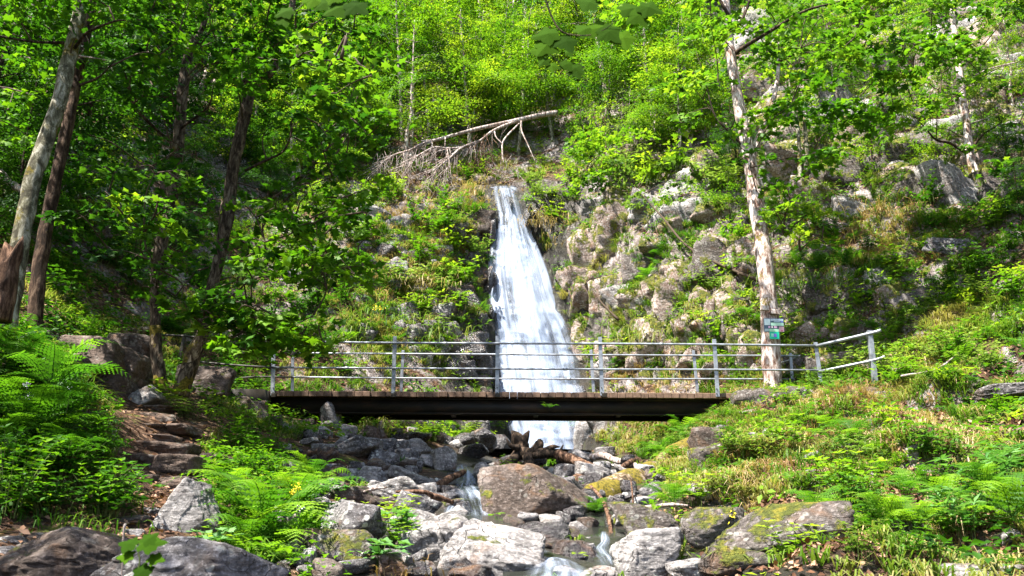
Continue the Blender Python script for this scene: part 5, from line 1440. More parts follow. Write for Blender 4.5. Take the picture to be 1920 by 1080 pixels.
# moss sleeves on the feet of the twin trees
for t_, r_, pts_, rad_ in ((TA, ra, [(304, 742, 15.6), (300, 705, 15.6), (293, 660, 15.6), (291, 612, 15.6)], [0.140, 0.124, 0.110, 0.098]), (TB, rb, [(338, 742, 15.2), (346, 715, 15.2), (358, 680, 15.2), (374, 640, 15.2), (386, 598, 15.2)], [0.172, 0.156, 0.143, 0.130, 0.115])):
    V, T = tube([W(*p) for p in pts_], rad_, 16, lump=0.3, seed=5, sub=6)
    link('moss_cover', mesh_tris('moss_cover', V - r_, T, M['bark_moss'], smooth=True), t_)
ancA = [(330, 320, 15.7), (338, 230, 15.8), (345, 150, 15.8), (388, 25, 15.8), (275, 225, 15.2), (380, 210, 15.5), (320, 380, 15.7), (300, 470, 15.6), (292, 540, 15.6)]
ancB = [(414, 470, 15.2), (434, 340, 15.2), (456, 230, 15.2), (500, 300, 15), (528, 95, 15.1), (540, 50, 15), (480, 80, 14.8), (545, 255, 14.6), (400, 530, 15.2), (430, 560, 14.6)]
crown(TA, ra, [(160, -280, 640, -40, 13, 18, 18, 0.8), (230, -40, 480, 130, 13, 16.8, 22, 0.5), (240, 130, 420, 330, 13.5, 16.5, 15, 0.42), (130, 250, 330, 420, 13.5, 16.5, 14, 0.42), (180, 420, 400, 560, 13.8, 16.5, 14, 0.40), (230, 330, 470, 500, 16.2, 18.6, 18, 0.45)], 62, 0.13, 'maple', 'leaf_mid', 37, anchors=ancA, t0=0.30)
crown(TA, ra, cs_rs=([tuple(W(*q)) for q in [(225, 320, 12.6), (290, 325, 12.8), (330, 335, 12.9), (265, 375, 12.4), (330, 395, 12.7), (300, 420, 12.6), (230, 400, 12.5), (215, 385, 12.4), (355, 350, 13), (290, 500, 13), (270, 440, 12.8), (340, 560, 13.2)]], [0.40, 0.45, 0.4, 0.5, 0.45, 0.5, 0.4, 0.35, 0.35, 0.35, 0.4, 0.35]), regs=None, per=80, size=0.13, kind='maple', mat='leaf_lit', seed=38, anchors=ancA, t0=0.45, name='leaves', tilt=0.12)
crown(TB, rb, [(420, -220, 720, -20, 13, 17, 12, 0.8), (480, -20, 720, 110, 12, 16, 26, 0.5), (430, 100, 700, 260, 12.5, 16.5, 26, 0.45), (460, 250, 690, 420, 12.5, 16.5, 26, 0.42), (420, 420, 640, 560, 13, 16.5, 18, 0.40), (380, 540, 560, 620, 13, 15, 10, 0.4)], 62, 0.135, 'maple', 'leaf_mid', 39, anchors=ancB, t0=0.40)
crown(TB, rb, [(560, 180, 720, 520, 12.8, 15.5, 24, 0.42), (440, 330, 600, 520, 12.8, 15, 12, 0.4), (380, 560, 620, 660, 12.8, 14, 16, 0.36)], 70, 0.15, 'maple', 'leaf_mid', 139, anchors=ancB + [(480, 600, 14.1), (540, 640, 13.8)], t0=0.6, name='side_crown')
crown(TB, rb, cs_rs=([tuple(W(*q)) for q in [(385, 612, 13.3), (440, 605, 13.4), (480, 612, 13.4), (520, 622, 13.4), (560, 635, 13.4), (600, 650, 13.4), (450, 635, 13.5), (500, 650, 13.5), (545, 655, 13.5), (400, 575, 13.3), (350, 590, 13.2), (320, 560, 13.2), (575, 610, 13.6), (460, 580, 13.8), (520, 600, 13.8)]], [0.32, 0.4, 0.42, 0.42, 0.4, 0.3, 0.35, 0.35, 0.3, 0.35, 0.3, 0.3, 0.3, 0.35, 0.35]), regs=None, per=85, size=0.16, kind='maple', mat='leaf_lit', seed=40, anchors=ancB + [(480, 600, 14.1), (540, 640, 13.8)], t0=0.42, name='leaves', tilt=0.10, droop=0.3)  # sunlight on this low branch is partly put into its brighter leaf colour

# bright maple sapling before the right wall
for (px, py, Y, rg, sd, lb) in [(1470, 440, 19.0, [(1440, 330, 1560, 400, 18, 19.2, 9, 0.36), (1440, 400, 1500, 430, 18.3, 19.2, 3, 0.3)], 61, 'bright yellow green maple sapling right of the tall sign tree'), (1500, 470, 18.8, [(1480, 420, 1580, 460, 18.2, 19.2, 5, 0.3)], 62, 'low bright maple shoot under the yellow green sapling'),
                                (1100, 330, 27.8, [(1060, 250, 1200, 340, 26.5, 28.5, 14, 0.6)], 63, 'broad pale green bush right above the fall'), (1190, 380, 26.0, [(1140, 300, 1260, 380, 25.5, 27, 12, 0.5)], 64, 'airy bush hanging over the pale right cliff'),
                                (640, 110, 12.0, [(560, 60, 700, 200, 11.5, 13, 12, 0.4)], 65, 'maple spray hanging free before the bright wood at the upper left')]:
    root = W(px, py, Y)
    t = empty('maple_sapling', root)
    reg(t, '', 'sapling', full=lb, at=root)
    cs, rs = region_sprays(rg, np.random.default_rng(sd))
    crown(t, np.array(root), None, 75, 0.15, 'maple', 'leaf_lit' if sd != 64 else 'leaf_pale', sd, anchors=[(px, py, Y)], t0=0.62 if sd < 63 else 0.5, cs_rs=(cs, rs), name='foliage')
    V, T = tube([root, root + Vector((0.05, 0, 0.4)), Vector(np.mean(np.array(cs), 0))], [0.03, 0.025, 0.012], 6)
    link('stem', mesh_tris('stem', V - np.array(root), T, M['twig']), t)

# unseen tree added left of the camera so its crown shades the fern bank
OT, oroot = big_tree('maple_tree', [(-560, 900, 7.0), (-560, 500, 7.0), (-520, 0, 7.0), (-470, -700, 7.0)], [0.22, 0.2, 0.18, 0.1], 'bark_grey', 'unseen tree added off the left edge to shade the fern bank')
rng = np.random.default_rng(88)
cs = [(rng.uniform(-11.5, -4.6), rng.uniform(2.5, 10.0), rng.uniform(5.6, 9.5)) for k in range(60)]
cs = [c for c in cs if not (c[1] > 5.5 and c[0] > -7.5)]
cs = [c for c in cs if proj(np.array([c]))[0][0] < 150 or proj(np.array([c]))[1][0] < -60]
crown(OT, oroot, None, 55, 0.15, 'maple', 'leaf_mid', 89, anchors=[(-470, -700, 7.0), (-500, -300, 7.0)], cs_rs=(cs, [0.9] * len(cs)), t0=0.5)
# ------------------------------------------------------------------ ferns
def frond(L, seed, pairs=24, fine=True, arch=1.0):
    """one frond along +x, rising then drooping; side pinnae carry small leaflets"""
    rr = random.Random(seed)
    def spine(t):
        x = L * (t * 0.92)
        z = L * arch * (0.62 * t - 0.62 * t * t * t * 0.95)
        return np.array([x, L * 0.04 * math.sin(3 * t + seed), z])
    parts = []
    V, T = tube([Vector(spine(t)) for t in (0, 0.25, 0.5, 0.75, 1.0)], [0.006, 0.005, 0.004, 0.003, 0.001], 3, sub=2, cap=False)
    parts.append((V, T, 0.35))
    for k in range(pairs):
        t = 0.12 + 0.87 * (k + 0.5) / pairs
        c = spine(t); d = spine(min(1, t + 0.02)) - spine(t - 0.02); d /= np.linalg.norm(d)
        ln = L * 0.25 * (math.sin(math.pi * min(1, (t * 0.93 + 0.13))) ** 0.75) * (1 - 0.25 * t) + 0.01
        for s in (-1, 1):
            side = np.cross(d, [0, 0, 1]) * s; side /= np.linalg.norm(side)
            dr = side * 0.92 + d * 0.40 + np.array([0, 0, rr.uniform(-0.22, 0.0)])
            dr /= np.linalg.norm(dr)
            up = np.cross(dr, d) * s
            up = up / (np.linalg.norm(up) + 1e-9)
            up = up if up[2] > 0 else -up
            wd = np.cross(up, dr)
            tint = 0.45 + 0.3 * t + rr.uniform(-0.12, 0.12)
            if fine:
                m = 5
                Vs, Ts = [], []
                for j in range(m):
                    f = (j + 0.4) / m
                    p = c + dr * ln * f + np.array([0, 0, -0.10 * ln * f * f])
                    w = ln * 0.20 * (1 - f * 0.8)
                    h = ln / m * 1.1
                    b = len(Vs)
                    Vs += [p - dr * h * 0.5, p + dr * h * 0.5 + wd * 0, p + wd * w + dr * h * 0.35, p - wd * w + dr * h * 0.35]
                    Ts += [(b, b + 1, b + 2), (b, b + 3, b + 1)]
                parts.append((np.array(Vs), np.array(Ts), tint))
            else:
                e = c + dr * ln + np.array([0, 0, -0.12 * ln])
                q = c + dr * ln * 0.35
                w = ln * 0.13
                parts.append((np.array([c, q + wd * w, e, q - wd * w]), np.array([(0, 2, 1), (0, 3, 2)]), tint))
    return merge(parts)

FR = {}
for key, mat, L_ in (('fern', 'fern', 1.0), ('fern_dark', 'fern_dark', 1.0)):
    FR[key] = [mesh_tris('frond', *frond(L_, 3 + k, 15, True, 0.75 + 0.22 * k)[:2], M[mat], tint=frond(L_, 3 + k, 15, True, 0.75 + 0.22 * k)[2]) for k in range(4)]
FMERGED = {}
for key, mat in (('fern', 'fern'), ('fern_dark', 'fern_dark')):
    lst = []
    for v_ in range(4):
        rr = random.Random(60 + v_)
        parts = []
        n = rr.randint(6, 9)
        for k in range(n):
            V, T, C_ = frond(1.0, k + v_ * 20, 12, False, rr.uniform(0.7, 1.5))
            R = np.array((Matrix.Rotation(6.28 * (k + rr.uniform(-0.3, 0.3)) / n, 3, 'Z') @ Matrix.Rotation(rr.uniform(-0.45, 0.1), 3, 'Y')))
            parts.append((V @ R.T * rr.uniform(0.7, 1.05), T, np.clip(C_ + rr.uniform(-0.1, 0.1), 0, 1)))
        V, T, C_ = merge(parts)
        lst.append(mesh_tris('fern_plant', V, T, M[mat], tint=C_))
    FMERGED[key] = lst

def fern(loc, size, key='fern', detailed=False, look=None, full=None, n=None, group='ferns of the gorge', sink=0.0, lean=(0, 0)):
    loc = Vector(loc) - Vector((0, 0, sink))
    if not detailed:
        o = link('fern', random.choice(FMERGED[key]))
        o.location = loc
        o.scale = (size, size, size * random.uniform(0.8, 1.1))
        o.rotation_euler = (random.uniform(-0.15, 0.15) + lean[0], random.uniform(-0.15, 0.15) + lean[1], random.uniform(0, 6.28))
        return reg(o, look or 'small green fern', 'fern', group, at=Vector(loc), full=full)
    t = empty('fern', loc)
    t.rotation_euler = (lean[0], lean[1], 0)
    n = n or random.randint(9, 13)
    a0 = random.uniform(0, 6.28)
    for k in range(n):
        o = link('frond', random.choice(FR[key]), t)
        s = size * random.uniform(0.65, 1.1)
        o.scale = (s, s, s)
        o.rotation_euler = (random.uniform(-0.2, 0.2), random.uniform(-0.55, 0.15), a0 + 6.28 * (k + random.uniform(-0.3, 0.3)) / n)
        o.location = (random.uniform(-0.04, 0.04), random.uniform(-0.04, 0.04), 0)
    return reg(t, look or 'large green fern', 'fern', group, at=Vector(loc) + Vector((0, 0, size * 0.3)), full=full)

# big ferns near the camera: pixel of the root, distance (None = where the ground is), frond length
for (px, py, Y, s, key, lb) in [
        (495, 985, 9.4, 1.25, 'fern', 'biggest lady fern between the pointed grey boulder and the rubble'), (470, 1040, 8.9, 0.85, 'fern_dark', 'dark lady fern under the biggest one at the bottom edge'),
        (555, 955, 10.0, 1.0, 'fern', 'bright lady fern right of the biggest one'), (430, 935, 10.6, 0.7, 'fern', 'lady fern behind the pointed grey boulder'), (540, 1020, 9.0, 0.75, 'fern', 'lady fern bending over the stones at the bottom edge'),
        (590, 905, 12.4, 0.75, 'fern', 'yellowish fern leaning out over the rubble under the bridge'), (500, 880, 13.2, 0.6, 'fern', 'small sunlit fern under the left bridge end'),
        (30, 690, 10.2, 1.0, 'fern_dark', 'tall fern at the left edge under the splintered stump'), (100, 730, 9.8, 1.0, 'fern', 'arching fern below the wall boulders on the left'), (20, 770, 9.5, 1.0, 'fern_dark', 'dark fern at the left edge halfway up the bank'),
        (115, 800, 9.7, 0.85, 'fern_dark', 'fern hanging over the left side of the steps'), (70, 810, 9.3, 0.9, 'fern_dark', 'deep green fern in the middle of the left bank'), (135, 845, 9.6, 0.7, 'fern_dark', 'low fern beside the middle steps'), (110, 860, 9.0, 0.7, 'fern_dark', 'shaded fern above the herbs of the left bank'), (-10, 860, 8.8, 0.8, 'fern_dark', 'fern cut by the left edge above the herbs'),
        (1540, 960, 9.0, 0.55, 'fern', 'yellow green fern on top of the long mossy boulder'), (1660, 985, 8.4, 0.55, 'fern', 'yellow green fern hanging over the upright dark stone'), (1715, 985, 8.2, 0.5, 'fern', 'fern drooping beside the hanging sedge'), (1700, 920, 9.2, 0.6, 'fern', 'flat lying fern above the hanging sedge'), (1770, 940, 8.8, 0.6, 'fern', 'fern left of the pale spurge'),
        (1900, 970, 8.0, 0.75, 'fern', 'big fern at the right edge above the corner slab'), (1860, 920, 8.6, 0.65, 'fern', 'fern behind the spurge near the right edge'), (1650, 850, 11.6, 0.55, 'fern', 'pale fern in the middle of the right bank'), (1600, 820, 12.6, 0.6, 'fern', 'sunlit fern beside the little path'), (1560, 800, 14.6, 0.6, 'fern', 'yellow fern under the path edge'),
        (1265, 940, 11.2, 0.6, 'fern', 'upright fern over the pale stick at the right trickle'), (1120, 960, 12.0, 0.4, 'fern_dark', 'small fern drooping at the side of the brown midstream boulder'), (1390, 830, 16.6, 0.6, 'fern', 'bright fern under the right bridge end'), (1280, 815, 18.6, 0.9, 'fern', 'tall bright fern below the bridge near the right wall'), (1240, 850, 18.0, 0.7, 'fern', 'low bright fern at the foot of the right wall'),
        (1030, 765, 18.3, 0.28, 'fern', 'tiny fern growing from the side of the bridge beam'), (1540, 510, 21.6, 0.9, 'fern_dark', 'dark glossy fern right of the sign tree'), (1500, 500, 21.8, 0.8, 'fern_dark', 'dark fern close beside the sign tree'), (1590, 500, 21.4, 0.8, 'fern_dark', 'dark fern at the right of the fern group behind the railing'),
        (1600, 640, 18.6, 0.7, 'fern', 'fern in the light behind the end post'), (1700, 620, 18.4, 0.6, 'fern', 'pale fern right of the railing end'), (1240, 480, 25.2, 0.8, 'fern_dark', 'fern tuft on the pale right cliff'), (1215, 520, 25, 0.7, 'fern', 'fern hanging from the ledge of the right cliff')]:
    if Y is None or Y > 15:
        loc, nr = hit(px, py)
        if Y and abs(loc.y - Y) > 3:
            loc = W(px, py, Y)
    else:
        loc = W(px, py, Y)
        g_, nr = drop(loc.x, loc.y)
        if g_.z > loc.z - 0.05:
            loc.z = g_.z
    if py == 765:
        loc = W(px, py, 18.40)
    fern(loc, s, key, True, full=lb, n=(6 if s < 0.3 else (8 if s < 0.7 else 10)))

# smaller ferns by region: px0, py0, px1, py1, count, size range, key, look
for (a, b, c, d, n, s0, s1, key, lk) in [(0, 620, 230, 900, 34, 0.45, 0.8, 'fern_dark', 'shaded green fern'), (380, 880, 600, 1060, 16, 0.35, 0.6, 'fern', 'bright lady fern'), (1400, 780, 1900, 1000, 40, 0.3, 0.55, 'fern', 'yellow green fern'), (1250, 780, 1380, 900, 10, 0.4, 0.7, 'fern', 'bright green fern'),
                                        (1480, 560, 1920, 780, 34, 0.35, 0.7, 'fern', 'sunlit green fern'), (1150, 450, 1420, 700, 18, 0.4, 0.7, 'fern_dark', 'fern growing from the cliff'), (640, 380, 900, 720, 30, 0.4, 0.8, 'fern', 'fern on the ledges'), (820, 380, 915, 620, 26, 0.4, 0.8, 'fern', 'bright tufted fern'),
                                        (300, 560, 640, 720, 24, 0.4, 0.8, 'fern_dark', 'shaded fern'), (660, 770, 930, 830, 20, 0.3, 0.5, 'fern', 'low bright fern'), (1450, 400, 1900, 560, 20, 0.4, 0.8, 'fern_dark', 'dark green fern'), (1085, 380, 1130, 640, 10, 0.3, 0.6, 'fern', 'small hanging fern')]:
    for k in range(int(n * 0.88)):
        px, py = random.uniform(a, c), random.uniform(b, d)
        if 200 < px < 400 and py > 740:
            continue
        loc, nr = hit(px, py)
        fern(loc, random.uniform(s0, s1), key, False, look=lk, sink=0.02, lean=(0.35, 0) if nr.z < 0.7 else (0.1, 0))

# ------------------------------------------------------------------ leafy plants
def herb_build(seed, H, stems, mat, kind, size, spread, whorl=2, gap=0.09, top=False):
    rng = np.random.default_rng(seed)
    rr = random.Random(seed)
    Pl, Nl, Sl, Tl, Dl, tubes = [], [], [], [], [], []
    for s in range(stems):
        a = rr.uniform(0, 6.28); r = spread * math.sqrt(rr.random())
        x0, y0 = r * math.cos(a) * 0.5, r * math.sin(a) * 0.5
        h = H * rr.uniform(0.55, 1.1)
        lx, ly = math.cos(a) * r * 0.8 + rr.uniform(-.05, .05), math.sin(a) * r * 0.8 + rr.uniform(-.05, .05)
        pts = [Vector((x0 + lx * f * f, y0 + ly * f * f, h * f)) for f in (0, 0.35, 0.7, 1.0)]
        tubes.append((*tube(pts, [0.006, 0.005, 0.004, 0.002], 3, sub=2, cap=False), 0.3))
        n = max(2, int(h / gap))
        for k in range(n):
            f = 0.2 + 0.8 * (k + 1) / n
            c = np.array([x0 + lx * f * f, y0 + ly * f * f, h * f])
            b = k * 1.57 + rr.uniform(-0.4, 0.4)
            m = whorl if not (top and k == n - 1) else 7
            for q in range(m):
                an = b + 6.28 * q / m
                dirn = np.array([math.cos(an), math.sin(an), rr.uniform(-0.2, 0.25)])
                Pl.append(c); Nl.append(np.array([-0.3 * math.cos(an), -0.3 * math.sin(an), 1]) + rng.normal(size=3) * 0.2)
                Sl.append(size * rr.uniform(0.7, 1.2) * (1.15 - 0.45 * f)); Tl.append(np.clip(0.25 + 0.5 * f + rng.normal() * 0.12, 0, 1)); Dl.append(dirn)
    L = leaves(np.array(Pl), np.array(Nl), np.array(Sl), kind, rng, np.array(Tl), point=np.array(Dl) * 2)
    V, T, C_ = merge(tubes)
    return {'leaves': mesh_tris('leaves', L[0], L[1], M[mat], tint=L[2]), 'stems': mesh_tris('stems', V, T, M['stem'])}
HB = {'nettle': [herb_build(k, 0.6, 16, 'leaf_mid', 'oval', 0.13, 0.35) for k in (1, 2, 3)],
      'raspberry': [herb_build(k, 0.55, 14, 'leaf_lit', 'oval', 0.15, 0.4, 3, 0.11) for k in (4, 5)],
      'shade': [herb_build(k, 0.5, 16, 'leaf_dark', 'oval', 0.14, 0.4, 3, 0.10) for k in (6, 7)],
      'maplet': [herb_build(k, 0.5, 9, 'leaf_lit', 'maple', 0.15, 0.3, 2, 0.14) for k in (8, 9)],
      'blue': [herb_build(k, 0.28, 12, 'leaf_blue', 'maple', 0.15, 0.25, 3, 0.10) for k in (10, 11)],
      'spurge': [herb_build(k, 0.5, 10, 'leaf_blue', 'lance', 0.26, 0.3, 3, 0.09, True) for k in (12, 13)],
      'pale': [herb_build(k, 0.45, 16, 'leaf_pale', 'oval', 0.11, 0.4, 3, 0.08) for k in (14, 15)]}
def herb(kind, loc, s, look=None, full=None, group='leafy herbs of the gorge', cat='plant', lean=(0, 0)):
    b = random.choice(HB[kind])
    t = empty('leafy_herb', loc, random.uniform(0, 6.28))
    t.rotation_euler = (lean[0], lean[1], t.rotation_euler.z)
    t.scale = (s, s, s * random.uniform(0.85, 1.15))
    link('stems', b['stems'], t); link('leaves', b['leaves'], t)
    return reg(t, look, cat, group, at=Vector(loc) + Vector((0, 0, 0.25 * s)), full=full)
for (kind, px, py, Y, s, lb) in [('blue', 705, 1050, 8.8, 1.0, 'blue green herb before the mossy brown block at the bottom'), ('blue', 760, 985, 9.6, 0.8, 'blue green herb beside the pale leaning boulder'), ('raspberry', 735, 970, 10.0, 0.7, 'bright leafy herb right of the lichen boulder'), ('raspberry', 745, 1010, 9.4, 0.6, 'small leafy herb left of the pale leaning boulder'),
                                 ('blue', 575, 935, 12.2, 0.8, 'blue green herb in the rubble under the left bridge end'), ('blue', 625, 940, 12.0, 0.8, 'blue green herb right of the yellow flowers'), ('blue', 400, 1010, 8.2, 0.7, 'bluish lobed plant at the foot of the pointed boulder'),
                                 ('spurge', 1840, 930, 8.8, 1.0, 'pale whorled spurge on the right bank'), ('spurge', 1820, 990, 8.2, 0.9, 'blue green spurge with long leaves above the corner slab'), ('spurge', 1890, 880, 9.4, 0.9, 'spurge at the right edge of the bank'), ('raspberry', 1500, 1075, 7.9, 0.7, 'leafy herb in front of the long mossy boulder'),
                                 ('maplet', 320, 770, 13.6, 1.0, 'sunlit young maple shoots at the foot of the twin trees'), ('pale', 355, 785, 13.4, 0.9, 'sunlit pale herb beside the head of the steps'), ('maplet', 385, 760, 14.0, 0.9, 'bright climbing shoots right of the twin trees'), ('maplet', 290, 750, 14.3, 0.8, 'bright shoots left of the twin trees foot'),
                                 ('maplet', 1025, 870, 16.0, 0.5, 'bright leaves sprouting from the jagged stump'), ('raspberry', 980, 880, 16.4, 0.6, 'yellow green herb left of the jagged stump'), ('maplet', 1005, 845, 17.0, 0.5, 'light leaves on top of the jagged stump'), ('raspberry', 955, 890, 16.2, 0.5, 'yellow green tuft on the brown midstream boulder'),
                                 ('raspberry', 1580, 920, 10.4, 1.1, 'dense leafy bush right of the little path'), ('pale', 1620, 890, 11.2, 1.1, 'pale leafy bush in the middle of the right bank'), ('raspberry', 1480, 850, 13.2, 1.2, 'round green bush left of the little path'), ('pale', 1400, 860, 14.0, 1.0, 'pale herb under the right bridge end'),
                                 ('raspberry', 850, 480, 27.6, 1.6, 'bright green bush high on the left side of the fall'), ('raspberry', 830, 440, 28.0, 1.7, 'upper green bush left of the fall'), ('raspberry', 865, 530, 27.0, 1.5, 'green bush close to the left edge of the fall'), ('raspberry', 845, 590, 26.4, 1.4, 'yellow green bush above the wet ledges'), ('nettle', 790, 430, 28.2, 1.6, 'dark green bush left of the fall')]:
    loc = W(px, py, Y)
    if Y > 12:
        loc, nr = hit(px, py)
    else:
        g_, nr = drop(loc.x, loc.y)
        loc.z = max(loc.z - 0.1, g_.z)
    herb(kind, loc, s, full=lb)
for (a, b, c, d, n, s0, s1, kinds, lk) in [(0, 820, 215, 985, 60, 0.6, 1.0, ['shade', 'nettle', 'shade'], 'shaded leafy herb'), (0, 640, 230, 850, 24, 0.7, 1.0, ['shade', 'nettle'], 'dark leafy herb'), (415, 800, 520, 960, 36, 0.5, 0.8, ['shade', 'nettle'], 'leafy herb in the shade'), (560, 960, 620, 1070, 4, 0.4, 0.7, ['nettle', 'raspberry'], 'low leafy herb'),
                                          (1250, 760, 1540, 980, 30, 0.5, 0.9, ['raspberry', 'pale', 'nettle'], 'sunlit leafy herb'), (1540, 760, 1920, 1060, 46, 0.5, 0.9, ['raspberry', 'pale', 'nettle', 'nettle'], 'green leafy plant'), (1480, 560, 1920, 760, 50, 0.7, 1.3, ['raspberry', 'nettle', 'pale'], 'leafy plant in the sun'),
                                          (640, 340, 900, 640, 46, 0.9, 1.8, ['raspberry', 'pale', 'nettle'], 'leafy bush'), (660, 780, 930, 830, 26, 0.6, 0.9, ['raspberry'], 'bright low herb'), (380, 520, 660, 740, 46, 0.8, 1.4, ['nettle', 'shade'], 'shaded leafy bush'), (100, 400, 420, 640, 30, 0.9, 1.5, ['shade', 'nettle'], 'dark leafy bush'),
                                          (1090, 340, 1420, 700, 44, 0.7, 1.3, ['raspberry', 'pale', 'nettle'], 'leafy cliff plant'), (1450, 380, 1920, 560, 36, 0.8, 1.4, ['nettle', 'shade', 'raspberry'], 'leafy plant on the ledge'), (1060, 240, 1400, 360, 34, 1.3, 2.2, ['pale', 'raspberry'], 'pale leafy bush'), (980, 330, 1080, 420, 12, 0.9, 1.4, ['raspberry', 'pale'], 'leafy bush'), (500, 760, 560, 900, 6, 0.4, 0.6, ['nettle'], 'small herb')]:
    for k in range(int(n * 0.47)):
        px, py = random.uniform(a, c), random.uniform(b, d)
        if (185 < px < 400 and 740 < py < 960) or (1440 < px < 1560 and 800 < py < 960):
            continue
        loc, nr = hit(px, py)
        herb(random.choice(kinds), loc, random.uniform(s0, s1), look=lk, lean=(0.25, 0) if nr.z < 0.7 else (0, 0))

# ------------------------------------------------------------------ ground cover nobody could count
def gauss(px, py, cx, cy, sx, sy):
    return np.exp(-(((px - cx) / sx) ** 2 + ((py - cy) / sy) ** 2))
def bare(px, py, C):
    """1 where nothing grows: stream bed, fall, steps, paths"""
    Z = np.zeros_like(px)
    L = np.interp(py, FALL_PY, FALL_L) - 12; R = np.interp(py, FALL_PY, FALL_R) + 6
    Z = np.maximum(Z, ((px > L) & (px < R) & (py > 340) & (py < 870) & (C[:, 1] > 21)) * 1.0)
    xl = np.interp(py, [830, 900, 1000, 1080], [560, 560, 600, 640]); xr = np.interp(py, [830, 870, 950, 1080], [1120, 1230, 1200, 1180])
    Z = np.maximum(Z, ((px > xl) & (px < xr) & (py > 828) & (C[:, 1] < 22)) * 0.97)
    Z = np.maximum(Z, ((px > 205) & (px < 385) & (py > 735) & (py < 990)) * 1.0)
    Z = np.maximum(Z, ((px > -300) & (px < 380) & (py > 975) & (C[:, 1] < 9.5)) * 1.0)
    Z = np.maximum(Z, gauss(px, py, 1510, 880, 38, 70) * 1.0)
    Z = np.maximum(Z, ((C[:, 1] < 8) & (np.abs(C[:, 0]) < 3)) * 0.8)
    return Z
def w_grass(px, py, C, N):
    w = 0.25 + 1.2 * gauss(px, py, 760, 520, 150, 180) + 0.9 * gauss(px, py, 1650, 600, 300, 160) + 1.2 * gauss(px, py, 1380, 860, 130, 110) + 0.5 * gauss(px, py, 160, 500, 120, 120) + 0.8 * gauss(px, py, 1200, 620, 160, 160) + 0.5 * gauss(px, py, 100, 930, 120, 60)
    n = np.clip(fbm(C * 1.1, 77, 3) * 7 + 0.25, 0.01, 1.6)
    return w * n * (1 - np.clip(bare(px, py, C), 0, 1)) * (py > 150) * (1 - 0.85 * np.maximum(gauss(px, py, 1640, 980, 130, 70), np.maximum(gauss(px, py, 1860, 1030, 140, 60), gauss(px, py, 1850, 830, 150, 45)))) + 1e-9
def tufts(n, weight, seed, blades, ln, tintc, name, mat, wide=0.008, pts=None):
    P_, N_ = pts if pts is not None else terr_samples(n, weight, seed)
    rng = np.random.default_rng(seed + 1)
    m = n * blades
    Pb = np.repeat(P_, blades, 0) + rng.normal(size=(m, 3)) * np.array([0.05, 0.05, 0.01])
    Nb = np.repeat(N_, blades, 0)
    az = rng.random(m) * 6.28
    out = np.stack([np.cos(az), np.sin(az), np.zeros(m)], 1) + Nb * np.array([0.9, 0.9, 0.0])
    L = ln * np.repeat(rng.uniform(0.6, 1.3, n), blades) * rng.uniform(0.6, 1.1, m)
    up = np.array([0, 0, 1.0])
    p1 = Pb + (up * 0.75 + out * 0.35) * (L * 0.55)[:, None]
    p2 = p1 + (out * 0.75 - up * rng.uniform(-0.15, 0.55, m)[:, None]) * (L * 0.50)[:, None]
    s = norm(np.cross(out, up)) * (wide * (0.6 + rng.random(m)))[:, None]
    V = np.stack([Pb - s, Pb + s, p1 - s * 0.8, p1 + s * 0.8, p2], 1)
    T = np.array([[0, 1, 3], [0, 3, 2], [2, 3, 4]])[None] + (np.arange(m) * 5)[:, None, None]
    base = np.repeat(np.clip(tintc + fbm(P_ * 0.7, seed, 3) * 0.9 + rng.normal(size=n) * 0.10, 0, 1), blades)
    tint = np.repeat(np.clip(base + rng.normal(size=m) * 0.1, 0, 1), 5)
    o = link(name, mesh_tris(name, V.reshape(-1, 3), T.reshape(-1, 3), M[mat], tint=tint))
    o['kind'] = 'stuff'
    o['label'] = 'grass tufts'
    return o
o = tufts(9300, w_grass, 5, 16, 0.34, 0.42, 'grass', 'grass')
o['label'] = 'long arching grass growing in tufts all over the gorge sides'
def w_straw(px, py, C, N):
    w = 1.0 * gauss(px, py, 780, 500, 90, 120) + 0.9 * gauss(px, py, 1370, 860, 60, 90) + 0.7 * gauss(px, py, 1590, 750, 80, 20) + 0.5 * gauss(px, py, 1250, 800, 60, 25) + 0.4 * gauss(px, py, 1650, 470, 150, 50) + 0.5 * gauss(px, py, 880, 350, 40, 25) + 0.5 * gauss(px, py, 1230, 700, 120, 40) + 0.35 * gauss(px, py, 1650, 840, 220, 110)
    return w * (1 - np.clip(bare(px, py, C), 0, 1)) + 1e-9
o = tufts(2900, w_straw, 15, 14, 0.34, 0.5, 'dry_grass', 'straw', 0.006)
o['label'] = 'straw coloured dry grass hanging in tufts between the rocks'

def cover(n, weight, seed, per, hgt_, size, kind, mat, name, label, t0=0.45, pts=None):
    P_, N_ = pts if pts is not None else terr_samples(n, weight, seed)
    rng = np.random.default_rng(seed + 1)
    m = n * per
    hh = np.repeat(hgt_ * rng.uniform(0.2, 1.3, n), per) * rng.uniform(0.5, 1.0, m)
    az = rng.random(m) * 6.28
    rad = rng.random(m) * 0.10
    Pb = np.repeat(P_, per, 0) + np.stack([np.cos(az) * rad, np.sin(az) * rad, hh], 1) + np.repeat(N_, per, 0) * 0.03
    Nn = np.array([0, 0, 1.0]) + rng.normal(size=(m, 3)) * 0.38 + np.repeat(N_, per, 0) * 0.3
    S = size * np.repeat(rng.uniform(0.6, 1.4, n), per) * rng.uniform(0.7, 1.2, m)
    tt = np.repeat(np.clip(t0 + fbm(P_ * 0.55, seed, 3) * 0.8 + rng.normal(size=n) * 0.15, 0, 1), per)
    V, T, C_ = leaves(Pb, Nn, S, kind, rng, np.clip(tt + rng.normal(size=m) * 0.06, 0, 1), point=np.stack([np.cos(az), np.sin(az), -0.1 + 0 * az], 1) * 2)
    o = link(name, mesh_tris(name, V, T, M[mat], tint=C_))
    o['kind'] = 'stuff'
    o['label'] = label
    return o
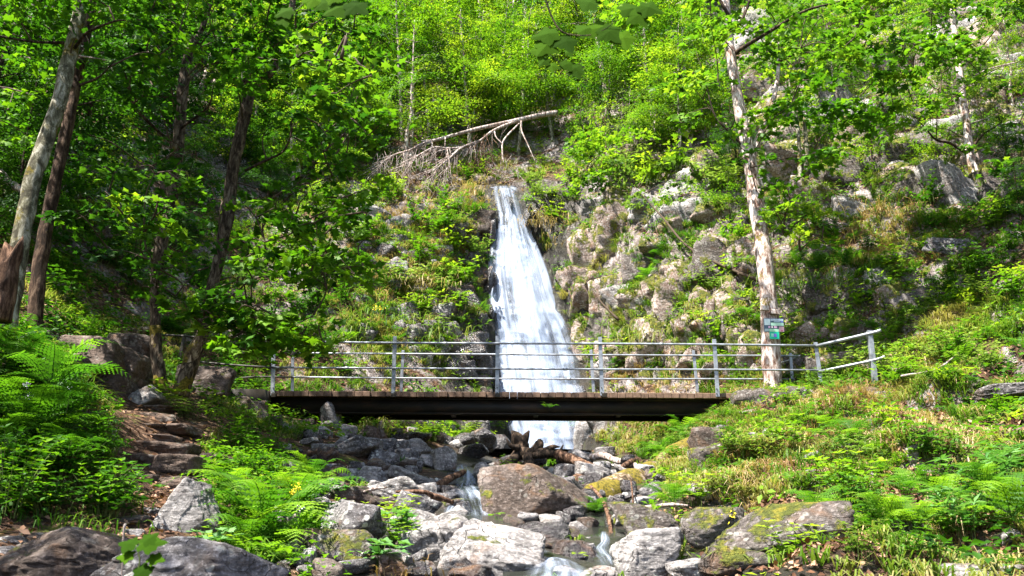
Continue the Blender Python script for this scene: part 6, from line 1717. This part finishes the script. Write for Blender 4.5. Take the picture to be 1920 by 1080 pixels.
def w_lit(px, py, C, N):
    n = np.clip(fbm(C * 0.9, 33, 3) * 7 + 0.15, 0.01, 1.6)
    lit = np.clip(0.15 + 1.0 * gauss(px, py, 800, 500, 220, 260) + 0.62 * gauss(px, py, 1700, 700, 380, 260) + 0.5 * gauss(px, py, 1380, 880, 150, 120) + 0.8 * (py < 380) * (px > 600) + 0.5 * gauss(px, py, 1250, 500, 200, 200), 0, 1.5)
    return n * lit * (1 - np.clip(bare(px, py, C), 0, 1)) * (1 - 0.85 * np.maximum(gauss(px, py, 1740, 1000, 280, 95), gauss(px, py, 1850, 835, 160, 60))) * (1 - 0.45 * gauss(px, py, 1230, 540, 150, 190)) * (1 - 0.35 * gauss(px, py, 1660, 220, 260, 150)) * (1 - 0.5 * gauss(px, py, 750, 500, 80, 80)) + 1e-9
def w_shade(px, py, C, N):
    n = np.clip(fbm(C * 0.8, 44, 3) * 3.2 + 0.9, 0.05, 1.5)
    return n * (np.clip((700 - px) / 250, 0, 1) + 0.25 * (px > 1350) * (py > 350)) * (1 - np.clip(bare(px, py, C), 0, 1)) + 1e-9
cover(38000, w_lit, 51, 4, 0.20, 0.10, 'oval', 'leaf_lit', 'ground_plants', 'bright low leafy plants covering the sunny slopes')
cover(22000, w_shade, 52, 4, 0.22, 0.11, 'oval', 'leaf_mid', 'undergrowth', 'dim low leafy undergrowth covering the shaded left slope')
# what grows on the ledges of the outcrops
ledge = []
for o_ in COL.objects:
    if o_.name.startswith('rock_outcrop') and o_.data.materials[0].name != 'wet_rock':
        nv_ = len(o_.data.vertices)
        co = np.empty(nv_ * 3); o_.data.vertices.foreach_get('co', co)
        no = np.empty(nv_ * 3); o_.data.vertices.foreach_get('normal', no)
        co = co.reshape(-1, 3) + np.array(o_.location); no = no.reshape(-1, 3)
        ok = no[:, 2] > 0.30
        ledge.append(np.concatenate([co[ok], no[ok]], 1))
ledge = np.concatenate(ledge)
rng = np.random.default_rng(303)
keep = fbm(ledge[:, :3] * 1.4, 8, 3) > -0.05
ledge = ledge[keep]
pa = ledge[rng.choice(len(ledge), 9000)]; pb = ledge[rng.choice(len(ledge), 3200)]
cover(9000, None, 61, 4, 0.14, 0.09, 'oval', 'leaf_lit', 'ledge_plants', 'small leafy plants rooted on the ledges of the cliffs', pts=(pa[:, :3], pa[:, 3:]))
o = tufts(3200, None, 62, 12, 0.30, 0.5, 'ledge_grass', 'grass', pts=(pb[:, :3], pb[:, 3:]))
o['label'] = 'grass tufts rooted on the ledges of the cliffs'
# fallen leaves
def w_litter(px, py, C, N):
    return (0.12 + 0.7 * gauss(px, py, 1650, 850, 300, 120) + 1.6 * gauss(px, py, 1620, 960, 160, 90) + 1.2 * gauss(px, py, 1850, 1020, 130, 90) + 1.2 * gauss(px, py, 1850, 830, 150, 60) + 1.2 * gauss(px, py, 1460, 890, 70, 60) + 0.0 * gauss(px, py, 330, 850, 90, 100) + 0.6 * gauss(px, py, 1200, 400, 120, 40) + 0.9 * gauss(px, py, 1750, 400, 160, 40) + 0.6 * gauss(px, py, 200, 560, 150, 50) + 0.6 * gauss(px, py, 300, 950, 80, 40)) * np.clip(N[:, 2], 0, 1) * (1 - ((px > 560) & (px < 1200) & (py > 830) & (C[:, 1] < 22))) + 1e-9
P_, N_ = terr_samples(56000, w_litter, 91)
rng = np.random.default_rng(92)
V, T, C_ = leaves(P_ + N_ * rng.uniform(0.01, 0.05, len(P_))[:, None], N_ + rng.normal(size=P_.shape) * 0.35, rng.uniform(0.05, 0.11, len(P_)), 'oval', rng, rng.random(len(P_)))
o = link('fallen_leaves', mesh_tris('fallen_leaves', V, T, M['litter'], tint=C_))
o['kind'] = 'stuff'; o['label'] = 'reddish brown fallen leaves lying on the slopes and the path'

# sedge hanging over the small drop on the right, and tufts that can be told apart
def sedge(px, py, Y, n, ln, mat, full, tint=0.5, spread=0.22, drop_=0.9, wd=0.006):
    rr = np.random.default_rng(int(px + py))
    n = int(n * 0.8); ln = ln * 0.8; wd = min(wd, 0.009)
    c = W(px, py, Y)
    az = rr.random(n) * 6.28
    out = np.stack([np.cos(az) * 1.1, np.sin(az) - 0.4, rr.normal(size=n) * 0.15], 1)
    L = ln * rr.uniform(0.35, 1.15, n)
    P0 = np.array(c) + rr.normal(size=(n, 3)) * np.array([spread * 0.5, spread * 0.4, 0.02])
    for q in range(n):
        gz = drop(P0[q, 0], P0[q, 1])[0].z
        P0[q, 2] = gz if abs(gz - c.z) < 0.9 else c.z + rr.normal() * 0.08
    p1 = P0 + (np.array([0, 0, 0.75]) + out * 0.3) * (L * 0.4)[:, None]
    p2 = p1 + (out * 0.5 + np.array([0, 0, 0.1])) * (L * 0.35)[:, None]
    p3 = p2 + (out * 0.5 + np.array([0, 0, -1.0]) * drop_ * rr.uniform(0.1, 1.0, n)[:, None]) * (L * 0.4)[:, None]
    s = norm(np.cross(out, [0, 0, 1])) * wd
    V = np.stack([P0 - s, P0 + s, p1 - s, p1 + s, p2 - s * 0.8, p2 + s * 0.8, p3], 1) - np.array(c)
    T = np.array([[0, 1, 3], [0, 3, 2], [2, 3, 5], [2, 5, 4], [4, 5, 6]])[None] + (np.arange(n) * 7)[:, None, None]
    tt = np.repeat(np.clip(tint + rr.normal(size=n) * 0.15, 0, 1), 7)
    o = link('grass_tuft', mesh_tris('grass_tuft', V.reshape(-1, 3), T.reshape(-1, 3), M[mat], tint=tt)); o.location = c
    reg(o, '', 'grass', full=full, at=c)
sedge(1700, 950, 8.5, 160, 0.75, 'grass', 'long green sedge hanging over the white stone on the right bank', 0.3)
sedge(1760, 960, 8.4, 120, 0.7, 'straw', 'dry sedge hanging right of the green hanging sedge', 0.4)
sedge(1500, 850, 12.6, 150, 0.8, 'grass', 'upright green grass tuft beside the little path', 0.35, 0.25, 0.2)
sedge(1385, 900, 12.0, 200, 0.8, 'straw', 'straw coloured grass tuft on the hummock under the bridge end', 0.5, 0.4)
sedge(1335, 940, 10.8, 180, 0.75, 'straw', 'dry grass hanging over the brown hummock stone', 0.25, 0.35)
sedge(1360, 860, 14.5, 160, 0.8, 'straw', 'dry grass clump shaded by the right bridge end', 0.6, 0.4)
sedge(1300, 800, 19.5, 200, 1.0, 'grass', 'grass mane hanging from the right wall below the bridge', 0.7, 0.9)
sedge(1230, 790, 21.5, 180, 1.0, 'straw', 'dry grass fringe right of the foot of the waterfall', 0.5, 0.9)
sedge(1590, 758, 17.4, 260, 0.5, 'straw', 'brown grass fringe drooping over the path edge below the end post', 0.15, 1.0)
sedge(1820, 930, 9.0, 70, 0.5, 'straw', 'pale dry grass wisp under the whorled spurge', 0.9)
sedge(225, 940, 9.2, 120, 0.45, 'grass', 'green grass tuft at the left foot of the steps', 0.3, 0.3, 0.3)
sedge(140, 975, 8.2, 140, 0.4, 'grass', 'green grass edging the dirt path', 0.2, 0.6, 0.3)
sedge(60, 980, 7.9, 120, 0.4, 'grass', 'darker grass edging the dirt path at the left', 0.15, 0.6, 0.3)
sedge(75, 930, 8.6, 60, 0.35, 'straw', 'small dry grass tuft in the herbs of the left bank', 0.6, 0.2)
sedge(600, 985, 9.8, 60, 0.5, 'straw', 'thin dry stalks between the big lady ferns and the lichen boulder', 0.7, 0.4, 0.1)
sedge(750, 1040, 8.6, 70, 0.45, 'straw', 'brown stalks below the pale leaning boulder', 0.2, 0.4, 0.1)
for (px, py, Y, lb, m_, tt) in [(690, 600, 25, 'bluish grass mane on the left slope behind the railing', 'grass', 0.25), (740, 610, 25, 'long pale grass mane behind the second railing post', 'grass', 0.6), (780, 540, 26, 'straw coloured mane between the ledges left of the fall', 'straw', 0.7), (880, 370, 28.6, 'reddish dry grass cushion at the top left of the fall', 'straw', 0.4),
                                (800, 640, 24.8, 'green grass mane above the bridge left of the wet ledges', 'grass', 0.55), (660, 630, 24, 'grass mane at the left slope foot behind the railing', 'grass', 0.35), (1020, 430, 27.6, 'golden grass cushion at the right edge of the fall', 'straw', 0.4), (1180, 330, 27, 'long grass curtain right above the fall', 'grass', 0.7),
                                (1230, 640, 23.6, 'pale grass mane on the right cliff above the railing', 'grass', 0.75), (1570, 540, 21.5, 'long dark grass mane behind the railing end', 'grass', 0.15), (1450, 540, 21.6, 'grass curtain right behind the sign tree', 'grass', 0.4), (1640, 410, 22, 'brownish grass cushion on the high ledge at the right', 'straw', 0.3)]:
    loc, nr = hit(px, py)
    sedge(px, py, loc.y - 0.1, 260, 1.0, m_, lb, tt, 1.3, 0.9, 0.014)

# bolts of the railing feet and couplings of the rails
for (px, py) in [(513, 727), (740, 727), (933, 727), (1129, 727), (1345, 729)]:
    for dy_ in (0, 9):
        V, T = ico(2)
        o_ = bchild('bolt', mesh_tris('bolt', V * 0.014, T, M['beam'], smooth=True), W(px - 1, py + dy_, YN - 0.022))
for (px, py, Y_) in [(835, 643.6, YN - 0.03), (1060, 692.3, YN - 0.03), (1240, 645.3, YN - 0.03), (650, 690, YN - 0.03), (1067, 710.5, YF - 0.03), (1420, 693.5, YN - 0.03), (880, 664.3, YF - 0.03)]:
    c_ = W(px, py, Y_)
    V, T = tube([Vector((-0.045, 0, 0)), Vector((0, 0, 0)), Vector((0.045, 0, 0))], 0.031, 8, sub=1)
    bchild('coupling', mesh_tris('coupling', V, T, M['steel']), c_)

# ------------------------------------------------------------------ signs on the right hand tree
sg = G('sign_print')
uv = sg.add("ShaderNodeUVMap")
def sign_panel(px, py, w, h, Y, name, base, pieces, full):
    c = W(px, py, Y)
    t = empty(name, c)
    t.rotation_euler = (0, 0.02, 0)
    k = c.length / FPX
    link('panel', bm_box('panel', (w * k, 0.02, h * k), plain_mat(name + '_panel', base, 0.45, 0, 0.05), 0.003), t)
    for j, (nm, x, y, ww, hh, col) in enumerate(pieces):
        o = link(nm, bm_box(nm, (ww * k, 0.004, hh * k), plain_mat(nm + '_paint_%d' % j, col, 0.5, 0, 0.08), 0), t)
        o.location = ((x - w / 2 + ww / 2) * k, -0.013 - 0.0015 * j, (h / 2 - y - hh / 2) * k)
    reg(t, '', 'sign', full=full)
sign_panel(1451, 610, 36, 25, 19.30, 'notice_board', (0.05, 0.08, 0.12), [('field', 1, 1, 10.5, 11.5, (0.34, 0.44, 0.48)), ('field', 12.5, 1, 22.5, 3.5, (0.34, 0.43, 0.50)), ('lettering', 12.5, 4.5, 5, 3, (0.04, 0.08, 0.11)), ('lettering', 18, 5, 11, 2, (0.32, 0.42, 0.52)), ('lettering', 30, 4.5, 4.5, 3, (0.12, 0.16, 0.42)),
           ('field', 12.5, 8, 22.5, 5.5, (0.38, 0.62, 0.48)), ('symbol', 7.5, 14.5, 3.2, 3.4, (0.60, 0.38, 0.55)), ('symbol', 12.5, 14.5, 3.2, 3.4, (0.62, 0.58, 0.60)), ('symbol', 17.5, 14.5, 5.5, 3.4, (0.58, 0.36, 0.52)), ('field', 1, 19.5, 7, 5, (0.30, 0.40, 0.44)), ('field', 8.5, 19.5, 17, 5, (0.34, 0.60, 0.42)), ('field', 26, 15, 9, 9.5, (0.42, 0.26, 0.30)), ('lettering', 29, 21.5, 4, 2, (0.35, 0.10, 0.15))],
           'small grey framed notice board with pale fields on the sign tree')
sign_panel(1452, 629, 17, 13, 19.27, 'green_sign', (0.01, 0.42, 0.27), [('field', 2.5, 3, 4.5, 6, (0.25, 0.62, 0.50)), ('symbol', 7, 3.5, 5, 6, (0.16, 0.12, 0.55))], 'little green square plate under the notice board on the sign tree')
for (px, py, w, h, lb) in [(1434, 578, 15, 9, 'left wooden block nailed above the notice board'), (1453, 585, 16, 9, 'right wooden block nailed above the notice board')]:
    c = W(px, py, 19.38); k = c.length / FPX
    o = link('wooden_block', bm_box('wooden_block', (w * k, 0.10, h * k), M['dead_wood'], 0.01)); o.location = c; o.rotation_euler = (0, 0.08, 0)
    reg(o, '', 'block', full=lb)

# ------------------------------------------------------------------ overhanging leaves close to the camera
MLEAF = []
for k in range(3):
    bm = bmesh.new()
    rr = random.Random(k)
    prof = [(0.0, 0.0), (-0.10, 0.22), (-0.02, 0.36), (0.18, 0.33), (0.26, 0.50), (0.40, 0.58), (0.48, 0.42), (0.60, 0.36), (0.66, 0.20), (0.84, 0.14), (1.0, 0.0)]
    out = [prof[0]] + [(x + rr.uniform(-.02, .02), y * rr.uniform(0.92, 1.08)) for x, y in prof[1:-1]] + [prof[-1]] + [(x + rr.uniform(-.02, .02), -y * rr.uniform(0.92, 1.08)) for x, y in prof[-2:0:-1]]
    cv = bm.verts.new((0.35, 0, 0.02))
    vs = [bm.verts.new((x, y, -0.16 * abs(y) - 0.10 * x * x)) for x, y in out]
    for i_ in range(len(vs)):
        bm.faces.new((cv, vs[(i_ + 1) % len(vs)], vs[i_]))
    me = bpy.data.meshes.new('leaf'); bm.to_mesh(me); bm.free()
    at_ = me.attributes.new("tint", 'FLOAT', 'POINT')
    at_.data.foreach_set("value", np.full(len(me.vertices), 0.25 + 0.2 * k, np.float32))
    me.materials.append(M['leaf_near'])
    MLEAF.append(me)
def near_twig(name, pts, rad, lv, full, mat='bark_dark'):
    root = W(*pts[0])
    V, T = tube([W(*p) for p in pts], rad, 7, lump=0.1, sub=5)
    t = empty(name, root)
    link('stem', mesh_tris('stem', V - np.array(root), T, M[mat], smooth=True), t)
    reg(t, '', 'branch', full=full, at=W(*pts[len(pts) // 2]))
    for i_, (px, py, Y, s, ang, tl) in enumerate(lv):
        o = link('leaf', MLEAF[i_ % 3], t)
        o.location = W(px, py, Y) - root
        o.scale = (s, s, s)
        # the tip points along ang in the frame; the blade is tilted towards the eye by tl
        o.rotation_euler = Euler((tl, 0, 0)).to_matrix().to_4x4().to_euler()
        mt = Matrix.Rotation(tl, 3, 'X') @ Matrix.Rotation(ang, 3, 'Z')
        o.rotation_euler = mt.to_euler()
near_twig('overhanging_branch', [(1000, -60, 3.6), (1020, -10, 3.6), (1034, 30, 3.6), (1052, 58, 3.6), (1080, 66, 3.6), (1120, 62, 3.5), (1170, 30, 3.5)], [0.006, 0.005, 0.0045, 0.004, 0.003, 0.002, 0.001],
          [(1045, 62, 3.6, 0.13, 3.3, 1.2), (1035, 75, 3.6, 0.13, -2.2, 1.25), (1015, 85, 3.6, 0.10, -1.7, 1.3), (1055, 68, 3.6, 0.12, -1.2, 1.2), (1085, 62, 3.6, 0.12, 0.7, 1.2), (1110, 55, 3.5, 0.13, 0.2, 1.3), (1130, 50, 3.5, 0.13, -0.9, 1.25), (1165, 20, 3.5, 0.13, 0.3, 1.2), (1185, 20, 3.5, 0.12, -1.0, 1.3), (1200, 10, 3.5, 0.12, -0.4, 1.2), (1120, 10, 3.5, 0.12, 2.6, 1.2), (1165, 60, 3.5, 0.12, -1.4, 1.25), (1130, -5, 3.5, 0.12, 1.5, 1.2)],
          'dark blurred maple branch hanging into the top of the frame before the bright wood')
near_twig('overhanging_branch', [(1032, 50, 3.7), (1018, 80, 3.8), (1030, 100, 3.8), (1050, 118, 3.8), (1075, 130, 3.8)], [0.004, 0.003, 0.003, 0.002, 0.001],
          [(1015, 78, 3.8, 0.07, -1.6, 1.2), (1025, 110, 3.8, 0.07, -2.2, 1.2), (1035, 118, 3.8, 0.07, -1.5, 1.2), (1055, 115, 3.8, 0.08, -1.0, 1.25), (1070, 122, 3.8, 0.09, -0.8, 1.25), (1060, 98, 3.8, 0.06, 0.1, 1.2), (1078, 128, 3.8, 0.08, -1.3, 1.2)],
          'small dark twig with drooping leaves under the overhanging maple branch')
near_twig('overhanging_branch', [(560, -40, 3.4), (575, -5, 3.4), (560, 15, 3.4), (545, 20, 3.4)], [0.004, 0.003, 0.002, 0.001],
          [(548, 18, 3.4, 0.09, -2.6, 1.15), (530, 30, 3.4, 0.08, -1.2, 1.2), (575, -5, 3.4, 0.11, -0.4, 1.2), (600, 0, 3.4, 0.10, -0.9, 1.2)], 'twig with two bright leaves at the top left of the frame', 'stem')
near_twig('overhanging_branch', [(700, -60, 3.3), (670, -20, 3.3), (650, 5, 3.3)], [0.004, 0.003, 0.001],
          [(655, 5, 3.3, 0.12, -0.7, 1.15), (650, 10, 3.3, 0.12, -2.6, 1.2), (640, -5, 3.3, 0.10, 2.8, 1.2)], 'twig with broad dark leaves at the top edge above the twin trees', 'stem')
# seedling at the lower left
near_twig('maple_seedling', [(262, 1130, 3.6), (258, 1080, 3.6), (262, 1050, 3.6), (255, 1022, 3.6)], [0.004, 0.0035, 0.003, 0.002],
          [(255, 1022, 3.6, 0.085, 2.9, 0.75), (262, 1020, 3.6, 0.11, 0.2, 0.7), (250, 1040, 3.6, 0.07, 3.3, 0.8), (262, 1062, 3.6, 0.085, -0.9, 1.0), (280, 1045, 3.6, 0.07, -0.2, 0.8), (240, 1050, 3.6, 0.05, 2.5, 0.8), (268, 1018, 3.5, 0.07, 0.9, 0.9)],
          'young maple seedling with bright leaves before the flat grey slab', 'stem')
near_twig('dry_stalk', [(228, 1100, 4.0), (230, 1040, 4.0), (233, 990, 4.0), (236, 982, 4.0)], [0.003, 0.003, 0.006, 0.003], [], 'thin dry stalk standing left of the maple seedling', 'dead_wood')

# flowers
fw = plain_mat('white_petal', (0.72, 0.68, 0.78), 0.6, 0, 0.08)
fy = plain_mat('yellow_petal', (0.75, 0.60, 0.02), 0.6, 0, 0.08)
def flower(px, py, Y, r, mat, full, n=6, cat='flower'):
    c = W(px, py, Y)
    rr = np.random.default_rng(int(px * 3 + py))
    P_ = rr.normal(size=(n * 5, 3)) * r
    V, T, C_ = leaves(P_, rr.normal(size=P_.shape) + np.array([0, -0.6, 1]), np.full(len(P_), r * 1.1), 'oval', rr, np.full(len(P_), 0.5))
    t = empty('wild_flower', c)
    link('petals', mesh_tris('petals', V, T, mat), t)
    Vs, Ts = tube([Vector((0, 0, -0.28)), Vector((0.01, 0, -0.12)), Vector((0, 0, 0))], [0.004, 0.003, 0.002], 4)
    link('stem', mesh_tris('stem', Vs, Ts, M['stem']), t)
    reg(t, '', cat, full=full)
flower(558, 912, 9.6, 0.022, fy, 'yellow wild flowers beside the bright lady ferns')
flower(549, 921, 9.6, 0.016, fy, 'lower yellow wild flower beside the bright lady ferns')
flower(560, 952, 9.2, 0.022, fw, 'white flower umbel over the lady ferns')
flower(446, 902, 10.4, 0.016, fw, 'small white flower behind the pointed boulder')
flower(50, 720, 9.2, 0.018, fw, 'upper lilac flower among the left ferns')
flower(56, 742, 9.2, 0.016, fw, 'lower lilac flower among the left ferns')
flower(130, 731, 9.3, 0.018, fw, 'white flower right of the lilac ones among the left ferns')
flower(705, 577, 24.2, 0.05, fy, 'left yellow flower spike on the slope behind the railing')
flower(716, 577, 24.2, 0.05, fy, 'right yellow flower spike on the slope behind the railing')
flower(1367, 967, 9.4, 0.03, fy, 'yellow tuft before the hummock stone on the right bank')
# ------------------------------------------------------------------ labels: look, then place, then rank among look-alikes
PLACES = [((200, 735, 400, 960), 'beside the stone steps'), ((-400, 560, 240, 760), 'on the upper left bank'), ((-400, 760, 220, 1000), 'on the fern bank left of the steps'), ((-400, 960, 460, 1200), 'by the dirt path at lower left'),
          ((400, 735, 560, 900), 'under the left bridge end'), ((380, 880, 620, 1200), 'by the big lady ferns'), ((560, 760, 760, 880), 'under the bridge at the left shore'), ((760, 760, 960, 870), 'under the bridge left of the fall'),
          ((620, 870, 860, 960), 'in the rubble left of the stream'), ((560, 960, 840, 1200), 'near the lichen boulder'), ((860, 870, 1100, 960), 'around the midstream boulder'), ((840, 960, 1100, 1200), 'around the big cracked boulder'),
          ((960, 760, 1250, 900), 'at the foot of the fall'), ((1100, 880, 1300, 1200), 'by the right hand trickle'), ((1240, 740, 1420, 960), 'under the right bridge end'), ((1300, 940, 1620, 1200), 'by the long mossy boulder'),
          ((1400, 735, 1600, 960), 'beside the little path'), ((1600, 880, 2400, 1200), 'on the leafy lower right slope'), ((1600, 735, 2400, 880), 'on the right bank below the end post'),
          ((1480, 560, 2400, 735), 'right of the railing end'), ((640, 560, 930, 735), 'behind the left half of the railing'), ((240, 560, 640, 735), 'behind the twin trees'), ((640, 330, 930, 560), 'on the slope left of the fall'),
          ((1040, 560, 1480, 735), 'on the right cliff behind the railing'), ((1040, 380, 1430, 560), 'on the pale cliff right of the fall'), ((1430, 380, 2400, 560), 'on the ledge right of the sign tree'),
          ((900, 300, 1060, 420), 'at the top of the fall'), ((1040, 220, 1430, 380), 'right above the fall'), ((1430, 200, 2400, 380), 'high on the right wall'), ((1380, -900, 2400, 200), 'at the upper right'),
          ((240, 300, 640, 560), 'on the shaded slope behind the twin trees'), ((-600, 300, 240, 560), 'by the thick leaning tree'), ((-900, -900, 600, 300), 'in the dim wood at upper left'), ((600, 180, 1040, 330), 'behind the fallen tree'), ((600, -2000, 1380, 220), 'in the bright wood above the fall')]
ORD = ['leftmost', 'second', 'third', 'fourth', 'fifth', 'sixth', 'seventh', 'eighth', 'ninth', 'tenth', 'eleventh', 'twelfth']
bk = {}
for (o, look, full, at) in REG:
    if full:
        o['label'] = full
        continue
    px, py = proj(np.array([tuple(at)]))
    px, py = float(px[0]), float(py[0])
    pl_ = next((n for (a, b, c, d), n in PLACES if a <= px < c and b <= py < d), 'in the gorge')
    bk.setdefault((look, pl_), []).append((px, py, o))
for (look, pl_), lst in bk.items():
    n = len(lst)
    if n == 1:
        lst[0][2]['label'] = look + ' ' + pl_
    else:
        lst.sort(key=lambda q: q[1])
        if n <= 8:
            rows = [('', lst)]
        elif n <= 16:
            h = n // 2
            rows = [('in the upper row', lst[:h]), ('in the lower row', lst[h:])]
        else:
            h = n // 3
            rows = [('in the upper row', lst[:h]), ('in the middle row', lst[h:2 * h]), ('in the lower row', lst[2 * h:])]
        for rn, row in rows:
            row.sort(key=lambda q: q[0])
            for k, (px, py, o) in enumerate(row):
                if len(row) == 1:
                    w = ''
                elif k == 0:
                    w = 'leftmost'
                elif k == len(row) - 1:
                    w = 'rightmost'
                elif k < 12:
                    w = ORD[k] + ' from left'
                else:
                    w = 'farther right'
                lb = look + ' ' + pl_ + (', ' + ' '.join(x for x in (w, rn) if x) if (w or rn) else '')
                ws = lb.split()
                if len(ws) > 16:
                    lb = lb.replace(' the ', ' ').replace('leafy ', '', 1).replace('set in', 'in')
                if len(ws) > 16:
                    lb = lb.replace('from left ', '').replace('in the upper row', 'upper row').replace('in the middle row', 'middle row').replace('in the lower row', 'lower row')
                o['label'] = lb
